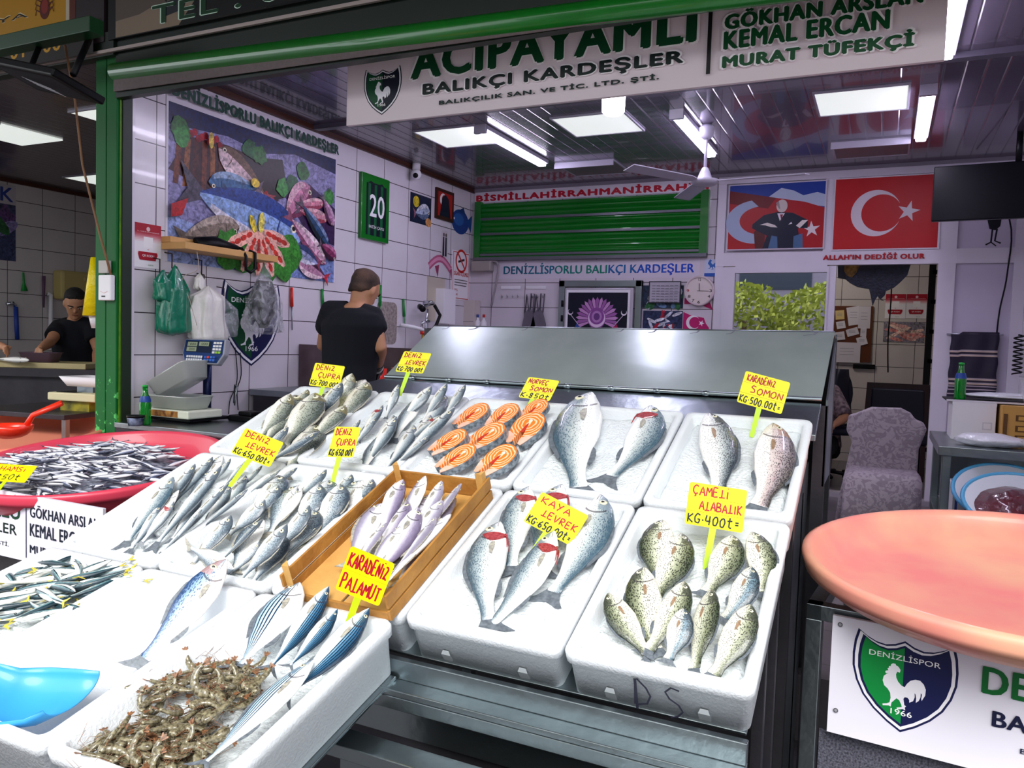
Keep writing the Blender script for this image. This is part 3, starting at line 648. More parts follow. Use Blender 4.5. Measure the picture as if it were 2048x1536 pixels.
eye_w = mat('fish_eye_ring', 'd8d4b8', .15, coat=1); eye_p = mat('fish_pupil', '07080c', .05, coat=1); gill_m = mat('gill_red', '8c1626', .3, nscale=60, namt=.6, col2='d05a5a', coat=.5, bump=.5, bscale=150)
# tables: s -> upper, lower, half thickness  (unit length body)
SP = {
 'bream': dict(up=[(0, .01), (.03, .055), (.09, .12), (.18, .175), (.33, .205), (.5, .185), (.68, .12), (.82, .06), (.92, .035), (1, .04)],
   lo=[(0, .012), (.04, .04), (.1, .075), (.22, .125), (.38, .15), (.55, .135), (.7, .085), (.82, .045), (.92, .032), (1, .04)], th=[(0, .016), (.05, .050), (.12, .068), (.2, .078), (.4, .085), (.6, .06), (.8, .028), (1, .006)], tail=(.17, .15, .35), fin=fin_m),
 'bass': dict(up=[(0, .01), (.05, .045), (.15, .085), (.3, .115), (.5, .11), (.7, .07), (.85, .042), (.93, .034), (1, .04)],
   lo=[(0, .012), (.05, .035), (.15, .07), (.3, .10), (.5, .10), (.7, .062), (.85, .036), (.93, .032), (1, .04)], th=[(0, .016), (.05, .042), (.12, .058), (.2, .066), (.4, .072), (.65, .05), (.85, .024), (1, .006)], tail=(.13, .11, .3), fin=fin_d),
 'slim': dict(up=[(0, .008), (.05, .03), (.15, .058), (.3, .078), (.5, .074), (.7, .05), (.88, .028), (1, .03)],
   lo=[(0, .01), (.05, .028), (.15, .055), (.3, .075), (.5, .07), (.7, .045), (.88, .026), (1, .03)], th=[(0, .014), (.05, .034), (.12, .044), (.2, .050), (.4, .056), (.65, .04), (.85, .02), (1, .005)], tail=(.12, .09, .35), fin=fin_m),
 'trout': dict(up=[(0, .012), (.04, .05), (.12, .09), (.25, .125), (.42, .14), (.6, .125), (.76, .08), (.88, .052), (1, .06)],
   lo=[(0, .014), (.04, .045), (.12, .085), (.25, .12), (.42, .14), (.6, .12), (.76, .075), (.88, .05), (1, .06)], th=[(0, .018), (.04, .048), (.1, .066), (.2, .082), (.42, .095), (.65, .07), (.85, .034), (1, .008)], tail=(.10, .12, .12), fin=fin_d),
 'bonito': dict(up=[(0, .004), (.06, .035), (.16, .07), (.32, .105), (.5, .105), (.7, .07), (.86, .028), (.95, .012), (1, .016)],
   lo=[(0, .005), (.06, .035), (.16, .07), (.32, .10), (.5, .10), (.7, .065), (.86, .026), (.95, .012), (1, .016)], th=[(0, .005), (.08, .035), (.2, .065), (.42, .08), (.65, .055), (.85, .02), (1, .008)], tail=(.08, .12, .7), fin=fin_d),
 'small': dict(up=[(0, .008), (.08, .045), (.25, .085), (.5, .085), (.75, .045), (.92, .018), (1, .02)], lo=[(0, .01), (.08, .05), (.25, .085), (.5, .08), (.75, .04), (.92, .018), (1, .02)],
   th=[(0, .01), (.1, .035), (.35, .06), (.7, .035), (1, .006)], tail=(.12, .10, .6), fin=fin_y)}
def fish_proto(name, sp, skin, bend=0, L=1, simple=False, red=False, finm=None, n=14, K=22, thick=1.0):
    """unit-length fish along -x (head at +x end = 0 ... tail), dorsal +y, lying on its side in the xy plane"""
    d = SP[sp]; fm = finm or d['fin']
    if simple: n, K = 8, 9
    def cen(s):  # centre line with a bend (arc); returns point and unit tangent toward the tail
        a = bend*(s-.35); P = Vector((0, 0)); 
        if abs(bend) < 1e-4: return Vector((.5-s, 0)), Vector((-1, 0))
        # integrate arc
        k = 1/bend; x = .5-(math.sin(bend*(s-.5))*k+.0)-0; y = -(1-math.cos(bend*(s-.5)))*k
        t = Vector((-math.cos(bend*(s-.5)), -math.sin(bend*(s-.5)))); return Vector((x-.5, y)), t
    b = MB(); rings = []; fuv = []
    for k in range(K+1):
        s = (k/K)**1.25 if k < K else 1.0
        c, t = cen(s); nrm = Vector((t.y, -t.x)); u, l, h = lerp_tab(d['up'], s), lerp_tab(d['lo'], s), lerp_tab(d['th'], s)*thick; ring = []
        for i in range(n):
            a = 2*math.pi*i/n; cs, sn = math.cos(a), math.sin(a); e = (u if cs > 0 else l)*cs; z = h*math.copysign(abs(sn)**.85, sn)*(1-.15*abs(cs))
            p = c+nrm*e; ring.append((p.x, p.y, z)); fuv.append((s, cs, 0))
        rings.append(ring)
    b.loft(rings, 0, True)
    root = empty(name)
    def tailpoly(dst):
        tl, tw, fork = d['tail']; c, t = cen(1.0); nrm = Vector((t.y, -t.x)); hw = lerp_tab(d['up'], 1)
        pts = [(-.02, hw*.8), (tl*.45, tw*.55), (tl, tw), (tl*(1-.25*fork), tw*.55), (tl*(1-fork), 0), (tl*(1-.25*fork), -tw*.55), (tl, -tw), (tl*.45, -tw*.55), (-.02, -hw*.8)]
        o = MB(); o.prism([(c+t*x+nrm*y)[:] for x, y in pts], -.0035, .0035); return o
    if simple:
        tp = tailpoly(1); k0 = len(b.v); b.add(tp.v, tp.f, 1, False); fuv += [(1, 0, 0)]*len(tp.v)
        c, t = cen(.12); nrm = Vector((t.y, -t.x)); hz = lerp_tab(d['th'], .12)*thick
        for z in (1, -1):
            p = c+nrm*.012; k0 = len(b.v); b.ball((p.x, p.y, z*hz*.8), (.02, .02, .012), 8, 5, 2); fuv += [(.1, 0, 0)]*(len(b.v)-k0)
    me_o = b.build('body', [skin, fm, eye_p] if simple else skin, None if simple else root)
    at_ = me_o.data.attributes.new('fuv', 'FLOAT_VECTOR', 'POINT'); at_.data.foreach_set('vector', [q for p in fuv for q in p])
    if simple:
        me_o.name = name; bpy.data.objects.remove(root); return me_o
    tailpoly(1).build('tail_fin', fm, root)
    def fin(nm, s0, s1, hgt, side, m, rake=.03):
        o = MB(); K2 = 8; top = []; bot = []
        for i in range(K2+1):
            s = s0+(s1-s0)*i/K2; c, t = cen(s); nrm = Vector((t.y, -t.x))*side; r = lerp_tab(d['up' if side > 0 else 'lo'], s); hh = hgt*math.sin(math.pi*min(1, (i+.6)/K2*.9))**.6*(1+.12*(i % 2))
            bot.append((c+nrm*(r*.93))[:]); top.append((c+nrm*(r+hh)+t*rake)[:])
        o.prism(bot+top[::-1], -.003, .003); o.build(nm, m, root)
    fin('dorsal_fin', .30, .70, .015, 1, fm); fin('anal_fin', .62, .78, .018, -1, fm)
    c, t = cen(.27); nrm = Vector((t.y, -t.x)); hz = lerp_tab(d['th'], .27)*thick
    for z in (1, -1):
        o = MB(); c1 = c-nrm*.02; pts = [c1+nrm*.008, c1+t*.05+nrm*.018, c1+t*.13+nrm*.004, c1+t*.14-nrm*.010, c1+t*.06-nrm*.014, c1-nrm*.008]
        vs = [(p.x, p.y, z*(hz*(.99 if i in (0, 5) else 1.0)+.012-.010*(i in (0, 5)))) for i, p in enumerate(pts)]; vs += [(x, y, zz-z*.004) for x, y, zz in vs]
        o.add(vs, [(0, 1, 2, 3, 4, 5), (11, 10, 9, 8, 7, 6)]+[(i, (i+1) % 6, (i+1) % 6+6, i+6) for i in range(6)]); o.build('pectoral_fin', fin_r if fm is not fin_m and red is False and sp == 'trout' else fin_m, root)
    es = {'bream': .125, 'bonito': .10, 'bass': .12, 'slim': .11, 'trout': .095, 'small': .09}[sp]; er = {'bream': .034, 'bonito': .017, 'bass': .025, 'slim': .02, 'trout': .02, 'small': .028}[sp]
    c, t = cen(es); nrm = Vector((t.y, -t.x)); p = c+nrm*(lerp_tab(d['up'], es)*.38); hz = lerp_tab(d['th'], es)*thick*.86
    for z in (1, -1):
        o = MB(); o.ball((p.x, p.y, z*hz), (er, er, er*.6), 14, 6, 0); o.ball((p.x, p.y, z*(hz+er*.3)), (er*.5, er*.5, er*.42), 12, 6, 1); o.build('eye', [eye_w, eye_p], root)
    for sg in ((1, -1) if red else ()):
        o = MB(); c, t = cen(.185); nrm = Vector((t.y, -t.x)); hz = lerp_tab(d['th'], .19)*thick; pts = []
        for i in range(9): a = -1+2*i/8; pts.append(c+t*(.07*(1-a*a)+.005)+nrm*(a*.066-.012))
        for i in range(8, -1, -1): a = -1+2*i/8; pts.append(c+t*(-.015*(1-a*a)-.0)+nrm*(a*.066-.012))
        vs = [(p.x, p.y, sg*(hz*1.03*math.sqrt(max(.12, 1-((p-c).dot(nrm)/.095)**2))+.006)) for p in pts]+[(p.x, p.y, sg*.02) for p in pts]; q = len(pts)
        o.add(vs, [tuple(range(q)), tuple(range(2*q-1, q-1, -1))]+[(i, q+i, q+(i+1) % q, (i+1) % q) for i in range(q)]); o.build('open_gill', gill_m, root)
        o = MB(); P1 = [c+t*(-.02)-nrm*.07, c+t*.03-nrm*.085, c+t*.12-nrm*.098]; o.tube([(p.x, p.y, sg*hz*.5) for p in P1], [.009, .006, .003], 6); o.build('gill_strip', gill_m, root)
    return root
SK = {
 'bream': fish_mat('bream_skin', '3c4a58', 'c8d0d4', 'f6f6f2', head='56606a', spk=1.0, edge=.35, tint='8c9ca8', spots=(13, .30, .20, '3c4854')),
 'bream_gold': fish_mat('bream_skin_golden', '4e5658', 'b8bcae', 'f4f1e6', head='7a704a', spk=.9, edge=.3, tint='8c948c', spots=(13, .30, .20, '444a40')),
 'bass': fish_mat('bass_skin', '38444f', 'ccd4d8', 'f8f7f4', head='5c6672', spk=.7, edge=.3, tint='94a2ac', spots=(18, .24, .20, '4a5662')),
 'bass_big': fish_mat('bass_skin_large', '4c6472', 'ccd4d4', 'f6f8f8', head='8494a0', spk=.9, edge=.25, tint='a6b4ba', spots=(17, .28, .24, '3f586a')),
 'trout': fish_mat('trout_skin', '3c4636', 'c9cdb4', 'f4f2e0', head='3c4038', spk=.7, edge=.3, tint='8c9276', spots=(12, .36, .14, '1c201a')),
 'trout_b': fish_mat('trout_skin_blue', '35444c', 'bcc4c0', 'f2f2e8', head='3c444c', spk=.8, edge=.2, tint='7c98a8', spots=(12, .36, .14, '1c2630')),
 'trout_big': fish_mat('trout_skin_large', '36444e', 'd8dcdc', 'f8f7f2', head='4c4c46', spk=.6, edge=.35, tint='9aa4a8', spots=(17, .33, .20, '2a3038')),
 'trout_rose': fish_mat('trout_skin_rosy', '5a5450', 'dcd8d4', 'f8f4ee', head='9a6a3c', spk=.6, edge=.3, tint='a89ca0', spots=(17, .33, .20, '2e2a30'), blush='c07a86'),
 'slim': fish_mat('whiting_skin', '8a8498', 'e6e6ee', 'faf8f6', head='a29cac', spk=.6, edge=.4, tint='a49eb4'),
 'slim_p': fish_mat('whiting_skin_purple', '6a5e7a', 'ccc6d6', 'f6f4f8', head='7a6e88', spk=.6, edge=.3, tint='9288a4'),
 'bonito': fish_mat('bonito_skin', '10283e', '6e9ab8', 'eaf1f5', head='2a4660', stripes=34, spk=.35, edge=.25, tint='3c6c90', bump=.1),
 'bonito_w': fish_mat('bonito_skin_pale', '1c3a56', 'cfe0ea', 'f8fafb', head='5a7c96', stripes=30, spk=.3, edge=.6, tint='a8c6d8', bump=.1),
 'mullet': fish_mat('mullet_skin', '2c4a78', 'b4cae0', 'fbf4f2', head='c0968c', spk=.35, edge=.4, tint='8cacce', spots=(11, .30, .25, '22406c')),
 'mackerel': fish_mat('small_mackerel_skin', '17303c', '8fb0b4', 'f0f2ec', spk=.6, edge=.2, tint='4c7078', gill=False, stripes=9),
 'anchovy': fish_mat('anchovy_skin', '1c2238', 'c4c8d8', 'eeeef4', spk=.5, edge=.25, tint='5a6488', gill=False)}
PROTO = {}
def get_proto(sp, skin, bend, red=False, finm=None):
    k = (sp, skin, round(bend, 1), red)
    if k not in PROTO:
        PROTO[k] = reg(fish_proto('x', sp, SK[skin], bend, red=red, finm=finm))
    return PROTO[k]
USED = set()
EXT = {'sea_bream': 1.14, 'sea_bass': 1.06}
WF = {'bream': 1.46, 'bass': 1.48, 'slim': 1.5, 'trout': 1.55, 'bonito': 1.62}
def fish(kind, sp, skin, row, hx, hy, tx, ty, w, label, group, flip=False, bend=0, hh=.0, ht=-.01, roll=0, red=False, finm=None):
    """head pixel, tail-root pixel measured in the photograph -> the two ends laid on the tray plane; w = body depth factor"""
    A = row.px(hx, hy, hh); B = row.px(tx, ty, ht); B = A+(B-A)*EXT.get(kind, 1.0); d = A-B; L = d.length
    p = get_proto(sp, skin, abs(bend) if sp == 'trout' else bend, red, finm)
    if p in USED: o = copy_thing(p)
    else: o = p; USED.add(p)
    z = row.n.copy(); z.rotate(Matrix.Rotation(math.radians(roll), 3, d.normalized()))
    m_ = frame((A+B)/2, d, z)
    if not flip: m_ = m_ @ Matrix.Rotation(math.pi, 4, 'X')
    o.matrix_world = m_ @ Matrix.Diagonal((L*1.03, L*w*WF[sp], L*min(w, 1.1)*.80, 1)); o.name = kind
    tag(o, label, 'fish', group); return o
def batch(kind, sp, row, base, group, rows):
    for r in rows:
        k = dict(r[6]) if len(r) > 6 else {}
        hh = base+k.pop('hh', .02)*1.35+.012; ht = base+k.pop('ht', .0)
        fish(kind, sp, k.pop('skin', None) or r[5], row, r[0], r[1], r[2], r[3], k.pop('w', 1.0), r[4], group, hh=hh, ht=ht, **k)
# --- ten small trout (front right) : flip=True puts the back on the left
T = 'small speckled trout on ice in the DS tray'
batch('trout', 'trout', ROW2, -.018, T, [
 (1316, 1042, 1309, 1160, 'small trout at the back left corner of the DS tray, next to the price sign', 'trout', dict(flip=True, bend=.3, w=1.05)),
 (1372, 1071, 1318, 1195, 'pale-bellied small trout just left of the stake of the 400 price sign', 'trout', dict(bend=.35, w=1.0)),
 (1474, 1075, 1424, 1184, 'small trout just right of the stake of the 400 price sign', 'trout', dict(bend=.3, w=1.1)),
 (1515, 1066, 1533, 1182, 'small trout at the back right corner of the DS tray', 'trout', dict(bend=.4, w=.95)),
 (1278, 1138, 1298, 1296, 'long small trout lying below the back left one, tail toward the front', 'trout', dict(flip=True, bend=-.3, w=.9, hh=.024)),
 (1376, 1168, 1306, 1300, 'curved small trout with a yellow belly in the middle of its tray', 'trout', dict(bend=.3, w=.92, hh=.034, ht=.006)),
 (1423, 1182, 1390, 1334, 'narrow grey-green small trout in the centre of the front, back upward', 'trout', dict(bend=.05, w=.82, roll=-25, hh=.03)),
 (1511, 1138, 1458, 1238, 'bluish small trout second from the front at the right edge of the tray', 'trout_b', dict(bend=.35, w=1.05, hh=.03)),
 (1213, 1190, 1290, 1308, 'small trout at the front left, angled the opposite way to the others', 'trout', dict(flip=True, bend=.2, w=.95, hh=.026)),
 (1372, 1220, 1342, 1318, 'short small trout at the front centre with its head over its neighbour', 'trout_b', dict(bend=.2, w=1.2, hh=.036, ht=.01)),
 (1506, 1214, 1434, 1350, 'largest small trout, at the front right corner of the tray', 'trout', dict(bend=.25, w=.98, hh=.04, ht=.006))])
batch('sea_trout', 'trout', ROW1, -.012, 'two large trout in the back right tray', [
 (1429, 828, 1449, 984, 'large silver trout with speckled blue back, left one beside the 500 price sign', 'trout_big', dict(bend=.4, w=.66)),
 (1560, 852, 1534, 1012, 'large trout with a rosy flank and orange snout at the back right', 'trout_rose', dict(bend=.38, w=.72, roll=8))])
batch('sea_bass', 'bass', ROW1, -.01, 'two large silver fish in the back row', [
 (1166, 789, 1142, 960, 'large silver fish showing its whole tail fin, left one of two on bare ice', 'bass_big', dict(flip=True, bend=.3, w=.92)),
 (1318, 815, 1247, 944, 'large silver fish with a red gill slit, right one of two on bare ice', 'bass_big', dict(bend=.45, w=.95, red=True))])
batch('sea_bass', 'bass', ROW2, -.014, 'large gill-opened bass on ice', [
 (1052, 976, 1020, 1120, 'gill-opened bass behind the others, left of the 650 sign in the middle row', 'bass_big', dict(flip=True, bend=.15, w=.95, red=True)),
 (1115, 972, 1078, 1120, 'gill-opened bass half hidden behind the KAYA LEVREK price sign', 'bass_big', dict(flip=True, bend=.2, w=.95, red=True, ht=.004)),
 (984, 1048, 962, 1225, 'gill-opened bass nearest the wooden crate, tail to the tray front', 'bass_big', dict(flip=True, bend=.35, w=.98, red=True)),
 (1214, 995, 1128, 1172, 'large bass with closed gills lying along the right side of its tray', 'bass_big', dict(bend=.3, w=.98, hh=.03)),
 (1120, 1068, 1000, 1246, 'longest gill-opened bass, in front, curving toward the tray corner', 'bass_big', dict(flip=True, bend=-.4, w=.85, red=True, hh=.034, ht=-.004))])
G = 'slim silver fish packed in the wooden crate'; CR = lambda i: G
C_ = [(800, 960, 769, 1045, 'slim_p', 'purple-headed slim fish standing highest at the crate back left corner'), (847, 955, 812, 1040, 'slim', 'slim fish poking highest at the centre of the crate back'),
 (888, 964, 845, 1035, 'slim', 'slim pale fish third along the crate back, counted from the left'), (919, 970, 870, 1040, 'slim', 'slim pale fish at the crate back right corner post'),
 (759, 1008, 712, 1096, 'slim', 'slim fish lying against the left side board of the crate'), (822, 1004, 765, 1100, 'slim_p', 'purple-backed slim fish in the middle of the crate'),
 (878, 1002, 836, 1080, 'slim', 'short silver slim fish between two dark ones at the crate right'), (897, 1032, 800, 1134, 'slim_p', 'dark slim fish along the right side board of the crate'),
 (843, 1019, 782, 1118, 'slim_p', 'long purple-backed slim fish on top at the crate centre'), (768, 1048, 724, 1112, 'slim', 'silver slim fish low at the left of the crate, by the price sign'),
 (803, 1052, 752, 1122, 'slim', 'white-bellied slim fish above the PALAMUT sign'), (876, 1034, 812, 1116, 'slim', 'slim fish on top near the right front of the pile in the crate')]
CX = [(812, 1000, 775, 1095, 'slim', 'silver slim fish under the top layer at the crate centre'), (858, 990, 815, 1090, 'slim', 'silver slim fish of the lower layer right of the crate centre'), (905, 1000, 850, 1085, 'slim', 'silver slim fish against the right board near the crate back'),
 (780, 1010, 735, 1110, 'slim', 'silver slim fish of the lower layer near the left board'), (870, 1045, 815, 1130, 'slim', 'silver slim fish lying low at the front right of the pile'), (790, 1060, 745, 1130, 'slim', 'silver slim fish lowest at the front of the crate pile')]
for i, (a, b_, c, d, sk, lb) in enumerate(CX): fish('whiting', 'slim', sk, ROW2, a, b_, c+(c-a)*.3, d+(d-b_)*.3, 1.0, lb, G, flip=i % 2 == 1, bend=(-.2, .1)[i % 2], hh=.03, ht=.018, roll=(-20, 15)[i % 2])
for i, (a, b_, c, d, sk, lb) in enumerate(C_):
    c += (c-a)*.28; d += (d-b_)*.28
    fish('whiting', 'slim', sk, ROW2, a, b_, c, d, 1.12, lb, G, flip=i % 3 == 1, bend=(-.2, .1, .25)[i % 3], hh=.075 if i < 4 else .045+.003*i, ht=.03 if i < 4 else .025+.002*i, roll=(20, -15, 0, -30)[i % 4])
# bream, middle row
BM = 'grey bream piled in the middle row'
batch('sea_bream', 'bream', ROW2, -.02, BM, [
 (594, 936, 548, 968, 'bream far back in the middle-row pile, at its left corner', 'bream', dict(w=.8)),
 (652, 940, 600, 990, 'silver bream at the back of the pile, left of the 650 sign stake', 'bream', dict(w=.8)),
 (703, 950, 660, 1000, 'pale bream at the back of the pile, right of the 650 sign stake', 'bream', dict(w=.9, hh=.015)),
 (745, 960, 690, 1024, 'dark-backed bream in the back right corner of the pile', 'bream', dict(w=.8, hh=.015)),
 (556, 972, 510, 1036, 'bream with a clear white-ringed eye, uppermost of the left column', 'bream', dict(w=.85, hh=.022, ht=.0)),
 (594, 975, 560, 1040, 'white-bellied bream turned belly-up in the pile', 'bream', dict(w=.62, roll=50, hh=.02)),
 (638, 970, 600, 1050, 'broad bream with a dark neck band, second row of the pile', 'bream', dict(w=1.0, hh=.034, ht=.0)),
 (680, 970, 646, 1054, 'broad grey bream with an orange pectoral fin, right side of the pile', 'bream', dict(w=.98, hh=.036, ht=.005)),
 (529, 1000, 470, 1060, 'pale bream with its face up at the left of the pile', 'bream', dict(w=.85, hh=.03, ht=.0, roll=20)),
 (618, 1012, 562, 1092, 'bream with a bright eye in the very middle of the pile', 'bream', dict(w=.9, hh=.05, ht=.012)),
 (640, 1052, 560, 1124, 'thin dark bream wedged along the right edge of the tray', 'bream', dict(w=.45, hh=.03, ht=.0, roll=-40)),
 (461, 1032, 398, 1112, 'large pale bream at the left front corner of the pile', 'bream', dict(w=.85, hh=.03, ht=.0)),
 (525, 1040, 448, 1116, 'dark bream lying across the front left of the pile', 'bream', dict(w=.62, hh=.045, ht=.01, roll=-20)),
 (518, 1082, 466, 1142, 'white-bellied bream at the very front of the pile', 'bream', dict(w=.55, hh=.03, ht=.008, roll=35)),
 (573, 1050, 496, 1142, 'big dark-speckled bream on top at the front of the pile', 'bream', dict(w=.85, hh=.06, ht=.02)),
 (466, 1138, 392, 1102, 'grey bream lying sideways across the tray front, tail to the left', 'bream', dict(w=.5, hh=.014, ht=.02, roll=60))])
BB = 'golden-browed bream in the back left tray'
batch('sea_bream', 'bream', ROW1, -.012, BB, [
 (615, 780, 583, 822, 'bream hidden behind the 700 GUPRA sign', 'bream_gold', dict(w=.8)),
 (704, 748, 672, 806, 'white-bellied bream at the very back, rising beside the worker', 'bream_gold', dict(w=.8, roll=40, hh=.05)),
 (734, 765, 684, 836, 'golden bream at the back right of its tray, eye toward the panel', 'bream_gold', dict(w=.9, hh=.04)),
 (683, 766, 636, 830, 'pale blue bream with a round eye overlapping the 700 GUPRA sign', 'bream', dict(w=1.0, hh=.06, ht=.01)),
 (580, 789, 526, 866, 'white-bellied bream at the left edge of the back tray', 'bream_gold', dict(w=.7, hh=.045, roll=25)),
 (630, 788, 580, 876, 'largest golden bream with a dark blotched head', 'bream_gold', dict(w=1.0, hh=.05, ht=.01)),
 (690, 812, 628, 876, 'golden bream lying under the pale blue one', 'bream_gold', dict(w=.95, hh=.04, ht=.01)),
 (576, 855, 530, 900, 'dark bream half hidden behind the 650 LEVREK sign', 'bream', dict(w=.95, hh=.03)),
 (636, 865, 552, 914, 'dark slender bream lowest in the back left tray', 'bream', dict(w=.72, hh=.04, ht=.01))])
LB = 'slim sea bass in the back row'
batch('sea_bass', 'bass', ROW1, -.01, LB, [
 (797, 770, 774, 830, 'bass standing at the stake of the 700 LEVREK sign', 'bass', dict(w=1.0, hh=.05)),
 (862, 774, 808, 836, 'white-bellied bass second along the tray back', 'bass', dict(w=1.0, hh=.045, roll=20)),
 (893, 768, 850, 836, 'bass third along the tray back with a ringed eye', 'bass', dict(w=.9, hh=.05)),
 (930, 770, 890, 832, 'bass at the back right corner of the bass tray, next to the salmon', 'bass', dict(w=.9, hh=.045)),
 (765, 812, 722, 872, 'bass with a red gill at the left edge of the back bass tray', 'bass', dict(w=.85, red=True, hh=.03)),
 (720, 840, 690, 880, 'small bass at the far left, below the bream', 'bass', dict(w=.9)),
 (752, 836, 712, 886, 'bass just behind the 650 GUPRA sign', 'bass', dict(w=.9, hh=.03)),
 (880, 832, 812, 884, 'gill-opened bass in the middle of the back bass tray', 'bass', dict(w=.85, red=True, hh=.03)),
 (792, 835, 738, 920, 'dark-headed bass pointing straight down the tray centre', 'bass', dict(w=.8, hh=.04, ht=.0)),
 (908, 816, 800, 922, 'longest bass, lying along the right edge beside the salmon', 'bass', dict(w=.6, hh=.045, ht=.005)),
 (858, 872, 790, 930, 'bass at the front right of the back bass tray', 'bass', dict(w=.7, hh=.03))])
LM = 'slim sea bass in the middle row'
batch('sea_bass', 'bass', ROW2, -.018, LM, [
 (424, 916, 352, 1000, 'pale bass at the back left edge of the middle-row tray', 'bass', dict(w=.7, hh=.02)),
 (461, 918, 426, 965, 'bass under the left corner of the 650 LEVREK sign', 'bass', dict(w=.8)),
 (492, 922, 452, 968, 'bass under the stake of the 650 LEVREK sign', 'bass', dict(w=.8, hh=.015)),
 (524, 932, 482, 975, 'bass in front of the stake of the 650 LEVREK sign', 'bass', dict(w=.8, hh=.02)),
 (560, 940, 488, 994, 'dark-backed bass at the right, beside the bream pile', 'bass', dict(w=.6, hh=.03)),
 (345, 957, 262, 1072, 'large pale bass at the front left of the tray', 'bass_big', dict(w=.8, hh=.03)),
 (389, 930, 320, 1020, 'pale bass second from the left edge', 'bass', dict(w=.7, hh=.025)),
 (347, 1004, 290, 1078, 'bass with a slit reddish belly at the lower left', 'bass', dict(w=.75, hh=.045, ht=.015, roll=30, red=True)),
 (441, 934, 326, 1072, 'long bass with a clear eye on top of the pile', 'bass', dict(w=.55, hh=.055, ht=.01)),
 (456, 968, 334, 1094, 'long grey bass reaching furthest to the front lip', 'bass', dict(w=.46, hh=.05, ht=.0)),
 (494, 980, 408, 1052, 'thick dark-backed bass at the front right of the pile', 'bass', dict(w=.65, hh=.055, ht=.01)),
 (403, 1020, 346, 1086, 'short dark bass lowest at the front of the pile', 'bass', dict(w=.62, hh=.04, ht=.0))])
for kd, sp_, sk_, row_, pts_, lb_, gp_ in (('sea_bream', 'bream', 'bream', ROW2, [(575, 1010), (610, 1060), (660, 1030), (500, 1080), (545, 1110), (640, 1000), (700, 1000), (540, 990)], 'bream of the lower layer mostly covered by others in the middle row', 'covered bream in the middle row'),
  ('sea_bream', 'bream', 'bream_gold', ROW1, [(650, 820), (600, 850), (570, 830), (700, 800), (610, 890)], 'bream of the lower layer mostly covered by others in the back row', 'covered bream in the back row'),
  ('sea_bass', 'bass', 'bass', ROW2, [(400, 980), (440, 1010), (380, 1030), (330, 1020), (470, 990), (300, 1050), (420, 950)], 'bass of the lower layer mostly covered by others in the middle row', 'covered bass in the middle row'),
  ('sea_bass', 'bass', 'bass', ROW1, [(820, 830), (770, 870), (840, 870), (750, 900), (870, 830), (810, 890)], 'bass of the lower layer mostly covered by others in the back row', 'covered bass in the back row')):
    for i, (x, y) in enumerate(pts_): fish(kd, sp_, sk_, row_, x+22, y-38, x-28, y+40, lb_ and (.85 if sp_ == 'bream' else .7), lb_, gp_, flip=i % 3 == 0, bend=(.1, .3)[i % 2], hh=.008, ht=-.014)
# mullet and bonito
fish('grey_mullet', 'bass', 'mullet', ROW3, 454, 1124, 296, 1316, .98, 'single mullet with a pink head alone in the empty deep tray', None, flip=True, bend=-.1, hh=.065, ht=-.06, roll=28)
BN = 'dark striped bonito in the prawn tray'
for a in [(602, 1167, 488, 1326, 1.2, 'pale-bellied bonito leftmost, just above the prawns', 'bonito_w', dict(flip=True, bend=-.1, hh=.035, ht=-.02)),
 (659, 1176, 548, 1332, .62, 'dark blue bonito second from the left', 'bonito', dict(bend=.12, hh=.035, ht=-.015, roll=25)),
 (676, 1220, 585, 1330, .72, 'shorter bonito with its eye visible, third from the left', 'bonito', dict(bend=.1, hh=.03, ht=-.01, roll=20)),
 (742, 1222, 584, 1390, .62, 'dark blue bonito rightmost, along the tray wall', 'bonito', dict(bend=.22, hh=.03, ht=.0, roll=30)),
 (628, 1322, 420, 1520, .66, 'silver bonito stretched along the front of the tray beside the prawns', 'bonito_w', dict(flip=True, bend=-.12, hh=.03, ht=.01))]:
    fish('bonito', 'bonito', a[6], ROW3, a[0], a[1], a[2], a[3], a[4], a[5], BN, **a[7])
# --- small fish in quantity
def scatter(kind, proto, mats_w, n, placer, L0, label, group, seed, cat='fish'):
    rr = random.Random(seed)
    for i in range(n):
        o = proto[i % len(proto)]
        if o in USED: o = o.copy(); COL.objects.link(o)
        else: USED.add(o)
        p, nrm, dirv = placer(rr, i); z = Vector(nrm); d = Vector(dirv)
        z.rotate(Matrix.Rotation(rr.uniform(-.7, .7), 3, d.normalized())); L = L0*rr.uniform(.82, 1.15)
        if rr.random() < .5: d = -d
        o.matrix_world = frame(p, d, z) @ Matrix.Diagonal((L, L*rr.choice((1, -1))*1.0, L, 1)); o.name = kind; tag(o, label(rr, i, p) if callable(label) else label, cat, group)
def inpoly(x, y, P):
    c = False; j = len(P)-1
    for i in range(len(P)):
        if (P[i][1] > y) != (P[j][1] > y) and x < (P[j][0]-P[i][0])*(y-P[i][1])/(P[j][1]-P[i][1])+P[i][0]: c = not c
        j = i
    return c
mk = [fish_proto('mackerel', 'small', SK['mackerel'], bd, simple=True) for bd in (-.3, .1, .45)]
MP = [(-70, 1230), (0, 1172), (70, 1116), (130, 1108), (262, 1146), (205, 1190), (60, 1238), (-70, 1262)]
def place_mk(rr, i):
    while True:
        x, y = rr.uniform(-70, 262), rr.uniform(1105, 1262)
        if inpoly(x, y, MP): break
    h = -.03+.035*(i/64)+.004*rr.random(); p = ROW3.px(x, y, h); a = rr.gauss(math.radians(38), .5)
    d = Vector((math.cos(a), math.sin(a)*ROW3.v.y, math.sin(a)*ROW3.v.z+rr.uniform(-.12, .12))); return p, ROW3.n, d
scatter('mackerel', mk, None, 66, place_mk, .15, 'small yellow-tailed mackerel in the heap at the lower left', 'small mackerel heaped in the lower left tray', 5)
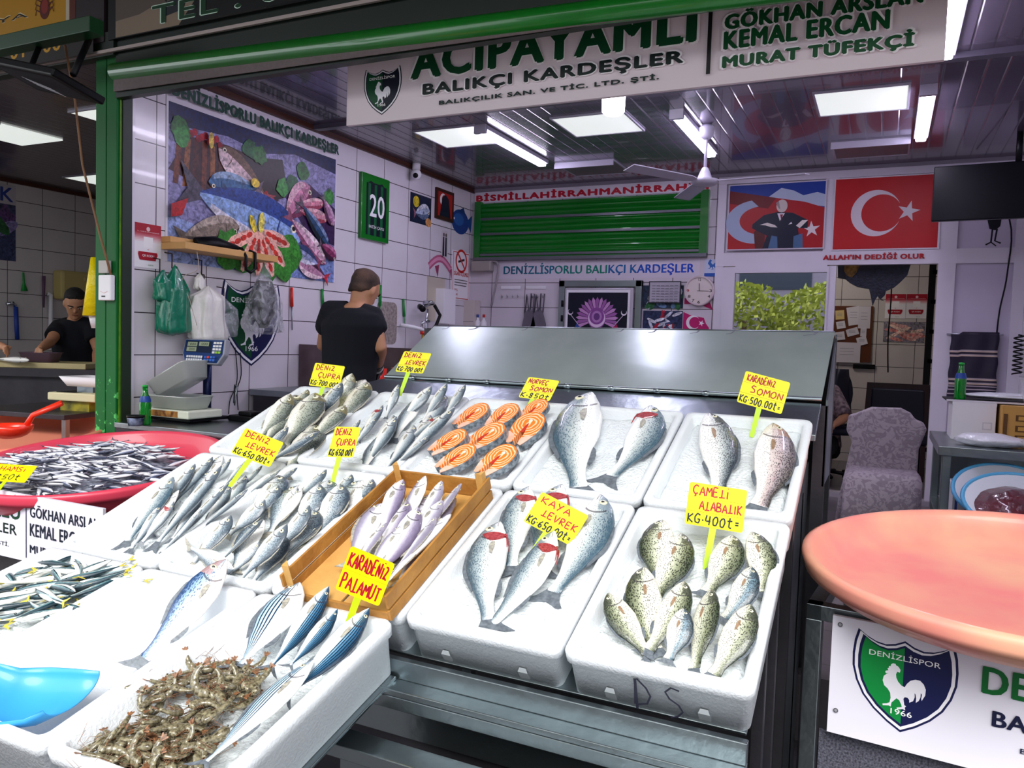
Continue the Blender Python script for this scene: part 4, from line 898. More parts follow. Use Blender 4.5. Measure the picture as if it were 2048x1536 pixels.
an = [fish_proto('anchovy', 'small', SK['anchovy'], bd, simple=True, finm=mat('anchovy_fin', '6a6070', .5)) for bd in (-.25, .15, .4)]
tm = tub1.matrix_world.copy()
bed = MB(); rings = []
def pile_h(u, v):  # height above rim plane in tub coordinates
    r = math.hypot(u+.08, (v+.06))/.46
    return -.0+(-.055)*r**2.6+.012*noise.noise(Vector((u*9, v*9, 1)))
NR = 14
for k in range(NR, 0, -1): rings.append([((.46*k/NR)*math.cos(a)-.03, (.44*k/NR)*math.sin(a)-.05, min(-.012, pile_h((.46*k/NR)*math.cos(a)-.03, (.44*k/NR)*math.sin(a)-.05)-.012)) for a in [2*math.pi*i/36 for i in range(36)]])
bed.loft([[(x*.93, y*.93, -.10) for x, y, z in rings[0]]]+rings, 0, True)
fb = bed.build('anchovy_heap', mat('anchovy_heap_mass', 'a4a8b8', .35, nscale=45, namt=.9, col2='23273a', bump=.9, bscale=70), mx=tm)
tag(fb, 'dense mass of anchovies filling the red tub beneath the top layer', 'fish', None, 'stuff')
def place_an(rr, i):
    while True:
        u, v = rr.uniform(-.50, .46), rr.uniform(-.50, .42)
        if math.hypot(u+.05, v+.07) < .43: break
    p = tm @ Vector((u, v, pile_h(u, v)+.004+.012*rr.random()+(.01 if i % 9 == 0 else 0))); a = rr.gauss(.35, .55); d = Vector((math.cos(a), math.sin(a), rr.uniform(-.25, .25))); return p, tm.to_3x3() @ Vector((0, 0, 1)), d
scatter('anchovy', an, None, 300, place_an, .125, 'little silver anchovy in the heap filling the red tub', 'anchovies heaped in the red tub', 11)

# --- salmon steaks
def salmon_mat():
    m = mat('salmon_flesh', 'f58a30', .35, coat=.4); nt, N, L = nodes_of(m); b = N['Principled BSDF']
    tc = N.new('ShaderNodeTexCoord'); w = N.new('ShaderNodeTexWave'); w.wave_type = 'RINGS'; w.rings_direction = 'SPHERICAL'; w.inputs['Scale'].default_value = 34; w.inputs['Distortion'].default_value = 3.5; w.inputs['Detail'].default_value = 1.5; w.inputs['Detail Scale'].default_value = 1.2
    mp = N.new('ShaderNodeMapping'); mp.inputs['Location'].default_value = (0, -.012, 0); L.new(tc.outputs['Object'], mp.inputs[0]); L.new(mp.outputs[0], w.inputs[0])
    r = N.new('ShaderNodeValToRGB'); L.new(w.outputs['Fac'], r.inputs[0]); e = r.color_ramp.elements; e[0].position = .5; e[0].color = lin('f5822a'); e[1].position = .92; e[1].color = lin('ffd9b0')
    L.new(r.outputs[0], b.inputs['Base Color']); return m
salm = salmon_mat(); sskin = mat('salmon_skin', '8f9aa4', .25, nscale=70, namt=.9, col2='2c343e', coat=.5); spale = mat('salmon_belly_flap', 'f6b494', .35, nscale=30, namt=.6, col2='f8dcd0', coat=.4)
def steak():
    t = empty('salmon_steak'); hw, th = .060, .022; out = []; N_ = 30
    # outline: rounded back at +y, two flaps meeting below with a notch (y-)
    o_ = [(0, .066), (.022, .062), (.042, .046), (.052, .022), (.053, -.004), (.046, -.034), (.036, -.062), (.026, -.082), (.014, -.078), (.010, -.058), (.010, -.036), (.004, -.012)]
    o_ = [(x, y) for x, y in o_]+[(-x, y) for x, y in o_[::-1][:-1]]
    # smooth by Catmull
    P = []
    for i in range(len(o_)):
        p0, p1, p2, p3 = [Vector(o_[(i+k-1) % len(o_)]) for k in range(4)]
        for t_ in (0, .5): P.append(tuple(.5*((2*p1)+(-p0+p2)*t_+(2*p0-5*p1+4*p2-p3)*t_*t_+(-p0+3*p1-3*p2+p3)*t_**3)))
    ins = [(x*.93, (y-0)*.955) for x, y in P]
    b = MB(); b.prism([(x*.965, y*.975) for x, y in P], .0, th+.0012); b.build('flesh', salm, t, bevel=.0015)
    b = MB(); n = len(P); b.prism(P, -.001, th-.0005); b.build('skin', sskin, t)
    for sx in (1, -1):
        b = MB(); b.prism([(sx*x, y) for x, y in ((.046, -.034), (.036, -.062), (.026, -.082), (.014, -.078), (.011, -.058), (.020, -.044))], th+.0008, th+.0026); b.build('belly_flap', spale, t)
    b = MB(); b.prism([(0, .012), (.003, .006), (.005, -.012), (.006, -.03), (-.006, -.03), (-.005, -.012), (-.003, .006)], th+.0008, th+.0028); b.build('bloodline', mat('salmon_red', 'c8382c', .3, coat=.4), t)
    b = MB(); b.lathe([(.007, th), (.0065, th+.003), (.001, th+.0035)], (0, .024, 0), 12); b.build('backbone', mat('bone_white', 'f6e4d0', .5), t)
    return reg(t)
ST = steak(); first = True
for x, y, s, rz, lb in [(953, 842, 1.0, -35, 'salmon steak at the back left of the steaks'), (1014, 842, .95, -25, 'salmon steak at the back centre, left of the 850 sign stake'), (1075, 830, .85, -25, 'salmon steak at the back right, half under another'),
 (1060, 868, 1.12, -12, 'largest upright salmon steak on the right side'), (908, 896, 1.0, -42, 'salmon steak at the left edge, middle of the steaks'), (981, 886, 1.1, -38, 'salmon steak in the middle of all the steaks'),
 (925, 928, 1.0, -40, 'salmon steak at the front left with torn skin'), (1004, 932, 1.05, -28, 'salmon steak at the front right, nearest the crate')]:
    o = ST if first else copy_thing(ST); first = False
    p = ROW1.px(x, y, .004); z = ROW1.n.copy(); m_ = ROW1.mx(0); m_.translation = p
    o.matrix_world = m_ @ Matrix.Rotation(math.radians(rz), 4, 'Z') @ Matrix.Rotation(math.radians(16), 4, 'X') @ Matrix.Translation((0, 0, .012)) @ Matrix.Scale(s*.95, 4); o.name = 'salmon_steak'; tag(o, lb, 'salmon steak', 'orange salmon steaks in the back row')
# --- prawns
prm = mat('prawn_shell', '948c70', .25, nscale=11, namt=.95, col2='3c3222', coat=.6); prr = mat('prawn_leg', '9a6a48', .4, nscale=12, namt=.8, col2='4a3424'); pre = mat('prawn_eye', '0a0a0c', .1)
def prawn(b_):
    t = empty('prawn'); b = MB(); K = 30; rings = []
    def c(s): a = b_*(s-.2); return Vector((.5*math.sin(a)/b_*1.0, .5*(math.cos(a)-1)/b_, 0)), Vector((math.cos(a), -math.sin(a), 0))
    for k in range(K+1):
        s = k/K*2; p, d = c(s); nn = Vector((-d.y, d.x, 0)); r = .135*(1-.30*s+.0*s)*(math.sin(min(1, (s+.06)*4)*math.pi/2)); r *= (1.10-.16*((k % 4)/4)) if s > .6 else 1.06
        rings.append([p+nn*r*math.cos(a)*(1.1)+Vector((0, 0, 1))*r*.72*math.sin(a) for a in [2*math.pi*i/10 for i in range(10)]])
    b.loft(rings); b.build('shell', prm, t)
    p, d = c(2); nn = Vector((-d.y, d.x, 0)); b = MB()
    for q in (-.5, 0, .5): e = (d+nn*q).normalized(); b.add([p-nn*.02*1, p+nn*.02, p+e*.15+nn*.03, p+e*.18, p+e*.15-nn*.03]+[v-Vector((0, 0, .012)) for v in (p-nn*.02*1, p+nn*.02, p+e*.15+nn*.03, p+e*.18, p+e*.15-nn*.03)], [(4, 3, 2, 1, 0), (5, 6, 7, 8, 9)]+[(i, (i+1) % 5, (i+1) % 5+5, i+5) for i in range(5)])
    b.build('tail_fan', prr, t)
    for k in range(6):
        p, d = c(.15+.14*k); nn = Vector((-d.y, d.x, 0)); b = MB(); b.tube([p-nn*.09, p-nn*.16-d*.03+Vector((0, 0, .02)), p-nn*.20+d*.02], [.013, .010, .005], 5); b.build('leg', prr, t)
    p, d = c(-.02); b = MB()
    for k, z in ((0, .03), (1, -.02)):
        b2 = MB(); b2.tube([p, p-d*.25+Vector((0, .1, z)), p-d*.5+Vector((0, .32+.1*k, z*2)), p-d*.35+Vector((0, .6+.2*k, z))], .0045, 4); b2.build('antenna', prr, t)
    b.tube([p+Vector((.02, .04, 0)), p-d*.17+Vector((0, .05, 0))], [.022, .003], 5); b.build('rostrum', prm, t)
    b = MB(); b.ball(p+Vector((0, .02, .055)), .017, 8, 6); b.build('eye', pre, t)
    return reg(t)
PW = [prawn(1.0), prawn(.55), prawn(1.35)]
PP = [(448, 1318), (505, 1335), (520, 1385), (478, 1430), (440, 1475), (415, 1520), (330, 1560), (230, 1540), (170, 1510), (210, 1470), (285, 1440), (280, 1390), (300, 1360), (380, 1345)]
rr = random.Random(3); sides = ['among the left ones', 'among the middle ones', 'among the right ones']
for i in range(150):
    while True:
        x, y = rr.uniform(165, 530), rr.uniform(1310, 1560)
        if inpoly(x, y, PP): break
    o = PW[i % 3]
    if o in USED: o = copy_thing(o)
    else: USED.add(o)
    h = -.058+.05*(i/150)+.006*rr.random(); p = ROW3.px(x, y, h); z = ROW3.n.copy(); a = rr.gauss(.6, .8)+(math.pi if rr.random() < .5 else 0); d = Vector((math.cos(a), math.sin(a)*ROW3.v.y, math.sin(a)*ROW3.v.z+rr.uniform(-.25, .25)))
    z.rotate(Matrix.Rotation(rr.uniform(-.9, .9), 3, d.normalized())); L = .072*rr.uniform(.85, 1.2)
    o.matrix_world = frame(p, d, z) @ Matrix.Diagonal((L, L*rr.choice((1, -1)), L, 1)); o.name = 'prawn'; tag(o, 'raw brown prawn in the heap at the bottom of the picture', 'prawn', 'raw prawns heaped in the front tray')
# ================= price tags =================
GLY = {'A': [[(0,0),(.35,1),(.7,0)],[(.12,.38),(.58,.38)]], 'B': [[(0,0),(0,1),(.5,.9),(.5,.62),(.05,.52),(.6,.42),(.6,.08),(0,0)]], 'C': [[(.65,.85),(.35,1),(.05,.75),(0,.35),(.25,0),(.65,.12)]],
 'Ç': [[(.65,.85),(.35,1),(.05,.75),(0,.35),(.25,.05),(.65,.15)],[(.3,.05),(.4,-.12),(.22,-.2)]], 'D': [[(.12,0),(.12,.95),(.0,1),(.45,.8),(.68,.35),(.5,.04),(-.02,0)]], 'E': [[(.6,.98),(.05,1),(.05,0),(.62,.04)],[(.05,.52),(.5,.52)]],
 'G': [[(.65,.85),(.3,1),(.02,.6),(.1,.1),(.5,.02),(.62,.4),(.35,.42)]], 'H': [[(0,1),(.02,0)],[(.6,1),(.58,0)],[(0,.5),(.6,.52)]], 'I': [[(.2,1),(.2,0)]], 'İ': [[(.2,.78),(.2,0)],[(.17,1.08),(.24,1.14)]],
 'K': [[(.05,1),(.05,0)],[(.62,1),(.08,.48),(.65,0)]], 'L': [[(.3,1),(.28,.05)],[(-.05,.02),(.7,.06)]], 'M': [[(0,0),(.08,.95),(.35,.4),(.62,.98),(.75,0)]], 'N': [[(.02,0),(.05,.95),(.55,.05),(.6,1)]], 'O': [[(.3,1),(.02,.6),(.08,.1),(.4,0),(.65,.4),(.55,.9),(.3,1)]],
 'P': [[(.06,0),(.06,1),(.5,.95),(.55,.6),(.1,.5)]], 'R': [[(.05,0),(.05,1),(.5,.92),(.5,.6),(.08,.5),(.62,0)]], 'S': [[(.6,.92),(.25,1),(.05,.75),(.5,.45),(.5,.1),(.02,.05)]], 'T': [[(.3,1),(.3,0)],[(0,.98),(.65,1)]], 'U': [[(0,1),(.03,.2),(.28,0),(.55,.2),(.6,1)]],
 'V': [[(0,1),(.3,0),(.62,1)]], 'Y': [[(0,1),(.3,.5),(.6,1)],[(.55,.95),(.15,-.1)]], 'Z': [[(.02,.95),(.3,1.02),(.5,.8),(.05,.05),(.35,.18),(.62,.02)]], '0': [[(.28,.95),(.03,.6),(.1,.05),(.42,.02),(.6,.5),(.5,.9),(.28,.95)]], '5': [[(.6,1),(.15,.98),(.1,.55),(.5,.5),(.5,.1),(.05,.03)]],
 '6': [[(.5,1),(.12,.6),(.05,.15),(.35,0),(.58,.22),(.4,.48),(.1,.3)]], '7': [[(.0,.98),(.6,1),(.2,0)],[(.15,.5),(.5,.52)]], '8': [[(.5,.9),(.2,1),(.08,.75),(.5,.3),(.35,0),(.05,.15),(.45,.62),(.5,.9)]], '4': [[(.1,1),(.0,.4),(.6,.42)],[(.5,.95),(.45,0)]],
 '.': [[(.1,.0),(.16,.06)]], '-': [[(.05,.45),(.4,.47)]], '=': [[(.1,.6),(.5,.62)],[(.1,.36),(.5,.38)]], '₺': [[(.3,1.1),(.25,.1),(.55,.0)],[(.02,.72),(.6,.78)]], ' ': []}
def hand(cv, t, x0, y0, w, h, col, lw, seed=0):
    rr = random.Random(seed+len(t)); n = 0; z_ = cv.z
    for c in t: n += .55 if c in ' .İI-' else 1
    cw = w/n; x = x0
    for c in t:
        ww = cw*(.55 if c in ' .İI-' else 1)
        jy = rr.uniform(-.05, .05)*h; js = rr.uniform(.9, 1.1)
        for st_ in GLY[c]:
            P = [Vector((p[0], p[1])) for p in st_]
            if len(P) > 2:
                Q = []
                for i in range(len(P)-1):
                    p0, p1, p2, p3 = P[max(i-1, 0)], P[i], P[i+1], P[min(i+2, len(P)-1)]
                    for q in (0, .33, .67): Q.append(p1.lerp(p2, q)*.55+.45*.5*((2*p1)+(-p0+p2)*q+(2*p0-5*p1+4*p2-p3)*q*q+(-p0+3*p1-3*p2+p3)*q**3))
                P = Q+[P[-1]]
            cv.z = z_+rr.random()*.0001; cv.line([(x+p.x*(ww if c not in 'İI' else ww*1.2)*1.15, y0+jy+p.y*h*js) for p in P], lw, col)
        x += ww
yel = mat('yellow_tag_plastic', 'f4ea00', .4, spec=.4); yst = mat('lime_stake_plastic', 'b8e000', .4)
RED_ = 'b01428'; BLK_ = '12181c'
def price_tag(corners, stake, row, h, lines, label, lean=.18):
    """corners tl,tr,br,bl in picture pixels; stake = bottom pixel on the tray; the card stands in the ice on its stake facing the street"""
    base = row.px(stake[0], stake[1], h); tl, tr_, br, bl_ = corners
    mc = ((bl_[0]+br[0])/2, (bl_[1]+br[1])/2)
    n = (CAM-base); n.z *= .35; n.normalize(); n = (n+Vector((0, 0, lean))).normalized()
    P = [onp(p[0], p[1], base, n) for p in corners]
    ux = ((P[1]-P[0])+(P[2]-P[3]))/2; uy = ((P[0]-P[3])+(P[1]-P[2]))/2; W_, H_ = ux.length, uy.length; c = sum(P, Vector())/4
    m_ = frame(c, ux, n); k = (uy.dot(m_.col[0].xyz))/max(1e-6, uy.dot(m_.col[1].xyz)); H_ = uy.dot(m_.col[1].xyz)
    k = max(-.35, min(.35, k))
    t = empty('price_tag', mx=m_, label=label, cat='price tag', group='yellow handwritten price tags')
    sh = Matrix(((1, k, 0, 0), (0, 1, 0, 0), (0, 0, 1, 0), (0, 0, 0, 1)))
    b = MB(); b.mx = sh; r = .006; P2 = [p[:2] for p in rrect(-W_/2, -H_/2, W_/2, H_/2, r, 0)]; b.prism(P2, -.0015, 0); b.build('card', yel, t)
    cv = Canvas(.0001); cv.mx = sh; nl = len(lines); lh = H_/nl
    for i, (tx, col, a0, a1) in enumerate(lines):
        y = H_/2-lh*(i+1)
        if i: cv.line([(-W_/2, y+lh), (W_/2, y+lh)], .0006, '9a9600')
        hand(cv, tx, -W_/2+W_*a0, y+lh*.17, W_*(a1-a0), lh*.62, col, .0042 if nl < 3 else .0034, i)
    cv.build('handwriting', PRINT, t, mx=Matrix.Translation((0, 0, .0003)))
    sb = t.matrix_world.inverted() @ base; b = MB(); wk = .0085; top = Vector((k*(-H_/2), -H_/2, -.002)); bt = Vector((sb.x, sb.y, sb.z-.0)); dx = bt-top
    bt2 = bt+dx.normalized()*.02
    b.add([(top.x-wk, top.y+.012, -.004), (top.x+wk, top.y+.012, -.004), (bt2.x+wk*.8, bt2.y, bt2.z-.001), (bt2.x-wk*.8, bt2.y, bt2.z-.001), (top.x-wk, top.y+.012, -.0016), (top.x+wk, top.y+.012, -.0016), (bt2.x+wk*.8, bt2.y, bt2.z+.0014), (bt2.x-wk*.8, bt2.y, bt2.z+.0014)],
          [(0, 1, 2, 3), (7, 6, 5, 4), (0, 4, 5, 1), (1, 5, 6, 2), (2, 6, 7, 3), (3, 7, 4, 0)]); b.build('stake', yst, t)
    return t
D3 = lambda a, b_, c: [(a, RED_, .08, .72), (b_, RED_, .22, .97), (c, BLK_, .04, .97)]
price_tag([(631, 726), (690, 732), (678, 778), (617, 770)], (640, 792), ROW1, .03, D3('DENİZ', 'ÇUPRA', 'KG-700.00₺'), 'yellow price tag reading 700 among the bream in the back left')
price_tag([(808, 703), (864, 706), (845, 748), (791, 742)], (803, 782), ROW1, .03, D3('DENİZ', 'LEVREK', 'KG-700.00₺'), 'yellow price tag reading 700 standing at the back bass tray')
price_tag([(1061, 755), (1121, 761), (1097, 803), (1033, 793)], (1052, 824), ROW1, .0, D3('NORVEÇ', 'SOMON', 'K-850₺'), 'yellow price tag reading 850 behind the salmon steaks')
price_tag([(1491, 742), (1582, 765), (1562, 829), (1474, 803)], (1506, 862), ROW1, -.01, D3('KARADENİZ', 'SOMON', 'KG-500.00₺='), 'yellow price tag reading 500 above the two large trout')
price_tag([(491, 857), (568, 884), (539, 936), (462, 904)], (467, 963), ROW2, .03, D3('DENİZ', 'LEVREK', 'KG-650.00₺='), 'yellow price tag reading 650 over the middle-row sea bass')
price_tag([(671, 856), (722, 852), (706, 918), (654, 911)], (668, 955), ROW2, .02, D3('DENİZ', 'ÇUPRA', 'KG-650.00₺'), 'yellow price tag reading 650 over the middle-row bream')
price_tag([(1086, 983), (1176, 1032), (1142, 1091), (1045, 1043)], (1052, 1125), ROW2, -.01, D3('KAYA', 'LEVREK', 'KG-650.00₺='), 'yellow price tag reading 650 amid the gill-opened bass')
price_tag([(1381, 963), (1494, 981), (1486, 1066), (1368, 1047)], (1414, 1122), ROW2, -.02, D3('ÇAMELİ', 'ALABALIK', 'KG-400₺='), 'yellow price tag reading 400 at the DS trout tray')
price_tag([(703, 1092), (790, 1128), (758, 1213), (670, 1178)], (697, 1244), ROW3, .02, [('KARADENİZ', RED_, .06, .96), ('PALAMUT', RED_, .06, .96)], 'two-line yellow tag reading KARADENIZ PALAMUT, without a price', lean=-.22)
# tag lying in the anchovies
nn = (tm.to_3x3() @ Vector((0, 0, 1))+(CAM-tm.translation).normalized()*1.0).normalized(); pc = onp(22, 946, tm @ Vector((0, 0, .06)), tm.to_3x3() @ Vector((0, 0, 1)))
b = MB(); m_ = frame(pc, (.95, .30, .0), nn)
t = empty('price_tag', mx=m_, label='yellow price tag reading HAMSI lying in the anchovies', cat='price tag', group='yellow handwritten price tags')
b.prism([p[:2] for p in rrect(-.09, -.045, .09, .045, .006, 0)], -.002, 0); b.build('card', yel, t)
cv = Canvas(.0001); hand(cv, 'HAMSİ', -.06, .008, .12, .026, RED_, .004); hand(cv, '250₺'.replace('2', 'Z'), -.05, -.034, .11, .026, BLK_, .004); cv.build('handwriting', PRINT, t, mx=Matrix.Translation((0, 0, .0003)))
b = MB(); b.box((-.008, -.09, -.004), (.008, -.03, -.002)); b.build('stake', yst, t)
# scoops
blue = mat('blue_scoop_plastic', '3c9edc', .4, coat=.2)
sc = empty('blue_scoop', mx=frame(onp(52, 1408, ROW3.o-ROW3.n*.02, ROW3.n), ROW3.v*.35+Vector((.94, 0, 0)), ROW3.n), label='light blue plastic scoop lying at the bottom left of the deep tray', cat='scoop')
b = MB(); rg = []
for x, w, z in ((-.09, .05, .02), (-.06, .075, -.012), (0, .088, -.02), (.06, .08, -.018), (.11, .062, -.012)):
    rg.append([(x+(.02*math.cos(a*1.0) if x > .1 else 0), w*math.cos(a), z+w*.55*abs(math.sin(a))*-1+.045) for a in [math.pi*i/12 for i in range(13)]])
b.loft(rg, 0, True, False, False, closed=False); o = b.build('scoop_bowl', blue, sc); md = o.modifiers.new('s', 'SOLIDIFY'); md.thickness = .003
b = MB(); b.tube([(-.08, 0, .03), (-.13, 0, .04), (-.22, .01, .045)], [.012, .013, .015], 10); b.build('handle', blue, sc)
redp = mat('red_scoop_plastic', 'f03418', .35, coat=.4)
rs = empty('red_scoop', at(18, 850, 'z', .95), label='bright red plastic scoop resting in the far left orange tub', cat='scoop')
b = MB(); rg = []
for k in range(7): a = math.pi/2*k/6; rg.append([(.11*math.sin(a+.05)*math.cos(q), .11*math.sin(a+.05)*math.sin(q), -.07*math.cos(a)) for q in [2*math.pi*i/24 for i in range(24)]])
b.loft(rg, 0, True, True, False); o = b.build('scoop_bowl', redp, rs); md = o.modifiers.new('s', 'SOLIDIFY'); md.thickness = .004
b = MB(); b.tube([(.05, .06, .0), (.075, .075, .05), (.19, .15, .115)], [(.016, .022), (.014, .02), (.015, .02)], 10); b.build('handle', redp, rs)
# ================= interior: walls and what hangs on them =================
MXL = Matrix(((0, 0, 1, XL), (1, 0, 0, 0), (0, 1, 0, 0), (0, 0, 0, 1)))       # canvas (u=y, v=z) facing +x
def wallL(px, py): p = at(px, py, 'x', XL); return p.y, p.z
def back(px, py, y=YB): p = at(px, py, 'y', y); return p.x, p.z
def canL(cv, name, label, cat, off=.004, m=PRINT, group=None):
    o = cv.build(name, m, mx=Matrix.Translation((off, 0, 0)) @ MXL); return tag(o, label, cat, group)
MXB = Matrix(((1, 0, 0, 0), (0, 0, -1, YB), (0, 1, 0, 0), (0, 0, 0, 1)))
def canB(cv, name, label, cat, off=.004, m=PRINT, mats=None):
    o = cv.build(name, m, mx=Matrix.Translation((0, -off, 0)) @ MXB); return tag(o, label, cat)
# --- flat painted fish for posters
def pfish(cv, x0, y0, x1, y1, w, back_, side, belly, flip=1, tail='8a5a6a', mi=1):
    A = Vector((x0, y0)); B = Vector((x1, y1)); d = B-A; n = Vector((-d.y, d.x)).normalized()*flip*w; P = SP['bream']
    def ol(ku, kl, s0=0, s1=1): 
        ss = [s0+(s1-s0)*i/12 for i in range(13)]
        return [(A+d*(.86*s)+n*ku(s))[:] for s in ss]+[(A+d*(.86*s)+n*kl(s))[:] for s in ss[::-1]]
    h = lambda s: math.sin(math.pi*min(1, s**.75))**.8*.5+.04
    cv.shape([(A+d*.82+n*.05)[:], (A+d*1.02+n*.42)[:], (A+d*.95)[:], (A+d*1.02-n*.42)[:], (A+d*.82-n*.05)[:]], tail, mi)
    cv.shape(ol(h, lambda s: -h(s)), side, mi); cv.shape(ol(h, lambda s: h(s)*.35), back_, mi); cv.shape(ol(lambda s: -h(s)*.45, lambda s: -h(s), .1, .9), belly, mi)
    cv.shape([(A+d*.2+n*.42)[:], (A+d*.23+n*0)[:], (A+d*.2-n*.4)[:], (A+d*.215+n*0)[:]], back_, mi)
    e = A+d*.08+n*.14; cv.disc(e.x, e.y, w*.09, w*.09, 'e8e0c8', 12, 0, mi); cv.disc(e.x, e.y, w*.05, w*.05, '08080c', 10, 0, mi)
def leaf(cv, x, y, r, c='2c7a28', seed=0, mi=1):
    rr = random.Random(seed); cv.shape([(x+r*rr.uniform(.7, 1.1)*math.cos(a), y+r*rr.uniform(.7, 1.1)*math.sin(a)) for a in [2*math.pi*i/14 for i in range(14)]], c, mi)
# big poster: real world size from its pixel corners
(y0, z1), (y1, _), (_, z0) = wallL(332, 186), wallL(673, 300), wallL(672, 565)
y0, y1, z0, z1 = 3.30, 4.87, 1.86, 2.93
PMAT = [PRINT, PHOTO]
cv = Canvas(.00015); cv.plate(y0, z0, y1, z1, .003, 'd8d2dc'); PW_, PH_ = y1-y0, 2.79-z0
U = lambda u, v: (y0+u*PW_, z0+v*PH_)
def uq(pts, c, mi=1): cv.shape([U(*p) for p in pts], c, mi)
uq([(.01, 0), (.99, 0), (.99, 1), (.01, 1)], '18204c')
uq([(.01, 0), (.99, 0), (.99, .88), (.7, .93), (.5, .86), (.3, .90), (.01, .86)], '8884b0'); uq([(0.01, .0), (.5, .0), (.35, .2), (.01, .3)], '8c9ccc'); uq([(.45, .0), (.99, 0), (.99, .2), (.7, .24), (.5, .12)], '7c90c8')
uq([(.01, .58), (.1, .82), (.3, .84), (.52, .80), (.6, .55), (.45, .42), (.2, .5)], '3a2024'); uq([(.38, .8), (.62, .86), (.66, .6), (.5, .5), (.4, .6)], '241a1c'); uq([(.62, .62), (.8, .74), (.99, .6), (.99, .3), (.8, .35)], '38204c')
for i in range(7): uq([(.03+.045*i, .5-.01*i), (.055+.045*i, .5), (.075+.04*i, .80), (.05+.04*i, .82)], ('6a3420', '8a5430', '4c2018')[i % 3])
for i in range(12): x, y = U(.06+.018*i, .84+.02*math.sin(i*2.1)); cv.disc(x, y, .022, .022, ('b0182c', '8a1022')[i % 2], 12, 0, 1)
for i in range(8): x, y = U(.42+.02*i, .56+.025*math.sin(i*1.7)); cv.disc(x, y, .018, .018, 'c02020', 12, 0, 1)
for q, (u, v) in enumerate([(.06, .86), (.07, .80), (.42, .86), (.48, .84), (.62, .66), (.68, .70), (.75, .82), (.94, .68)]): x, y = U(u, v); leaf(cv, x, y, .07, ('2c6a2c', '3c8a3c', '1e5a30')[q % 3], q)
PF = lambda a, b, c, d, w, k, s_, bl, f=1, t='6a5a6a': pfish(cv, *U(a, b), *U(c, d), w, k, s_, bl, f, t)
PF(.25, .80, .55, .52, .17, '6a5040', 'd0b4b8', 'e8d0d4', 1, 'a04048'); PF(.20, .56, .50, .60, .15, '14304c', '3a6490', '90a8c8', -1)
PF(.80, .72, .62, .40, .20, '702a4c', 'c880a0', 'e0b0c0', 1, 'a04060'); PF(.90, .62, .70, .55, .08, 'a03c58', 'd88aa0', 'f0c0c8', 1); PF(.93, .50, .70, .52, .09, 'a03c50', 'd090a0', 'e8b8c0', 1)
PF(.74, .30, .06, .50, .34, '28448c', '8aa8d8', 'dcd8e4', -1, '4a4454'); PF(.92, .14, .64, .48, .13, '8a4a6a', 'd8a8c0', 'f4dce4', 1, '905068'); PF(.94, .28, .72, .60, .10, '14202c', '2c4a70', '8098c0', 1)
PF(.36, .30, .04, .16, .17, '4a4038', '8c7c70', 'b4a498', 1, '5a5048'); PF(.97, .46, .88, .68, .09, '5a2c50', 'b880a8', 'd8b0cc', 1); PF(.86, .02, .66, .22, .12, '5a4468', 'b090b8', 'd8c4dc', 1)
PF(.72, .13, .94, .02, .13, '54304c', 'c088a8', 'ecd0d8', 1, 'c03040'); PF(.70, .22, .88, .12, .12, '34426c', '98a0c8', 'd0d0e0', 1, '8a4058'); PF(.99, .2, .86, .3, .10, '3c1a34', '84305c', 'b86890', 1)
for q, (u, v) in enumerate([(.30, .13), (.40, .12), (.50, .11), (.60, .13), (.66, .17), (.54, .11), (.62, .11)]): x, y = U(u, v); leaf(cv, x, y, .14, ('3c8a30', '2c7424')[q % 2], q+20)
for k, a in enumerate((-152, -118, -92, -66, -42, -14)):
    a = math.radians(a); cx, cy = U(.47, .31); c, s_ = math.cos(a), math.sin(a); L_ = (.34, .33, .31, .33, .33, .30)[k]
    cv.shape([(cx+t*L_*c-w*s_, cy+t*L_*s_+w*c) for t, w in ((.05, .008), (.4, .042), (.75, .045), (1, .012), (1, -.012), (.75, -.045), (.4, -.042), (.05, -.008))], 'f0b8a8', 1)
    for q in range(4): t = .3+.17*q; cv.disc(cx+t*L_*c, cy+t*L_*s_, .03, .018, 'c8382c', 10, a, 1)
x, y = U(.43, .34); cv.disc(x, y, .025, .06, 'e0c83c', 16, .4, 1); x, y = U(.48, .36); cv.disc(x, y, .028, .07, 'e8d860', 16, -.1, 1); x, y = U(.44, .63); cv.disc(x, y, .04, .03, 'e0c040', 16, 0, 1); x, y = U(.20, .83); cv.disc(x, y, .02, .05, 'd8b850', 16, 0, 1)
uq([(.01, .28), (.06, .30), (.09, .42), (.01, .36)], 'b01c20')
cv.text('DENİZLİSPORLU BALIKÇI KARDEŞLER', y0+.02, 2.805, y1-.02, 2.915, '0c3c30', .10)
canL(cv, 'fish_poster', 'large poster of assorted fish on ice on the left tiled wall', 'poster', m=PMAT)
cv.c = cv.c
# club shirt frame
(a0, _), (a1, _) = wallL(717, 400), wallL(773, 400); zt, zb = wallL(745, 352)[1], wallL(745, 482)[1]
t = empty('framed_jersey', (XL, 0, 0), label='green framed football jersey number 20 on the left wall', cat='picture frame')
b = MB(); b.box((0, a0, zb), (.03, a1, zt)); b.build('frame', greenB, t, bevel=.004)
cv = Canvas(); w = a1-a0; h_ = zt-zb
cv.rect(a0+w*.16, zb+h_*.07, a1-w*.12, zt-h_*.14, '0a1220'); cv.shape([(a0+w*.16, zt-h_*.16), (a0+w*.3, zt-h_*.10), (a0+w*.42, zt-h_*.12), (a0+w*.6, zt-h_*.12), (a0+w*.72, zt-h_*.10), (a1-w*.12, zt-h_*.18)], '0a1220')
for k in range(3): cv.rect(a0+w*(.22+.22*k), zb+h_*.07, a0+w*(.31+.22*k), zt-h_*.14, '0c5c34')
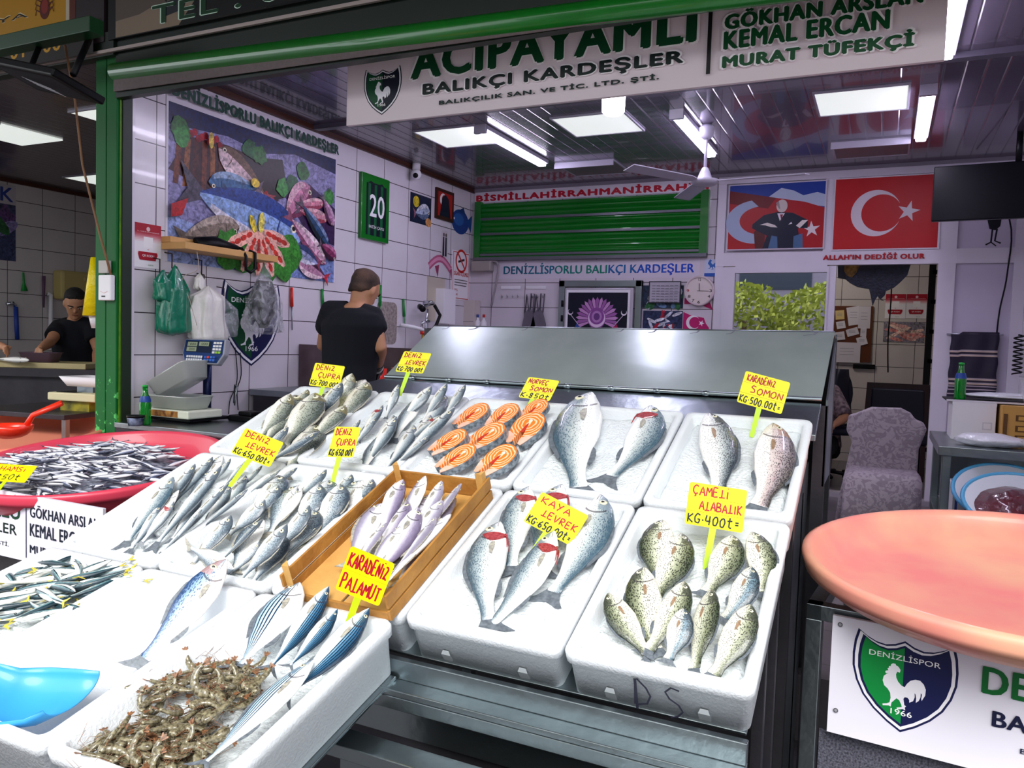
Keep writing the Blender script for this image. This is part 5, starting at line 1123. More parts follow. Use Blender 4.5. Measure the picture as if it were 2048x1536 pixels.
cv.text('20', a0+w*.28, zb+h_*.36, a0+w*.80, zb+h_*.70, 'f0f0f4', .03); cv.text('FATİH ÇAYLI', a0+w*.26, zb+h_*.17, a0+w*.80, zb+h_*.24, 'f0f0f4', .02)
o = cv.build('jersey', PRINT, t, mx=Matrix.Translation((.031, 0, 0)) @ Matrix(((0, 0, 1, 0), (1, 0, 0, 0), (0, 1, 0, 0), (0, 0, 0, 1))))
# small pictures
def box_px(x0, y0_, x1, y1_): 
    a, _ = wallL(x0, (y0_+y1_)/2); b_, _ = wallL(x1, (y0_+y1_)/2); xm = (x0+x1)/2; return a, wallL(xm, y1_)[1], b_, wallL(xm, y0_)[1]
a, c, b_, d = box_px(820, 390, 861, 448); cv = Canvas(.0002); cv.plate(a, c, b_, d, .004, '1c2440'); cv.rect(a, c, b_, d, '1c2440', 1); pfish(cv, b_-.02, d-.12, a+.05, c+.08, .13, '5a6a8a', 'a8b4cc', 'd8dce8'); cv.disc(a+.09, d-.07, .05, .05, 'd8c030', 20, 0, 1); cv.disc(b_-.04, c+.03, .05, .04, 'd89a60', 16, 0, 1)
canL(cv, 'fish_picture', 'small square picture of a raw bream with lemon on the left wall', 'picture', m=PMAT)
a, c, b_, d = box_px(869, 380, 904, 441); cv = Canvas(); cv.plate(a, c, b_, d, .02, '3a1c14'); m5 = (a+b_)/2; cv.rect(a+.03, c+.03, b_-.03, d-.03, 'a8201c'); cv.disc(a+.12, d-.1, .06, .06, 'f0e8e8'); cv.disc(a+.14, d-.1, .048, .048, 'a8201c'); cv.disc(m5, d-.14, .035, .045, 'd8b090'); cv.shape([(a+.06, c+.03), (b_-.06, c+.03), (b_-.10, c+.2), (m5, c+.24), (a+.10, c+.2)], '10182a')
canL(cv, 'framed_portrait', 'dark framed portrait over a red flag high on the left wall', 'picture', off=.021)
cv = Canvas(); y_, z_ = wallL(920, 444)
cv.disc(y_, z_, .17, .12, '1e3c84', 28); cv.disc(y_-.03, z_+.02, .10, .06, '2c5ca4'); cv.shape([(y_+.12, z_+.02), (y_+.24, z_+.1), (y_+.22, z_-.08)], '1c4a8c'); cv.disc(y_-.12, z_+.02, .012, .012, 'e8e8f0'); cv.shape([(y_-.05, z_+.1), (y_+.06, z_+.15), (y_+.1, z_+.08)], '14306c')
canL(cv, 'fish_sticker', 'round blue fish sticker near the back corner of the left wall', 'sticker', off=.002)
cv = Canvas(); y_, z_ = wallL(880, 530)
P = [(y_-.2+.05*i, z_-.03+.09*math.sin(math.pi*i/8)) for i in range(9)]; cv.line(P, .07, 'b85a80'); cv.line(P, .03, 'd890b0'); cv.shape([(y_+.18, z_-.03), (y_+.26, z_+.0), (y_+.22, z_-.12)], 'a03c64'); cv.shape([(y_-.1, z_-.02), (y_-.04, z_-.12), (y_-.02, z_+.0)], 'a03c64')
canL(cv, 'fish_sticker', 'pink curved fish sticker beside the no smoking sign', 'sticker', off=.002)
cv = Canvas(); y_, z_ = wallL(889, 487); cv.rect(y_-.06, z_-.13, y_+.06, z_+.12, 'c8c0c8'); cv.shape([(y_-.04, z_-.12), (y_-.005, z_-.12), (y_-.01, z_+.06), (y_-.035, z_+.06)], '20242c'); cv.shape([(y_+.005, z_-.12), (y_+.04, z_-.12), (y_+.035, z_+.06), (y_+.01, z_+.06)], '20242c'); cv.disc(y_-.02, z_+.08, .014, .018, '5a4a44'); cv.disc(y_+.02, z_+.08, .014, .018, '5a4a44')
canL(cv, 'small_photo', 'little photo print of two standing figures on the left wall', 'picture', off=.002)
a, c, b_, d = box_px(903, 503, 937, 600); cv = Canvas(); cv.plate(a, c, b_, d, .006, 'f0ecf0'); w = b_-a; h_ = d-c
cv.rect(a+.01, c+.01, b_-.01, d-.01, 'c03a30'); cv.rect(a+.018, c+.018, b_-.018, d-.018, 'f2eef2'); m5 = (a+b_)/2
cv.disc(m5, d-h_*.2, w*.34, w*.34, 'c81e1e'); cv.disc(m5, d-h_*.2, w*.27, w*.27, 'f2eef2'); cv.line([(m5-w*.18, d-h_*.2-.01), (m5+w*.18, d-h_*.2+.02)], .022, '20181c'); cv.line([(m5-w*.22, d-h_*.2+w*.22), (m5+w*.22, d-h_*.2-w*.22)], .02, 'c81e1e')
cv.text('SİGARA İÇİLMEZ', a+w*.08, d-h_*.52, b_-w*.08, d-h_*.40, 'c81e1e', .05)
for k in range(3): cv.rect(a+w*.12, d-h_*(.60+.055*k), b_-w*(.12+.03*k), d-h_*(.585+.055*k), '3a3438')
cv.text('155', a+w*.1, c+h_*.17, a+w*.3, c+h_*.22, 'b02020'); cv.text('184', a+w*.1, c+h_*.08, a+w*.3, c+h_*.13, 'b02020')
canL(cv, 'no_smoking_sign', 'white no smoking sign with a red ring near the back corner', 'sign', off=.008)
# QR notice card at the wall end (square code left out)
def notice(cv, a, c, b_, d):
    w = b_-a; h_ = d-c; cv.plate(a, c, b_, d, .004, 'f0eef2'); cv.rect(a, d-h_*.20, b_, d, 'a8182c')
    for k in range(6): cv.rect(a, d-h_*(.20+.035*(k+1)), b_, d-h_*(.20+.035*k), ('b43a48', 'c05c68', 'cc808a', 'd8a4ac', 'e4c4ca', 'ecdce0')[k])
    cv.disc((a+b_)/2, d-h_*.12, w*.07, w*.07, 'e8c8cc'); cv.text('T.C. TARIM VE ORMAN BAKANLIĞI', a+w*.08, d-h_*.195, b_-w*.08, d-h_*.17, 'f0e8ea', .01)
    cv.rect(a+w*.33, d-h_*.54, a+w*.68, d-h_*.30, 'f6f4f6')
    cv.shape([(a+w*.45, d-h_*.57), (a+w*.5, d-h_*.60), (a+w*.55, d-h_*.57), (a+w*.5, d-h_*.585)], 'a8182c')
    cv.shape([(a+w*.14, d-h_*.64), (a+w*.12, d-h_*.70), (a+w*.18, d-h_*.83), (a+w*.78, d-h_*.83), (a+w*.86, d-h_*.70), (a+w*.84, d-h_*.64)], 'a8182c'); cv.text('QR KODU', a+w*.28, d-h_*.76, a+w*.72, d-h_*.70, 'f4ecee', .03)
    cv.text('GIDA', a+w*.5, c+h_*.05, a+w*.7, c+h_*.08, '3c8a4c', .01)
cv = Canvas(.0002); (a, _), (b_, _) = wallL(268, 500), wallL(321, 500); notice(cv, a, wallL(295, 536)[1], b_, wallL(295, 448)[1]); canL(cv, 'notice_card', 'red and white notice card at the front end of the left wall', 'notice')
# club shield decal on the left wall
cv = Canvas(); ya, za = wallL(500, 640); shield(cv, 4.005, 1.545, .46, green='0c4a2c', dark='141c3c'); canL(cv, 'shield_decal', 'club shield decal on the left wall behind the hanging bags', 'sticker', off=.002)
# --- shelf with its load, hooks and bags
pine = mat('pine_shelf', 'd8a868', .5, nscale=5, namt=.35, col2='b07c3c')
b = MB(); b.box((XL, 3.27, 1.925), (XL+.20, 4.03, 1.965)); tag(b.build('wall_shelf', pine, bevel=.003), 'pine shelf board fixed to the tiles under the fish poster', 'shelf')
b = MB(); b.box((XL+.0, 3.27, 1.966), (XL+.08, 3.85, 2.00)); tag(b.build('wooden_plank', pine, bevel=.003), 'loose pine plank lying on top of the wall shelf', 'plank')
b = MB(); b.tube([(XL+.12, 3.42, 1.985), (XL+.13, 3.56, 2.0), (XL+.15, 3.72, 1.985)], [(.02, .03), (.028, .045), (.012, .02)], 12); b.tube([(XL+.15, 3.72, 1.985), (XL+.17, 3.74, 1.98), (XL+.212, 3.73, 1.93), (XL+.212, 3.73, 1.85), (XL+.21, 3.77, 1.835), (XL+.21, 3.81, 1.86), (XL+.21, 3.81, 1.96), (XL+.17, 3.8, 1.975)], .010, 8)
tag(b.build('spring_clamp', black), 'black plastic clamp with a looped end on the wall shelf', 'clamp')
def bag(name, py, pz, w, h, m, label, seed, squash=.5, knot=True, top=.35, dx=.0):
    """a bundle of plastic bags hung from its gathered neck: creased, uneven, wider toward the bottom"""
    b = MB(); rings = []; n = 40; K = 26; 
    for k in range(K+1):
        s = k/K; z = pz-h*s; r = w*.5*(.10+.90*min(1, (s/top))**1.1 if s < top else 1.0+.12*math.sin((s-top)*2.2)); r *= (1 if s < .93 else math.sqrt(max(.02, 1-((s-.93)/.072)**2)))
        rings.append([(XL+.03+w*.5*squash+dx+r*squash*math.cos(a)*(1+.20*noise.noise(Vector((math.cos(a)*2.5, math.sin(a)*2.5+seed, s*2)))), py+r*math.sin(a)*(1+.16*noise.noise(Vector((a*2, seed, s*3))))+.03*w*math.sin(s*5+seed), z+.02*noise.noise(Vector((a, s*2, seed)))) for a in [2*math.pi*i/n+.05*math.sin(s*7+i) for i in range(n)]])
    for q in rings:
        for i in range(n):
            if i % 5 == 0: c = Vector((XL+.03+w*.5*squash+dx, py, q[i][2])); p = Vector(q[i]); q[i] = tuple(c+(p-c)*.80)
    b.loft(rings, 0, True); t = empty(name, (0, 0, 0), label=label, cat='bag'); b.build('bag_bundle', m, t)
    b = MB(); b.tube([(XL, py, pz+.08), (XL+.06, py, pz+.07), (XL+.06, py, pz-.01), (XL+.05, py+.02, pz-.03)], .004, 6); b.build('hook', mat('rusty_hook', '3a2a28', .5, .6), t)
    return t
gb = mat('green_bag_film', '0b7d5e', .22, nscale=14, namt=.4, col2='075a48', coat=.5, bump=.8, bscale=22); wb = mat('white_bag_film', 'eceae4', .3, nscale=12, namt=.15, coat=.3, bump=.8, bscale=22)
def film(name, tint, a):
    m = bpy.data.materials.new(name); m.use_nodes = True; nt = m.node_tree; N, L = nt.nodes, nt.links; N.clear()
    o = N.new('ShaderNodeOutputMaterial'); t = N.new('ShaderNodeBsdfTransparent'); g = N.new('ShaderNodeBsdfPrincipled'); x = N.new('ShaderNodeMixShader'); f = N.new('ShaderNodeTexNoise'); tc = N.new('ShaderNodeTexCoord'); r = N.new('ShaderNodeMapRange'); bp = N.new('ShaderNodeBump')
    f.inputs['Scale'].default_value = 9; f.inputs['Detail'].default_value = 3; f.inputs['Distortion'].default_value = 2.5; L.new(tc.outputs['Object'], f.inputs[0]); L.new(f.outputs[0], r.inputs['Value']); r.inputs['From Min'].default_value = .38; r.inputs['From Max'].default_value = .7; r.inputs['To Min'].default_value = a; r.inputs['To Max'].default_value = min(1, a+.4)
    g.inputs['Base Color'].default_value = lin(tint); g.inputs['Roughness'].default_value = .12; L.new(f.outputs[0], bp.inputs['Height']); bp.inputs['Strength'].default_value = .9; bp.inputs['Distance'].default_value = .02; L.new(bp.outputs[0], g.inputs['Normal'])
    L.new(r.outputs[0], x.inputs[0]); L.new(t.outputs[0], x.inputs[1]); L.new(g.outputs[0], x.inputs[2]); L.new(x.outputs[0], o.inputs[0]); return m
fl = film('clear_film', 'dcdfe6', .07)
bag('green_bags', 3.30, 1.83, .21, .40, gb, 'bundle of green plastic bags hanging under the shelf', 1)
bag('green_bag_knot', 3.215, 1.79, .12, .17, gb, 'small knotted green bag bulging left of the green bundle', 4, dx=.03)
bag('white_bags', 3.54, 1.73, .25, .34, wb, 'bundle of white plastic bags hanging from a hook on the tiles', 2, top=.2)
bag('white_bag_neck', 3.52, 1.815, .075, .11, wb, 'crumpled neck of a white bag above the white bundle', 7, dx=.0)
bag('clear_bag', 3.70, 1.66, .18, .24, fl, 'crumpled clear bag tucked behind the white bundle', 6, top=.2)
t = bag('clear_bag', 3.98, 1.91, .30, .46, fl, 'clear plastic bag holding black bags, hung at the shelf end', 9, top=.55, dx=.03)
q = MB(); rings = []
for k in range(13):
    s = k/12; rings.append([(XL+.12+.045*math.cos(a)*(.5+.8*math.sin(math.pi*s)**.5), 3.99+.085*math.sin(a)*(.4+.75*math.sin(math.pi*min(1, s+.1))**.5)*(1+.2*noise.noise(Vector((a, s*4, 3)))), 1.80-.31*s) for a in [2*math.pi*i/20 for i in range(20)]])
q.loft(rings); q.build('black_bag_roll', mat('black_bag_film', '101018', .25, coat=.5, bump=.8, bscale=30), t)
def wire(name, pts, r, m, label, cat='cable', group=None):
    P = [Vector(p) for p in pts]; Q = []
    for i in range(len(P)-1):
        p0, p1, p2, p3 = P[max(i-1, 0)], P[i], P[i+1], P[min(i+2, len(P)-1)]
        for k in range(5): q = k/5; Q.append(.5*((2*p1)+(-p0+p2)*q+(2*p0-5*p1+4*p2-p3)*q*q+(-p0+3*p1-3*p2+p3)*q**3))
    Q.append(P[-1]); b = MB(); b.tube(Q, r, 6); return tag(b.build(name, m), label, cat, group)
wl = lambda px, py, o=.01: (XL+o,)+wallL(px, py)
wire('string', [wl(342, 505, .21), wl(344, 540, .21), wl(341, 556, .1), wl(345, 600, .14), wl(360, 650, .14)], .0018, mat('pale_string', 'c8b8a8', .7), 'pale string looped down from the shelf over the green bags', 'string')
wire('cable', [wl(468, 695), wl(472, 740), wl(470, 770), wl(458, 800), wl(455, 828)], .003, black, 'black power cable running down the tiles from the scale, left strand')
wire('cable', [wl(478, 705), wl(480, 750), wl(472, 780), wl(474, 820)], .003, black, 'black power cable beside the other one, right strand')
# --- counter under the scale
cz = .935
ct = empty('steel_counter', (-3.3, 3.31, 0), label='stainless counter behind the red tub carrying the price scale', cat='counter')
b = MB(); b.box((-.55, -.34, cz-.03), (.62, .34, cz)); b.build('worktop', steel, ct, bevel=.003)
b = MB(); b.box((-.55, -.335, cz-.10), (.62, -.325, cz-.03)); b.build('front_lip', steelD, ct)
for x in (-.53, .58):
    for y in (-.32, .28): b = MB(); b.box((x, y, .25), (x+.04, y+.04, cz-.03)); b.build('leg', steel, ct)
def bottle(px, py, z, label, sc=1):
    p = at(px, py, 'z', z); t = empty('glass_bottle', p, label=label, cat='bottle')
    b = MB(); b.lathe([(.001, 0), (.027*sc, .001), (.0285*sc, .01*sc), (.0275*sc, .06*sc), (.029*sc, .10*sc), (.026*sc, .125*sc), (.014*sc, .16*sc), (.0125*sc, .19*sc)], n=24); b.build('body', mat('green_bottle_glass', '0c9a2c', .06, trans=.55, coat=.5), t)
    b = MB(); b.lathe([(.0285*sc, .115*sc), (.0275*sc, .126*sc), (.0215*sc, .145*sc)], n=24, cap0=False, cap1=False); b.build('label', mat('bottle_label', '0a3c8c', .4), t)
    b = MB(); b.lathe([(.014*sc, .19*sc), (.0145*sc, .20*sc), (.001, .202*sc)], n=20); b.build('cap', mat('bottle_cap_green', '2cb04a', .3, .5), t)
bottle(290, 849, cz, 'small green soda bottle on the counter next to the scale', 1.08)
p = at(271, 851, 'z', cz); t = empty('small_tub', p, label='small dark lidded pot with a printed band left of the green bottle', cat='pot')
b = MB(); b.lathe([(.001, 0), (.036, 0), (.042, .035), (.043, .045)], n=28); b.build('pot_body', mat('dark_print_tub', '18203c', .35, nscale=30, namt=.9, col2='9aa8c8'), t); b = MB(); b.lathe([(.046, .045), (.046, .056), (.001, .058)], n=28); b.build('lid', black, t)
# price scale: platform, pan, column, display head
sx, sy = -3.64, 3.17
t = empty('price_scale', (sx, sy, cz), rz=0, label='electronic price scale with a tall keypad head and rusty platform', cat='scale')
b = MB(); b.box((-.17, -.02, .01), (.17, .27, .03)); b.build('base', black, t, bevel=.006)
plm = mat('scale_platform', 'd8dccc', .4, nscale=6, namt=.25, col2='b8bca8')
b = MB(); b.box((-.19, -.05, .030), (.19, .20, .075)); b.build('platform', plm, t, bevel=.008)
b = MB(); b.box((-.18, -.0518, .036), (.11, -.0502, .070)); b.build('rust_patch', mat('rust', 'b88440', .8, nscale=26, namt=1, col2='5a2c10', bump=.5), t)
fr = mat('frosted_pan', 'd4dad6', .3, trans=.35, coat=.3)
pan = MB(); pan.loft([rrect(-.14, -.02, .14, .15, .03, .078), rrect(-.17, -.045, .17, .17, .04, .15), rrect(-.178, -.05, .178, .178, .04, .152), rrect(-.168, -.043, .168, .168, .04, .146), rrect(-.14, -.02, .14, .15, .03, .084)], 0, True); 
o = pan.build('weighing_pan', fr, t)
pan2 = MB(); pan2.mx = Matrix.Translation((.02, .06, .20)) @ Matrix.Rotation(math.radians(-26), 4, 'Y'); pan2.loft([rrect(-.14, -.08, .14, .08, .03, .0), rrect(-.165, -.10, .165, .10, .04, .09), rrect(-.17, -.105, .17, .105, .04, .092), rrect(-.155, -.09, .155, .09, .04, .085), rrect(-.13, -.07, .13, .07, .03, .008)], 0, True); pan2.build('loose_pan', fr, t)
b = MB(); b.cyl((.05, .215, .0), (.05, .215, .36), .024, 16); b.build('column', mat('navy_metal', '14204c', .3, .5), t)
b = MB(); b.tube([(.19, .29, .09), (.2, .30, .20), (.17, .31, .21), (.165, .31, .10)], .004, 6); b.build('wire_guard', steel, t)
hx = Matrix.Translation((.03, .18, .33)) @ Matrix.Rotation(math.radians(78), 4, 'X') @ Matrix.Scale(.98, 4)
b = MB(); b.prism([(-.16, .15), (.17, .155), (.175, .06), (.135, .0), (-.13, .0), (-.165, .06)], -.04, 0); b.build('head_shell', mat('scale_grey_shell', '9a9ca8', .4), t, mx=hx, bevel=.006)
cv = Canvas(); cv.shape([(-.15, .143), (.16, .147), (.165, .063), (.13, .008), (-.125, .008), (-.155, .063)], '1a3c78'); cv.rect(-.14, .068, .07, .138, '10203c')
for x, y in ((-.13, .105), (-.035, .108), (-.13, .074)): cv.rect(x, y, x+.08, y+.026, 'a4b094'); cv.text('000', x+.02, y+.006, x+.07, y+.02, '2a3424', .01)
for i in range(3):
    for j in range(4): cv.rect(.083+.025*i, .122-.019*j, .103+.025*i, .135-.019*j, 'f0f0f4' if (i, j) not in ((1, 3), (2, 3)) else '9ad04a')
for i in range(7):
    for j in range(2): cv.rect(-.115+.02*i, .034-.018*j, -.099+.02*i, .047-.018*j, 'e8ecf4')
for i in range(4):
    for j in range(2): cv.rect(.035+.024*i, .034-.018*j, .053+.024*i, .047-.018*j, ('3c6ad0', 'e04a3c', '3c7ad8', '2c5cc0')[i] if j == 0 else '3c70d0')
cv.build('keypad', PRINT, t, mx=hx @ Matrix.Translation((0, 0, .0005)))
p = at(478, 842, 'z', cz); b = MB(); b.box((-.09, -.03, 0), (.09, .10, .035)); b.box((-.02, -.02, .035), (.08, .08, .06)); tag(b.build('card_terminal', black, loc=(p.x+.03, p.y, cz), bevel=.008), 'black card terminal lying on the counter right of the scale', 'terminal')
# utensils on the left wall
def utensil(px0, py0, px1, py1, m1, m2, label, k=.4, w=.012):
    A = Vector(wl(px0, py0, .015)); B = Vector(wl(px1, py1, .015)); C_ = A.lerp(B, k); t = empty('hanging_utensil', A, label=label, cat='utensil'); o = MB(); o.tube([(0, 0, 0), C_-A], [w*.8, w], 8); o.build('handle', m1, t); o = MB(); o.tube([C_-A, B-A], [w*.45, w*.3], 8); o.build('blade', m2, t)
redh = mat('red_handle', 'e02818', .35); grh = mat('green_utensil', '0e8a34', .35)
utensil(580, 575, 581, 660, redh, steel, 'knife sharpening steel with a red handle hanging on the tiles', .45)
utensil(641, 578, 644, 640, grh, grh, 'green brush hanging on the tiles behind the worker', .6)
utensil(804, 598, 806, 648, grh, grh, 'green spoon hanging on the tiles right of the worker', .7)
utensil(758, 570, 756, 640, grh, grh, 'green handled scaler hanging beside the worker head', .6)
# camera on the ceiling edge
t = empty('security_camera', (XL+.08, 5.86, CEIL), label='small white security camera under the ceiling edge', cat='camera')
b = MB(); b.cyl((0, 0, -.05), (0, 0, 0), .035, 16); b.build('mount', white, t); b = MB(); b.ball((0, 0, -.09), .045, 16, 10); b.build('dome', white, t); b = MB(); b.cyl((.015, -.03, -.105), (.02, -.045, -.11), .022, 14); b.build('lens', black, t)
# plumbing near the back corner
chrome = mat('chrome', 'c8ccd4', .12, 1)
def W3(px, py, o): y, z = wallL(px, py); return Vector((XL+o, y, z))
t = empty('wall_tap', W3(845, 612, 0), label='chrome mixer tap with a black spray hose on the left wall', cat='tap'); o0 = W3(845, 612, 0)
b = MB(); b.cyl(W3(848, 606, 0)-o0, W3(848, 606, .09)-o0, .022, 14); b.cyl(W3(820, 615, .09)-o0, W3(850, 606, .09)-o0, .016, 12); b.build('tap_body', chrome, t, )
b = MB(); b.tube([W3(838, 618, .09)-o0, W3(838, 660, .07)-o0, W3(838, 690, .06)-o0], .011, 8); b.build('riser_pipe', chrome, t)
b = MB(); b.tube([W3(850, 610, .10)-o0, W3(856, 630, .13)-o0, W3(850, 650, .12)-o0, W3(842, 665, .10)-o0, W3(838, 700, .1)-o0], .016, 8); b.build('spray_hose', black, t)
b = MB(); b.tube([W3(822, 612, .09)-o0, W3(815, 618, .16)-o0], [.022, .028], 10); b.build('spray_head', black, t)
t = empty('wall_tap', W3(820, 652, 0), label='lower lever tap with a red ring over the sink', cat='tap'); o0 = W3(820, 652, 0)
b = MB(); b.tube([W3(795, 650, .03)-o0, W3(806, 654, .12)-o0, W3(838, 664, .12)-o0], .018, 10); b.build('pipe', white, t); b = MB(); b.tube([W3(820, 655, .12)-o0, W3(819, 645, .13)-o0, W3(828, 642, .16)-o0], .013, 8); b.build('lever', chrome, t)
b = MB(); b.cyl(W3(823, 662, .12)-o0, W3(823, 668, .12)-o0, .026, 14); b.build('red_ring', redh, t); b = MB(); b.tube([W3(823, 668, .12)-o0, W3(823, 700, .12)-o0], .012, 8); b.build('yellow_tube', mat('yellow_tube', 'b89a3c', .4), t)
b = MB(); y_, z_ = wallL(780, 642)
b.prism([p_[:2] for p_ in rrect(y_-.20, z_-.20, y_+.10, z_+.16, .06, 0)], .0, .004); tag(b.build('plaster_patch', mat('rough_plaster', 'a89c98', .9, nscale=40, namt=.8, bump=.8), mx=MXL), 'rough grey plaster patch around a pipe hole in the tiles', 'patch')
# soap dispenser box, mirror, first aid box, hygiene cabinet
b = MB(); (a, z_), (b_, _) = wallL(852, 640), wallL(886, 640); b.box((XL, a, 1.62), (XL+.01, b_, 2.03)); tag(b.build('wall_mirror', mat('mirror', 'cfc6b4', .35, .3)), 'narrow mirror on the left wall, its beige reflection painted as surface colour', 'mirror')  # beige base colour stands in for what the mirror reflects
b = MB(); 
t = empty('first_aid_box', (XL, 6.47, 0), label='white first aid cabinet with a red crescent in the corner', cat='cabinet')
b = MB(); b.box((0, -.11, 1.60), (.10, .11, 1.93)); b.build('cabinet_body', white, t, bevel=.004)
t2 = empty('medicine_case', (-3.55, YB-.13, 0), label='glass fronted case with a red crescent on the back wall', cat='cabinet')
xa, zt = back(899, 600, YB-.13); xb, zb = back(948, 640, YB-.13)
b = MB(); b.box((xa+3.55, .0, zb-.1), (xb+3.55, .125, zt)); b.build('case_body', mat('case_beige', 'cfc4c0', .4), t2, bevel=.004)
cv = Canvas(); cv.shape(crescent(xa+3.55+.09, (zt+zb)/2-.02, .06, .8, .3), 'c81828'); cv.rect(xa+3.55+.005, zb-.02, xb+3.55-.005, zb-.015, '8a8084'); cv.build('red_crescent', PRINT, t2, mx=Matrix(((1, 0, 0, 0), (0, 0, -1, -.003), (0, 1, 0, 0), (0, 0, 0, 1))))
for px, lb, c1 in ((955, 'soap pump bottle with a blue label on the case', '3c50a8'), (967, 'clear bottle with a red cap by the back wall', 'c02828')):
    x_, z_ = back(px, 657, YB-.08); t = empty('pump_bottle', (x_, YB-.08, z_-.06), label=lb, cat='bottle'); b = MB(); b.lathe([(.001, 0), (.032, 0), (.032, .12), (.014, .15), (.012, .17)], n=16); b.build('body', white, t); b = MB(); b.cyl((0, 0, .17), (0, 0, .20), .014, 10); b.build('cap', mat('cap_'+c1, c1, .4), t)
# --- back wall: shutter, signs, door with crest, clock etc.
xa, xb = -3.80, -1.47
sh = empty('inner_shutter', (0, YB, 0), label='closed green roller shutter high on the back wall', cat='shutter')
def wavy():
    b = MB(); z0_, z1_ = 2.27, 2.82; n = 90; P = []
    for i in range(n+1): z = z0_+(z1_-z0_)*i/n; P.append((z, -.03-.012*abs(math.sin((z-z0_)*math.pi/.047))))
    vs = [(x, y, z) for z, y in P for x in (xa+.07, xb-.07)]; return b.add(vs, [(2*i, 2*i+1, 2*i+3, 2*i+2) for i in range(n)], 0, False)
wavy().build('slats', greenB, sh)
for z in (2.30, 2.505, 2.655): b = MB(); b.box((xa+.07, -.052, z), (xb-.07, -.040, z+.022)); b.build('slat_joint', mat('grey_strip', '6a6a74', .4, .5), sh)
b = MB(); b.box((xa, -.055, 2.27), (xa+.07, 0, 2.84)); b.build('guide_rail', greenB, sh); b = MB(); b.box((xb-.07, -.055, 2.27), (xb, 0, 2.84)); b.build('guide_rail', greenB, sh); b = MB(); b.box((xa, -.06, 2.255), (xb, 0, 2.285)); b.build('bottom_rail', mat('grey_strip'), sh)
cv = Canvas(); cv.plate(xa-.02, 2.835, xb+.0, 2.94, .012, 'e8e2ec'); cv.text('BİSMİLLAHİRRAHMANİRRAHİM', xa, 2.852, xb-.02, 2.926, 'c01830', .13); canB(cv, 'lettered_strip', 'white strip with red lettering above the green shutter', 'sign', off=.014)
cv = Canvas(); x1_, zz = back(1008, 540); x2_, _ = back(1388, 540); cv.rect(x1_-.06, 2.075, x2_+.05, 2.25, 'd6cedc')
s_ = 'DENİZLİSPORLU BALIKÇI KARDEŞLER'; vs, fs_ = text2d(s_, .035); cv.z += cv.eps; EX = .0035
o_ = len(cv.v); cols = ['14607a', '106a86', '127c74', '14806c', '1462a0', '1450b8', '1448c0']
for f in fs_:
    u = sum(vs[i][0] for i in f)/len(f); [cv.add([(x1_+(x2_-x1_)*vs[i][0]+q_*EX, 2.10+.125*vs[i][1]+q_*EX*.5, cv.z+(q_+1)*.0001) for i in f], [tuple(range(len(f)))], 0, False, lin(cols[int(min(.99, u)*7)])) for q_ in (-1, 0, 1)]
canB(cv, 'shop_name_sticker', 'shop name in blue and teal letters below the green shutter', 'sign', off=.002)
cv = Canvas(); a, z1_ = back(1410, 519); b_, z0_ = back(1433, 553); cv.rect(a, z0_, b_, z1_, 'c4cce4'); cv.rect(a, z0_, b_, z0_+.03, '2858b0')
k = (b_-a)/700; cv.shape([(a+.05+(p[0]-780)*k*.9+.02, z0_+.10-(p[1]-900)*k*.9) for p in ROOSTER][::-1], '3068b8'); canB(cv, 'rooster_card', 'small blue rooster card beside the shop name', 'sticker')
# steel door with crest poster
dr = empty('cold_room_door', (0, YB, 0), label='steel framed cold room door with a crest poster, behind the hood', cat='door')
a, zt = back(1122, 562); b_, _ = back(1287, 562)
b = MB()
for q in ((a, -.05, .25, a+.06, 0, zt), (b_-.06, -.05, .25, b_, 0, zt), (a, -.05, zt-.06, b_, 0, zt)): b.box(q[:3], q[3:])
b.build('door_frame', steel, dr, bevel=.004); b = MB(); b.box((a+.07, -.07, .27), (b_-.07, -.045, zt-.07)); b.build('door_leaf', mat('door_leaf_white', 'bdb8c4', .35, .3), dr, bevel=.01)
for z in (1.80, 1.66): b = MB(); b.cyl((a+.05, -.07, z), (a+.05, -.07, z+.06), .012, 10); b.build('hinge', black, dr)
cv = Canvas(.0003); x1_, x2_ = a+.11, b_-.12; zt2 = zt-.115; cx = (x1_+x2_)/2; cv.rect(x1_, .95, x2_, zt2, '0c1024'); cz_ = zt2-.25
for k in range(19):
    an = math.radians(-20+220*k/18); r_ = .21; cv.shape([(cx, cz_), (cx+r_*.86*math.cos(an-.09), cz_+r_*.86*math.sin(an-.09)), (cx+r_*math.cos(an), cz_+r_*math.sin(an)), (cx+r_*.86*math.cos(an+.09), cz_+r_*.86*math.sin(an+.09))], ('c890c8', 'a060a8')[k % 2])
cv.disc(cx, cz_+.01, .09, .10, '8c4c98'); cv.shape(crescent(cx, cz_+.01, .085, .86, .18, rot=math.radians(90)), 'e8cce8'); cv.disc(cx, cz_+.025, .05, .055, 'b480bc'); cv.disc(cx, cz_+.025, .03, .034, '6c3c80')
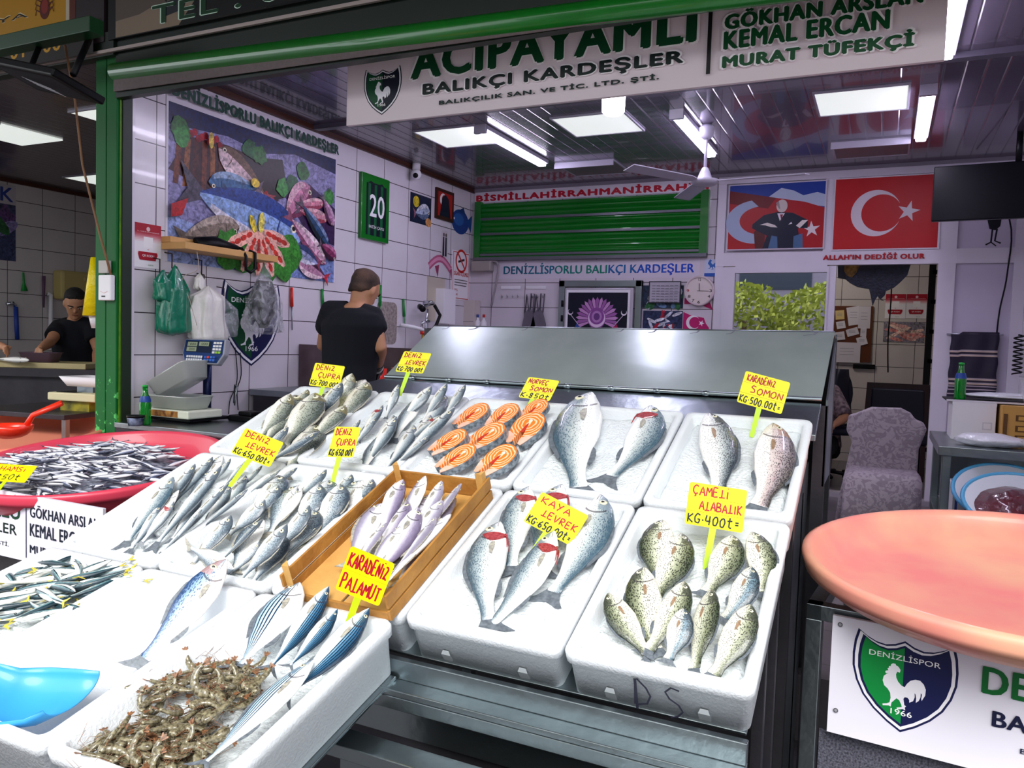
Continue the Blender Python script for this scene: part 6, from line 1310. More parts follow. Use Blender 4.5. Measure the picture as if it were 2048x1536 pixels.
for sgn, c1, c2 in ((-1, '2c4c98', '3c6cb8'), (1, 'a01c50', 'c83870')):
    cv.shape([(cx+sgn*.02, cz_-.2), (cx+sgn*.2, cz_-.04), (cx+sgn*.24, cz_-.16), (cx+sgn*.2, cz_-.28), (cx+sgn*.08, cz_-.32)], c1); cv.shape([(cx+sgn*.05, cz_-.22), (cx+sgn*.18, cz_-.10), (cx+sgn*.18, cz_-.24), (cx+sgn*.1, cz_-.3)], c2); cv.shape(crescent(cx+sgn*.15, cz_-.2, .025, .8, .3), 'e8e4f0')
    for q in range(4): cv.line([(cx+sgn*.05, cz_-.36+.04*q), (cx+sgn*.31, cz_-.12-.06*q)], .006, 'b8a8c8')
    cv.line([(cx+sgn*.18, cz_-.05), (cx+sgn*.26, cz_+.04)], .006, 'c8b8d0'); cv.shape(crescent(cx+sgn*.265, cz_+.065, .028, .8, .3, rot=math.radians(90 if sgn > 0 else 60)), 'e8e0ec')
    for q in range(5): cv.disc(cx+sgn*(.25+.015*(q % 2)), cz_-.10-.05*q, .022, .009, 'd8cce0', 10, sgn*.6)
cv.disc(cx, cz_-.26, .06, .06, 'c8b8d8'); cv.disc(cx, cz_-.26, .045, .045, '7c4c8c'); cv.disc(cx, cz_-.26, .03, .03, 'd8c8e0')
for q in range(6): cv.line([(cx-.10+.01*q, cz_-.1), (cx-.03+.012*q, cz_-.23)], .004, 'd8a8d8')
cv.build('crest_poster', PRINT, dr, mx=Matrix(((1, 0, 0, 0), (0, 0, -1, -.071), (0, 1, 0, 0), (0, 0, 0, 1)))); b = MB(); b.box((a+.09, -.0706, .90), (b_-.10, -.069, zt-.09)); b.build('poster_mount', white, dr)
def tilepic(px0, py0, px1, py1, name, label, fn):
    cv = Canvas(.0002); a, z1_ = back(px0, py0); b_, z0_ = back(px1, py1); fn(cv, a, z0_, b_, z1_); return canB(cv, name, label, 'picture', m=PMAT)
def f1(cv, a, c, b_, d):
    cv.rect(a, c, b_, d, '24344c', 1); rr = random.Random(4)
    for k in range(16): x, y = rr.uniform(a, b_), rr.uniform(c, d); cv.disc(min(b_-.05, max(a+.05, x)), min(d-.03, max(c+.03, y)), .05, .025, ('2c6a3c', 'b0b8c8', '5a7a9c', 'd8d8e0')[k % 4], 12, rr.uniform(0, 3), 1)
def f2(cv, a, c, b_, d):
    cv.rect(a, c, b_, d, '2a3458', 1); rr = random.Random(9)
    for k in range(26): x, y = rr.uniform(a+.05, b_-.05), rr.uniform(c+.03, d-.03); cv.disc(x, y, .05, .014, ('c8ccdc', '3c4468', 'b02038', 'e0e0ec')[k % 4], 10, rr.uniform(0, 3), 1)
tilepic(1287, 571, 1366, 617, 'seafood_tile', 'printed tile of fish and greens half hidden behind the calendar', f1); tilepic(1287, 621, 1364, 668, 'seafood_tile', 'printed tile of silver fish and red slices below the calendar', f2)
cv = Canvas(); a, z1_ = back(1367, 624); b_, z0_ = back(1418, 662); cv.shape([(a, z0_-.05), (a, z1_), (a+.07, z1_-.03), (b_-.05, z1_-.05), (b_-.03, z1_-.1), (b_, z1_-.14), (b_-.02, z0_-.04), (b_-.06, z0_-.06), (a+.1, z0_-.05)], 'c01c6c'); cv.shape(crescent(a+.09, (z0_+z1_)/2-.01, .062, .8, .25), 'f0ecf0'); cv.shape(star(a+.165, (z0_+z1_)/2-.015, .028, 1.2), 'f0ecf0'); canB(cv, 'flag_sticker', 'magenta flag sticker with crescent and star below the clock', 'sticker', off=.002)
cv = Canvas(); a, z1_ = back(1367, 596); b_, z0_ = back(1426, 620); cv.shape([(a+.01, z1_), (a+.22, z1_), (b_, z0_), (a+.14, z0_+.05), (a+.01, z0_+.05)], 'b0185c'); canB(cv, 'flag_sticker', 'second magenta flag sticker mostly covered by the clock', 'sticker', off=.002)
a, z1_ = back(1300, 563); b_, z0_ = back(1362, 607); b = Canvas(); b.plate(a, z0_, b_, z1_, .012, '34303a'); b.rect(a+.01, z0_+.01, b_-.01, z1_-.01, 'b4b0bc')
for i in range(6):
    for j in range(7): b.rect(a+.03+.042*i, z1_-.045-.024*j, a+.062+.042*i, z1_-.040-.024*j, '6a6672')
canB(b, 'wall_calendar', 'grey framed calendar sheet left of the clock', 'calendar', off=.03)
t = empty('wall_clock', (0, 0, 0), label='round white wall clock on the back wall', cat='clock'); cx, cz2 = back(1400, 582); R0 = .135
b = MB(); b.mx = Matrix.Translation((cx, YB, cz2)) @ Matrix.Rotation(math.radians(90), 4, 'X'); b.lathe([(R0, 0), (R0, .03), (R0*.97, .045), (R0*.88, .045), (R0*.86, .03), (.001, .03)], n=48); b.build('rim', mat('clock_rim', 'd8c8cc', .3), t)
cv = Canvas(); cv.disc(0, 0, R0*.86, R0*.86, 'e4d8d4', 40)
for k in range(12):
    if k in (0, 6, 3, 9, 4, 7, 8): a = math.radians(90-30*k); s_ = {0: '12'}.get(k, str(k)); cv.text(s_, .10*math.cos(a)-.011, .10*math.sin(a)-.012, .10*math.cos(a)+.011, .10*math.sin(a)+.012, 'c02030' if k == 9 else '1c1820', .03)
cv.line([(0, 0), (-.002, .065)], .006, '18181c'); cv.line([(-.02, 0), (.085, -.004)], .004, '18181c'); cv.build('dial', PRINT, t, mx=Matrix.Translation((cx, YB-.031, cz2)) @ Matrix.Rotation(math.radians(90), 4, 'X'))
# aprons and hooks
for (px, w_, lb) in ((1062, .10, 'grey rubber apron hanging on the back wall, left one'), (1081, .11, 'grey rubber apron with long straps on the back wall, right one')):
    x_, z_ = back(px, 590); t = empty('apron', (x_, YB-.03, z_), label=lb, cat='apron'); b = MB(); b.prism([(-w_*.45, -.18), (-w_*.7, -.30), (-w_*.7, -.46), (w_*.7, -.46), (w_*.7, -.28), (w_*.4, -.17), (0, -.13)], -.008, .008); b.build('bib', mat('apron_rubber', '6c6674', .5, nscale=8, namt=.3), t, mx=Matrix.Rotation(math.radians(90), 4, 'X'))
    b = MB(); b.tube([(-w_*.45, 0, -.18), (-w_*.3, 0, .0), (0, -.01, -.16)], .007, 6); b.build('strap', mat('apron_rubber'), t); b = MB(); b.tube([(w_*.4, 0, -.17), (w_*.5, 0, .01), (w_*.2, -.01, .012), (w_*.1, 0, -.15)], .007, 6); b.build('strap', mat('apron_rubber'), t)
for a1_, a2_, lb in ((1003, 1042, 'white hook rail on the back wall, left of the aprons'), (1053, 1092, 'white hook rail holding the aprons')):
    xa_, z_ = back(a1_, 575); xb_, _ = back(a2_, 575); t = empty('hook_rail', (xa_, YB, z_), label=lb, cat='hook rail'); b = MB(); b.box((0, -.01, -.015), (xb_-xa_, 0, .015)); b.build('rail', white, t)
    for k in range(4): b = MB(); x_ = (xb_-xa_)*(.1+.27*k); b.tube([(x_, -.01, -.09), (x_, -.03, -.1), (x_, -.035, -.075)], .004, 6); b.build('hook', chrome, t)
xa_, z_ = back(950, 530); b = MB(); b.box((xa_, YB-.09, z_-.07), (xa_+.22, YB, z_+.03)); tag(b.build('emergency_light', mat('beige_grey_case', 'a09a96', .4), bevel=.01), 'small grey emergency light box under the shutter corner', 'light')
wire('conduit_pipe', [(XL+.05, YB-.04, 2.26), (XL+.2, YB-.04, 2.25), (XL+.33, YB-.04, 2.20), (XL+.27, YB-.05, 1.8)], .012, mat('conduit', '9a9298', .4), 'thin conduit bending down beside the back corner', 'pipe')
# partition pictures
cv = Canvas(.0004); a, z1_ = back(1462, 375); b_, _ = back(1652, 375); z0_ = 2.315; z1_ = 2.86
cv.plate(a-.01, z0_-.01, b_+.01, z1_+.01, .004, 'd4ccd8'); w = b_-a; h_ = z1_-z0_; Q = lambda pts, c: cv.shape([(a+w*x, z0_+h_*y) for x, y in pts], c)
Q([(0, 0), (1, 0), (1, 1), (0, 1)], '1a3c98'); Q([(.3, .75), (.42, .80), (.55, .93), (.68, .88), (.78, .80), (.92, .84), (1, .80), (1, .62), (.6, .70)], 'b8c4dc'); Q([(0, .0), (1, 0), (1, .60), (.8, .70), (.5, .78), (0, .92)], 'b01820')
Q([(0, .92), (.5, .78), (.42, .62), (0, .72)], '701018'); cv.shape([(a+w*(.30+.33*math.cos(t_)), z0_+h_*(.42+.34*math.sin(t_))) for t_ in [math.radians(100+170*i/20) for i in range(21)]]+[(a+w*(.36+.24*math.cos(t_)), z0_+h_*(.44+.22*math.sin(t_))) for t_ in [math.radians(270-170*i/20) for i in range(21)]], 'a8b4d0')
cv.shape(star(a+w*.88, z0_+h_*.28, w*.09, .4), 'e8dce0')
Q([(.30, 0), (.28, .26), (.33, .33), (.40, .28), (.40, 0)], '5a1c20'); Q([(.38, 0), (.42, .2), (.26, .32), (.26, .38), (.38, .52), (.52, .56), (.68, .54), (.84, .42), (.84, .30), (.74, .30), (.78, 0)], '0c1430'); Q([(.44, 0), (.47, .20), (.53, .18), (.54, 0)], '4a6c94'); Q([(.70, 0), (.70, .18), (.79, .22), (.80, 0)], '4a6c94')
Q([(.52, .54), (.55, .42), (.60, .54)], 'e8e4ec'); Q([(.55, .52), (.565, .42), (.58, .52)], '90182c'); cv.disc(a+w*.565, z0_+h_*.65, w*.058, h_*.10, 'd8c8c4', 20); cv.shape([(a+w*.50, z0_+h_*.70), (a+w*.53, z0_+h_*.62), (a+w*.55, z0_+h_*.60), (a+w*.53, z0_+h_*.73)], '9a8a8c')
Q([(.34, .37), (.42, .40), (.50, .36), (.53, .32), (.46, .33), (.40, .36)], 'e8dcd8'); Q([(.72, .34), (.78, .42), (.84, .42), (.80, .36), (.76, .30)], 'e8dcd8'); Q([(.64, .36), (.67, .40), (.68, .37)], 'e8e4ec')
canB(cv, 'seated_man_picture', 'picture of a seated man in dark suit before a waving red flag', 'picture', off=.036)
cv = Canvas(); a, _ = back(1673, 360); b_, _ = back(1882, 355); z0_ = 2.295; z1_ = 2.865; cv.plate(a-.01, z0_-.01, b_+.015, z1_+.01, .004, 'e0d8e0'); cv.rect(a, z0_, b_, z1_, 'c01a20'); cv.shape(crescent(a+.31, (z0_+z1_)/2+.0, .185, .80, .22), 'e0d4dc'); cv.shape(star(a+.545, (z0_+z1_)/2+.005, .085, 1.35), 'e0d4dc'); canB(cv, 'flag_picture', 'red flag picture with white crescent and star above the office door', 'flag', off=.036)
cv = Canvas(); a, _ = back(1648, 506); b_, _ = back(1849, 506); cv.text("ALLAH'IN DEDİĞİ OLUR", a, 2.212, b_, 2.262, 'b01424', .10); o = canB(cv, 'lettering_sticker', 'dark red sticker lettering on the white beam over the door', 'sign', off=.034)
# TV
tv = empty('television', (.50, 6.30, 2.58), rz=math.radians(-4), label='black flat television hanging at the upper right', cat='television')
b = MB(); b.box((-.26, -.03, -.19), (.72, .02, .19)); b.build('screen', mat('tv_black', '04050c', .3, spec=.2), tv, bevel=.006); b = MB(); b.cyl((.24, .0, .19), (.24, .0, .40), .02, 10); b.build('ceiling_arm', black, tv); b = MB(); b.box((-.25, .02, -.17), (.70, .04, .17)); b.build('back_cover', black, tv)
# stuffed rooster decal + bird legs
cv = Canvas(); x_, z_ = back(1988, 458); cv.shape([(x_-.06, z_+.12), (x_+.05, z_+.12), (x_+.04, z_+.02), (x_+.01, z_-.01), (x_-.03, z_+.0)], '1c1c26')
cv.line([(x_-.01, z_), (x_-.015, z_-.10), (x_-.05, z_-.12)], .012, '20202c'); cv.line([(x_+.02, z_), (x_+.01, z_-.09), (x_+.05, z_-.11)], .012, '20202c'); cv.line([(x_-.015, z_-.10), (x_+.02, z_-.13)], .008, '20202c')
canB(cv, 'bird_decal', 'black bird legs decal on the white panel under the television', 'sticker', off=.002)
# towel, cable on the right
t = empty('striped_towel', (.61, YB-.045, 1.62), label='dark striped towel folded over a rail on the white panel', cat='towel')
b = MB(); n = 60; vs = []; fs_ = []; cols = []; ht_ = .50
for i in range(n+1):
    for j in range(13): u = -.16+.32*j/12; z = -ht_*i/n+.02*(j > 2)*(1 if i == 0 else .3); vs.append((u+.004*math.sin(i*.3), -.012-.006*math.sin(j*1.1+i*.05), z))
for i in range(n):
    c = lin('2c2438'); 
    if i in (15, 19, 41, 45, 48, 51, 55): c = lin('b8a8b0')
    if i in (16, 20, 42, 46): c = lin('d0b8a4')
    for j in range(12): fs_.append((i*13+j, i*13+j+1, i*13+j+14, i*13+j+13)); cols.append(c)
b.add(vs, fs_, 0, True); b.c = cols; o = b.build('cloth', PRINT, t); md = o.modifiers.new('s', 'SOLIDIFY'); md.thickness = .02; md.offset = 0
b = MB(); b.cyl((-.19, .005, .0), (.19, .005, .0), .008, 10); b.build('rail', chrome, t)
wire('cable', [(.545, YB-.03, 2.9), (.79, YB-.03, 2.5), (.80, YB-.035, 2.1), (.765, YB-.03, 1.8), (.755, YB-.03, 1.55)], .006, black, 'black cable running down beside the towel from the television')
b = MB(); b.tube([(XR-.02+.0*math.cos(a), 6.75+.035*math.cos(a*1.0), 1.72-.012*a) for a in [k*.4 for k in range(80)]], .006, 6); P_ = [(XR-.045+.03*math.sin(k*.8), 6.80+.04*math.cos(k*.8), 1.62-.0042*k) for k in range(70)]; b = MB(); b.tube(P_, .006, 6); tag(b.build('coiled_cord', black), 'black coiled cord hanging on the right wall', 'cord')
# ================= hanging sign, lamps, fan =================
SY = 3.2
sp = lambda px, py: (lambda p: (p.x, p.z))(at(px, py, 'y', SY))
xa = sp(693, 243)[0]; xb = sp(1889, 122)[0]; zb = 2.505; sg = empty('hanging_sign', (0, SY, 0), label='long white shop sign with green ACIPAYAMLI lettering hung inside the header', cat='sign')
cv = Canvas(.0006); cv.plate(xa, zb-.01, xb, 2.955, .02, 'e6d6dc')
s0 = sp(765, 175); shield(cv, s0[0], s0[1]-.005, .185, green='0c4a2c', dark='101428', rim='101428')
def st(t, x0, y0_, x1, y1_, hpx, c, bold=.05, rim=None):
    a, z0_ = sp(x0, y0_); b_, z1_ = sp(x1, y1_); z = (z0_+z1_)/2; hh = hpx
    if rim: cv.text(t, a-.006, z-.005, b_+.006, z+hh+.005, rim, bold+.03)
    cv.text(t, a, z, b_, z+hh, c, bold)
st('ACIPAYAMLI', 826, 157, 1388, 84, .145, '0b4426', .10, 'f4eef0'); st('BALIKÇI KARDEŞLER', 848, 192, 1365, 136, .062, '0a1a18', .11, 'f4eef0'); st('BALIKÇILIK SAN. VE TİC. LTD. ŞTİ.', 880, 212, 1318, 162, .028, '0c2420', .10)
st('GÖKHAN ARSLAN', 1452, 53, 1843, 14, .066, '0c4a26', .10, 'f4eef0'); st('KEMAL ERCAN', 1450, 97, 1776, 62, .066, '0c4a26', .10, 'f4eef0'); st('MURAT TÜFEKÇİ', 1447, 138, 1825, 103, .066, '0c4a26', .10, 'f4eef0')
a = sp(1416, 150); cv.rect(a[0]-.006, a[1], a[0]+.010, 2.94, '141418')
cv.build('sign_board', PRINT, sg, mx=Matrix(((1, 0, 0, 0), (0, 0, -1, 0), (0, 1, 0, 0), (0, 0, 0, 1))))
led = mat('led_panel_glow', 'ffffff', .5, emit='e8f0ea', estr=.36); tube_m = mat('led_tube_glow', 'ffffff', .5, emit='eae2ff', estr=15); off_m = mat('unlit_panel', '6c6668', .4)
lampb = mat('lamp_housing', 'b8b4c4', .4, .3)
for x, y, on, lb in ((-2.95, 5.17, 1, 'square glowing ceiling panel nearest the left wall'), (-1.87, 5.19, 1, 'square glowing ceiling panel in the middle, behind the round lamp'), (-.21, 5.22, 1, 'glowing ceiling panel in front of the flag picture'), (-2.35, 6.45, 0, 'unlit ceiling panel above the green inner shutter'), (-.18, 6.45, 0, 'unlit ceiling panel just above the flag picture')):
    t = empty('ceiling_panel', (x, y, CEIL), label=lb, cat='ceiling light', group='square ceiling panels'); b = MB(); b.box((-.26, -.25, -.012), (.26, -.238, 0)); b.box((-.26, .238, -.012), (.26, .25, 0)); b.box((-.26, -.238, -.012), (-.248, .238, 0)); b.box((.248, -.238, -.012), (.26, .238, 0)); b.build('frame', lampb, t)
    b = MB(); b.box((-.247, -.237, -.008), (.247, .237, -.002)); b.build('diffuser', led if on else off_m, t)
    if not on:
        b = MB(); b.box((-.26, -.26, -.05), (.26, -.25, -.012)); b.build('hanging_edge', lampb, t)
k = 0
for x, y0_, y1_, lb in ((-2.66, 4.95, 6.08, 'long bright tube light left, behind the ceiling joint'), (-1.29, 5.05, 6.18, 'long bright tube light above the fan'), (.14, 5.05, 6.16, 'long bright tube light at the right in front of the television'),
    (-2.60, 3.5, 4.52, 'tube light whose end shows under the sign at the left'), (-1.26, 3.5, 4.52, 'tube light whose end shows under the middle of the sign'), (.19, 3.45, 4.52, 'tube light passing the right end of the sign')):
    t = empty('tube_light', (x, y0_, CEIL), label=lb, cat='tube light', group='bright tube lights under the ceiling'); L_ = y1_-y0_
    b = MB(); b.box((-.045, 0, -.03), (.045, L_, 0)); b.build('housing', lampb, t, bevel=.004); b = MB(); b.box((-.032, .02, -.055), (.032, L_-.02, -.031)); b.build('diffuser', tube_m, t, bevel=.008)
    b = MB(); b.box((-.045, -.015, -.06), (.045, .018, 0)); b.build('end_cap', lampb, t)
p = at(1227, 207, 'y', 4.3); t = empty('pendant_lamp', p, label='bright round drum lamp hanging below the sign', cat='lamp')
b = MB(); b.lathe([(.001, -.062), (.05, -.06), (.064, -.045), (.066, .04), (.055, .055), (.001, .056)], n=28); b.build('lamp_drum', mat('lamp_glow', 'ffffff', .5, emit='f6f4ff', estr=9), t); b = MB(); b.lathe([(.05, .056), (.048, .075), (.02, .09), (.012, CEIL-p.z)], n=20); b.build('lamp_stem', mat('lamp_stem', '6a6068', .4), t)
# fan
fx, fy = -1.18, 5.45; hz_ = at(1417, 362, 'y', fy).z
t = empty('ceiling_fan', (fx, fy, hz_), label='white three-blade ceiling fan hanging on a rod', cat='fan'); fw_ = mat('fan_white', 'c0bccc', .35)
b = MB(); b.cyl((0, 0, .05), (0, 0, CEIL-hz_), .011, 12); b.build('rod', fw_, t); b = MB(); b.lathe([(.02, -.10), (.045, -.08), (.05, -.02), (.03, 0)], (0, 0, CEIL-hz_), 20); b.build('ceiling_cap', fw_, t)
b = MB(); b.lathe([(.001, -.03), (.07, -.028), (.095, -.012), (.095, .008), (.05, .02), (.035, .06), (.02, .09), (.001, .092)], n=28); b.build('motor', fw_, t)
for a in (-3, 117, 237):
    b = MB(); b.mx = Matrix.Rotation(math.radians(a), 4, 'Z') @ Matrix.Rotation(math.radians(9), 4, 'X'); b.prism([(.08, -.02), (.16, -.055), (.66, -.065), (.67, .055), (.16, .05), (.08, .02)], -.003, .003); b.build('blade', fw_, t)
# flood light and beams at the upper left, neighbour fascia
fl_ = empty('flood_light', at(85, 160, 'y', 2.55), label='black flood light on a bracket at the upper left', cat='lamp')
b = MB(); b.mx = Matrix.Rotation(math.radians(14), 4, 'Y') @ Matrix.Rotation(math.radians(-12), 4, 'X'); b.box((-.26, -.13, -.01), (.26, .16, .03)); b.build('lamp_case', black, fl_, bevel=.008)
cv = Canvas(); cv.mx = Matrix.Rotation(math.radians(14), 4, 'Y') @ Matrix.Rotation(math.radians(-12), 4, 'X') @ Matrix.Translation((0, 0, -.011)) @ Matrix.Rotation(math.pi, 4, 'X')
cv.rect(-.22, -.13, .22, .10, '10141e')
for i in range(14):
    for j in range(5): cv.disc(-.12+.018*i, -.06+.02*j, .006, .006, 'd8e4f0', 6)
cv.build('lamp_glass', PRINT, fl_); b = MB(); b.tube([(-.12, .0, .03), (-.2, .12, .24)], .014, 8); b.build('bracket_arm', black, fl_); b = MB(); b.tube([(.23, .0, .0), (.10, .2, .30)], .016, 8); b.build('bracket_arm', black, fl_)
bm = MB(); p0, p1 = at(-60, 100, 'y', 2.62), at(186, 52, 'y', 2.62); bm.box((p0.x-2, 2.60, p1.z-.03), (p1.x, 2.68, p1.z+.045)); tag(bm.build('green_beam', mat('dark_green_beam', '0c3c1c', .4), bevel=.004), 'dark green steel beam end sticking out at the upper left', 'beam')
cv = Canvas(); cv.plate(-9, 3.0, -3.9, 3.9, .03, '30262a'); q = lambda px, py: (lambda p: (p.x, p.z))(at(px, py, 'y', 2.9)); a, c = q(0, 62); b_, _ = q(120, 40)
cv.rect(-6, c-.01, b_, 3.9, 'c08a14'); cv.rect(b_, c-.01, b_+.03, 3.9, 'c8b8a0'); cv.rect(b_+.03, 3.02, b_+.08, 3.9, '5c2418'); x0_, z0_ = q(-60, 58); x1_, z1_ = q(45, 28); cv.text('KAYA', x0_-.1, z0_+.01, x1_, z1_+.03, 'f0ddb0', .06); cv.text('KAYA', x0_-.1+.004, z0_+.012, x1_-.004, z1_+.026, '1c1410', .03)
cx, cz2 = q(78, 12); cv.disc(cx, cz2, .045, .06, '5c1c14'); cv.disc(cx, cz2+.01, .03, .04, '8a2c20')
for s_ in (-1, 1):
    for k in range(3): cv.line([(cx+s_*.03, cz2-.02+.03*k), (cx+s_*.07, cz2-.0+.03*k), (cx+s_*.08, cz2-.03+.03*k)], .008, '5c1c14')
cv.build('neighbour_fascia', PRINT, mx=Matrix(((1, 0, 0, 0), (0, 0, -1, 2.935), (0, 1, 0, 0), (0, 0, 0, 1)))); tag(bpy.data.objects['neighbour_fascia'], 'yellow and dark fascia board of the shop next door', 'sign')
cv = Canvas(); a, z_ = q(0, 122); b_, z2_ = q(118, 92); cv.rect(-6.5, z_-.05, -3.95, z_+.14, '1c1010'); 
n_ = len(cv.v); cv.text('G: 01 000', a-.12, z_, b_, z_+.09, 'd8a020', .04, f=lambda x, y: (a-.12+b_-x, 2*z_+.09-y) if False else (x, 2*z_+.09-y)); cv.build('soffit_painted_reflection', PRINT, mx=Matrix(((1, 0, 0, 0), (0, 0, -1, 2.91), (0, 1, 0, 0), (0, 0, 0, 1)))); tag(bpy.data.objects['soffit_painted_reflection'], 'dark soffit under the neighbour fascia with an upside down reflection of yellow characters painted on', 'sign')  # reflection of sign text painted on the soffit as flipped lettering
b = MB(); b.tube([at(130, 90, 'y', 2.8), at(150, 200, 'y', 2.85), at(165, 330, 'y', 2.9), at(200, 470, 'y', 2.93), at(222, 550, 'y', 2.95)], .006, 6); tag(b.build('hanging_cable', mat('tan_cable', '8a6040', .6)), 'thin brown cable drooping from the flood light to the post', 'cable')
t = empty('switch_box', at(218, 576, 'y', 2.97), label='white electrical switch box on the green post', cat='switch'); b = MB(); b.box((-.05, -.03, -.07), (.05, 0, .07)); b.build('cover', white, t, bevel=.006); b = MB(); b.box((-.055, -.025, .08), (.02, 0, .15)); b.build('junction', mat('junction_grey', 'b8b4b0', .5), t, bevel=.003)
cv = Canvas(); cv.rect(-.02, -.052, .01, -.044, '1c1c20'); cv.line([(-.03, -.02), (0, -.03), (.03, -.02)], .002, 'd8a8a0'); cv.build('switch_marking', PRINT, t, mx=Matrix(((1, 0, 0, 0), (0, 0, -1, -.031), (0, 1, 0, 0), (0, 0, 0, 1))))

# ================= right side: steel table, boxes, basins, chairs, office =================
tb = empty('steel_table', (.62, 4.86, 0), label='stainless steel work table by the right wall with boxes on it', cat='table'); tz = 1.0
b = MB(); b.box((-.36, -.44, tz-.045), (.29, .44, tz)); b.build('table_top', steel, tb, bevel=.003); b = MB(); b.box((-.34, -.41, .60), (.29, .42, .615)); b.build('lower_shelf', steel, tb); b = MB(); b.box((-.30, .41, .62), (.29, .42, tz-.05)); b.build('back_panel', steel, tb)
for x, y in ((-.34, -.42), (-.34, .38), (.25, -.42), (.25, .38)): b = MB(); b.box((x, y, .25), (x+.04, y+.04, tz-.045)); b.build('leg', steel, tb, bevel=.003)
card = mat('cardboard', 'c09048', .7, nscale=8, namt=.2)
def cube_thing(name, a, b_, m, label, cat, extra=None, bev=.003):
    t = empty(name, ((a[0]+b_[0])/2, (a[1]+b_[1])/2, a[2]), label=label, cat=cat); q = MB(); w, d, h = b_[0]-a[0], b_[1]-a[1], b_[2]-a[2]; q.box((-w/2, -d/2, 0), (w/2, d/2, h)); q.build('box_body', m, t, bevel=bev)
    q = MB(); q.box((-w/2-.0008, -d/2-.0008, h*.93), (w/2+.0008, -d/2+.003, h*1.002)); q.build('top_flap', m, t)
    if extra:
        cv = Canvas(); extra(cv, w, h); cv.build('box_print', PRINT, t, mx=Matrix(((1, 0, 0, 0), (0, 0, -1, -d/2-.001), (0, 1, 0, 0), (0, 0, 0, 1))))
    return t
p = at(1940, 862, 'y', 4.95); cube_thing('white_box', (.34, 4.85, tz), (.545, 5.15, tz+.204), mat('white_card', 'dcd8dc', .6), 'white cardboard box on the steel table, left of the brown one', 'box', lambda cv, w, h: (cv.rect(w*.2, h*.3, w*.42, h*.5, 'c8c4ca'), cv.rect(w*.23, h*.33, w*.39, h*.47, 'dcd8dc')))
def carton(cv, w, h):
    for y in (.62, .35, .1):
        cv.rect(-w*.3, h*y, w*.3, h*(y+.16), '5c3c1c'); cv.rect(-w*.26, h*(y+.03), -w*.1, h*(y+.13), 'c09048'); cv.disc(w*.02, h*(y+.08), w*.06, h*.05, 'c09048'); cv.rect(w*.12, h*(y+.03), w*.26, h*(y+.13), 'a87c3c')
    cv.rect(-w*.48, h*.2, -w*.42, h*.8, '5c3c1c')
cube_thing('brown_carton', (.56, 4.75, tz), (.86, 5.1, tz+.20), card, 'brown printed carton on the steel table, right of the white box', 'box', carton)
t = empty('wall_ledge', (.62, 5.0, 0), label='dark topped board laid across the boxes on the steel table', cat='board'); b = MB(); b.box((-.31, -.14, tz+.206), (.28, .22, tz+.214)); b.build('board', black, t); b = MB(); b.box((-.31, -.143, tz+.205), (.28, -.14, tz+.215)); b.build('board_edge', mat('pale_edge', 'c8c4cc', .4), t)
bottle(1919, 799, tz+.214, 'small green soda bottle on top of the white box', 1.0)
def lump(name, c, r, m, label, seed, cat='bag', n=26, K=14, am=.3):
    b = MB(); rings = []
    for k in range(1, K):
        a = math.pi*k/K; rings.append([(r[0]*math.sin(a)*math.cos(q)*(1+am*noise.noise(Vector((math.cos(q)*1.6, math.sin(q)*1.6, a+seed)))), r[1]*math.sin(a)*math.sin(q)*(1+am*noise.noise(Vector((q, a*2, seed)))), max(-r[2]*.8, -r[2]*math.cos(a)*(1+am*noise.noise(Vector((math.cos(q)*2, a*2, seed+5)))))) for q in [2*math.pi*i/n for i in range(n)]])
    b.loft(rings, 0, True); return tag(b.build(name, m, loc=c), label, cat)
milk = mat('milky_film', 'dcdce4', .3, nscale=9, namt=.2, coat=.4, bump=.9, bscale=25)
lump('plastic_bundle', (.49, 4.60, tz+.03), (.17, .11, .035), milk, 'flat white plastic bundle at the front of the steel table', 3); lump('plastic_bundle', (.74, 4.55, tz+.03), (.14, .10, .04), fl, 'crinkled clear plastic bundle at the right of the steel table', 8)
lump('plastic_bag', (.80, 4.75, tz+.30), (.16, .13, .15), fl, 'big clear plastic bag leaning on the brown carton', 5, am=.5); lump('plastic_sheet', (.60, 4.98, tz+.24), (.20, .10, .018), milk, 'crumpled white plastic sheet on the board next to the bottle', 12)
blue_rim = mat('blue_enamel_rim', '4a9ac8', .3); bas = mat('pale_enamel', 'c8ccd8', .3)
for i, (px, py, y, lb, tl_) in enumerate(((2010, 985, 4.30, 'blue rimmed basin of dark red meat leaning at the right, rear one', 30), (2040, 1005, 3.95, 'blue rimmed basin of dark red meat at the right edge, front one', 26))):
    p = at(px, py, 'y', y); t = empty('enamel_basin', mx=Matrix.Translation(p) @ Matrix.Rotation(math.radians(tl_), 4, 'X'), label=lb, cat='basin'); b = MB(); b.lathe([(.13, -.11), (.20, -.01), (.215, 0), (.20, .004), (.12, -.10), (.001, -.105)], n=40, cap1=False); b.build('basin_body', bas, t)
    b = MB(); b.tube([(.215*math.cos(a), .215*math.sin(a), 0) for a in [2*math.pi*k/40 for k in range(41)]], .010, 8); b.build('rim', blue_rim, t)
    b = MB(); rg = []
    for k in range(8): r = .185*(1-k/8)+.004; rg.append([(r*math.cos(a)*(1+.06*math.sin(3*a+k)), r*math.sin(a), -.05+.06*math.sin(math.pi/2*k/7)+.012*noise.noise(Vector((a*2, k, i)))) for a in [2*math.pi*q/28 for q in range(28)]])
    b.loft(rg); tag(b.build('dark_meat', mat('dark_red_meat', '5a1020', .3, nscale=14, namt=.6, col2='2a0810', coat=.5, bump=.6, bscale=30), mx=t.matrix_world.copy()), 'dark red glistening meat heaped in the '+('rear' if i == 0 else 'front')+' blue rimmed basin', 'meat')
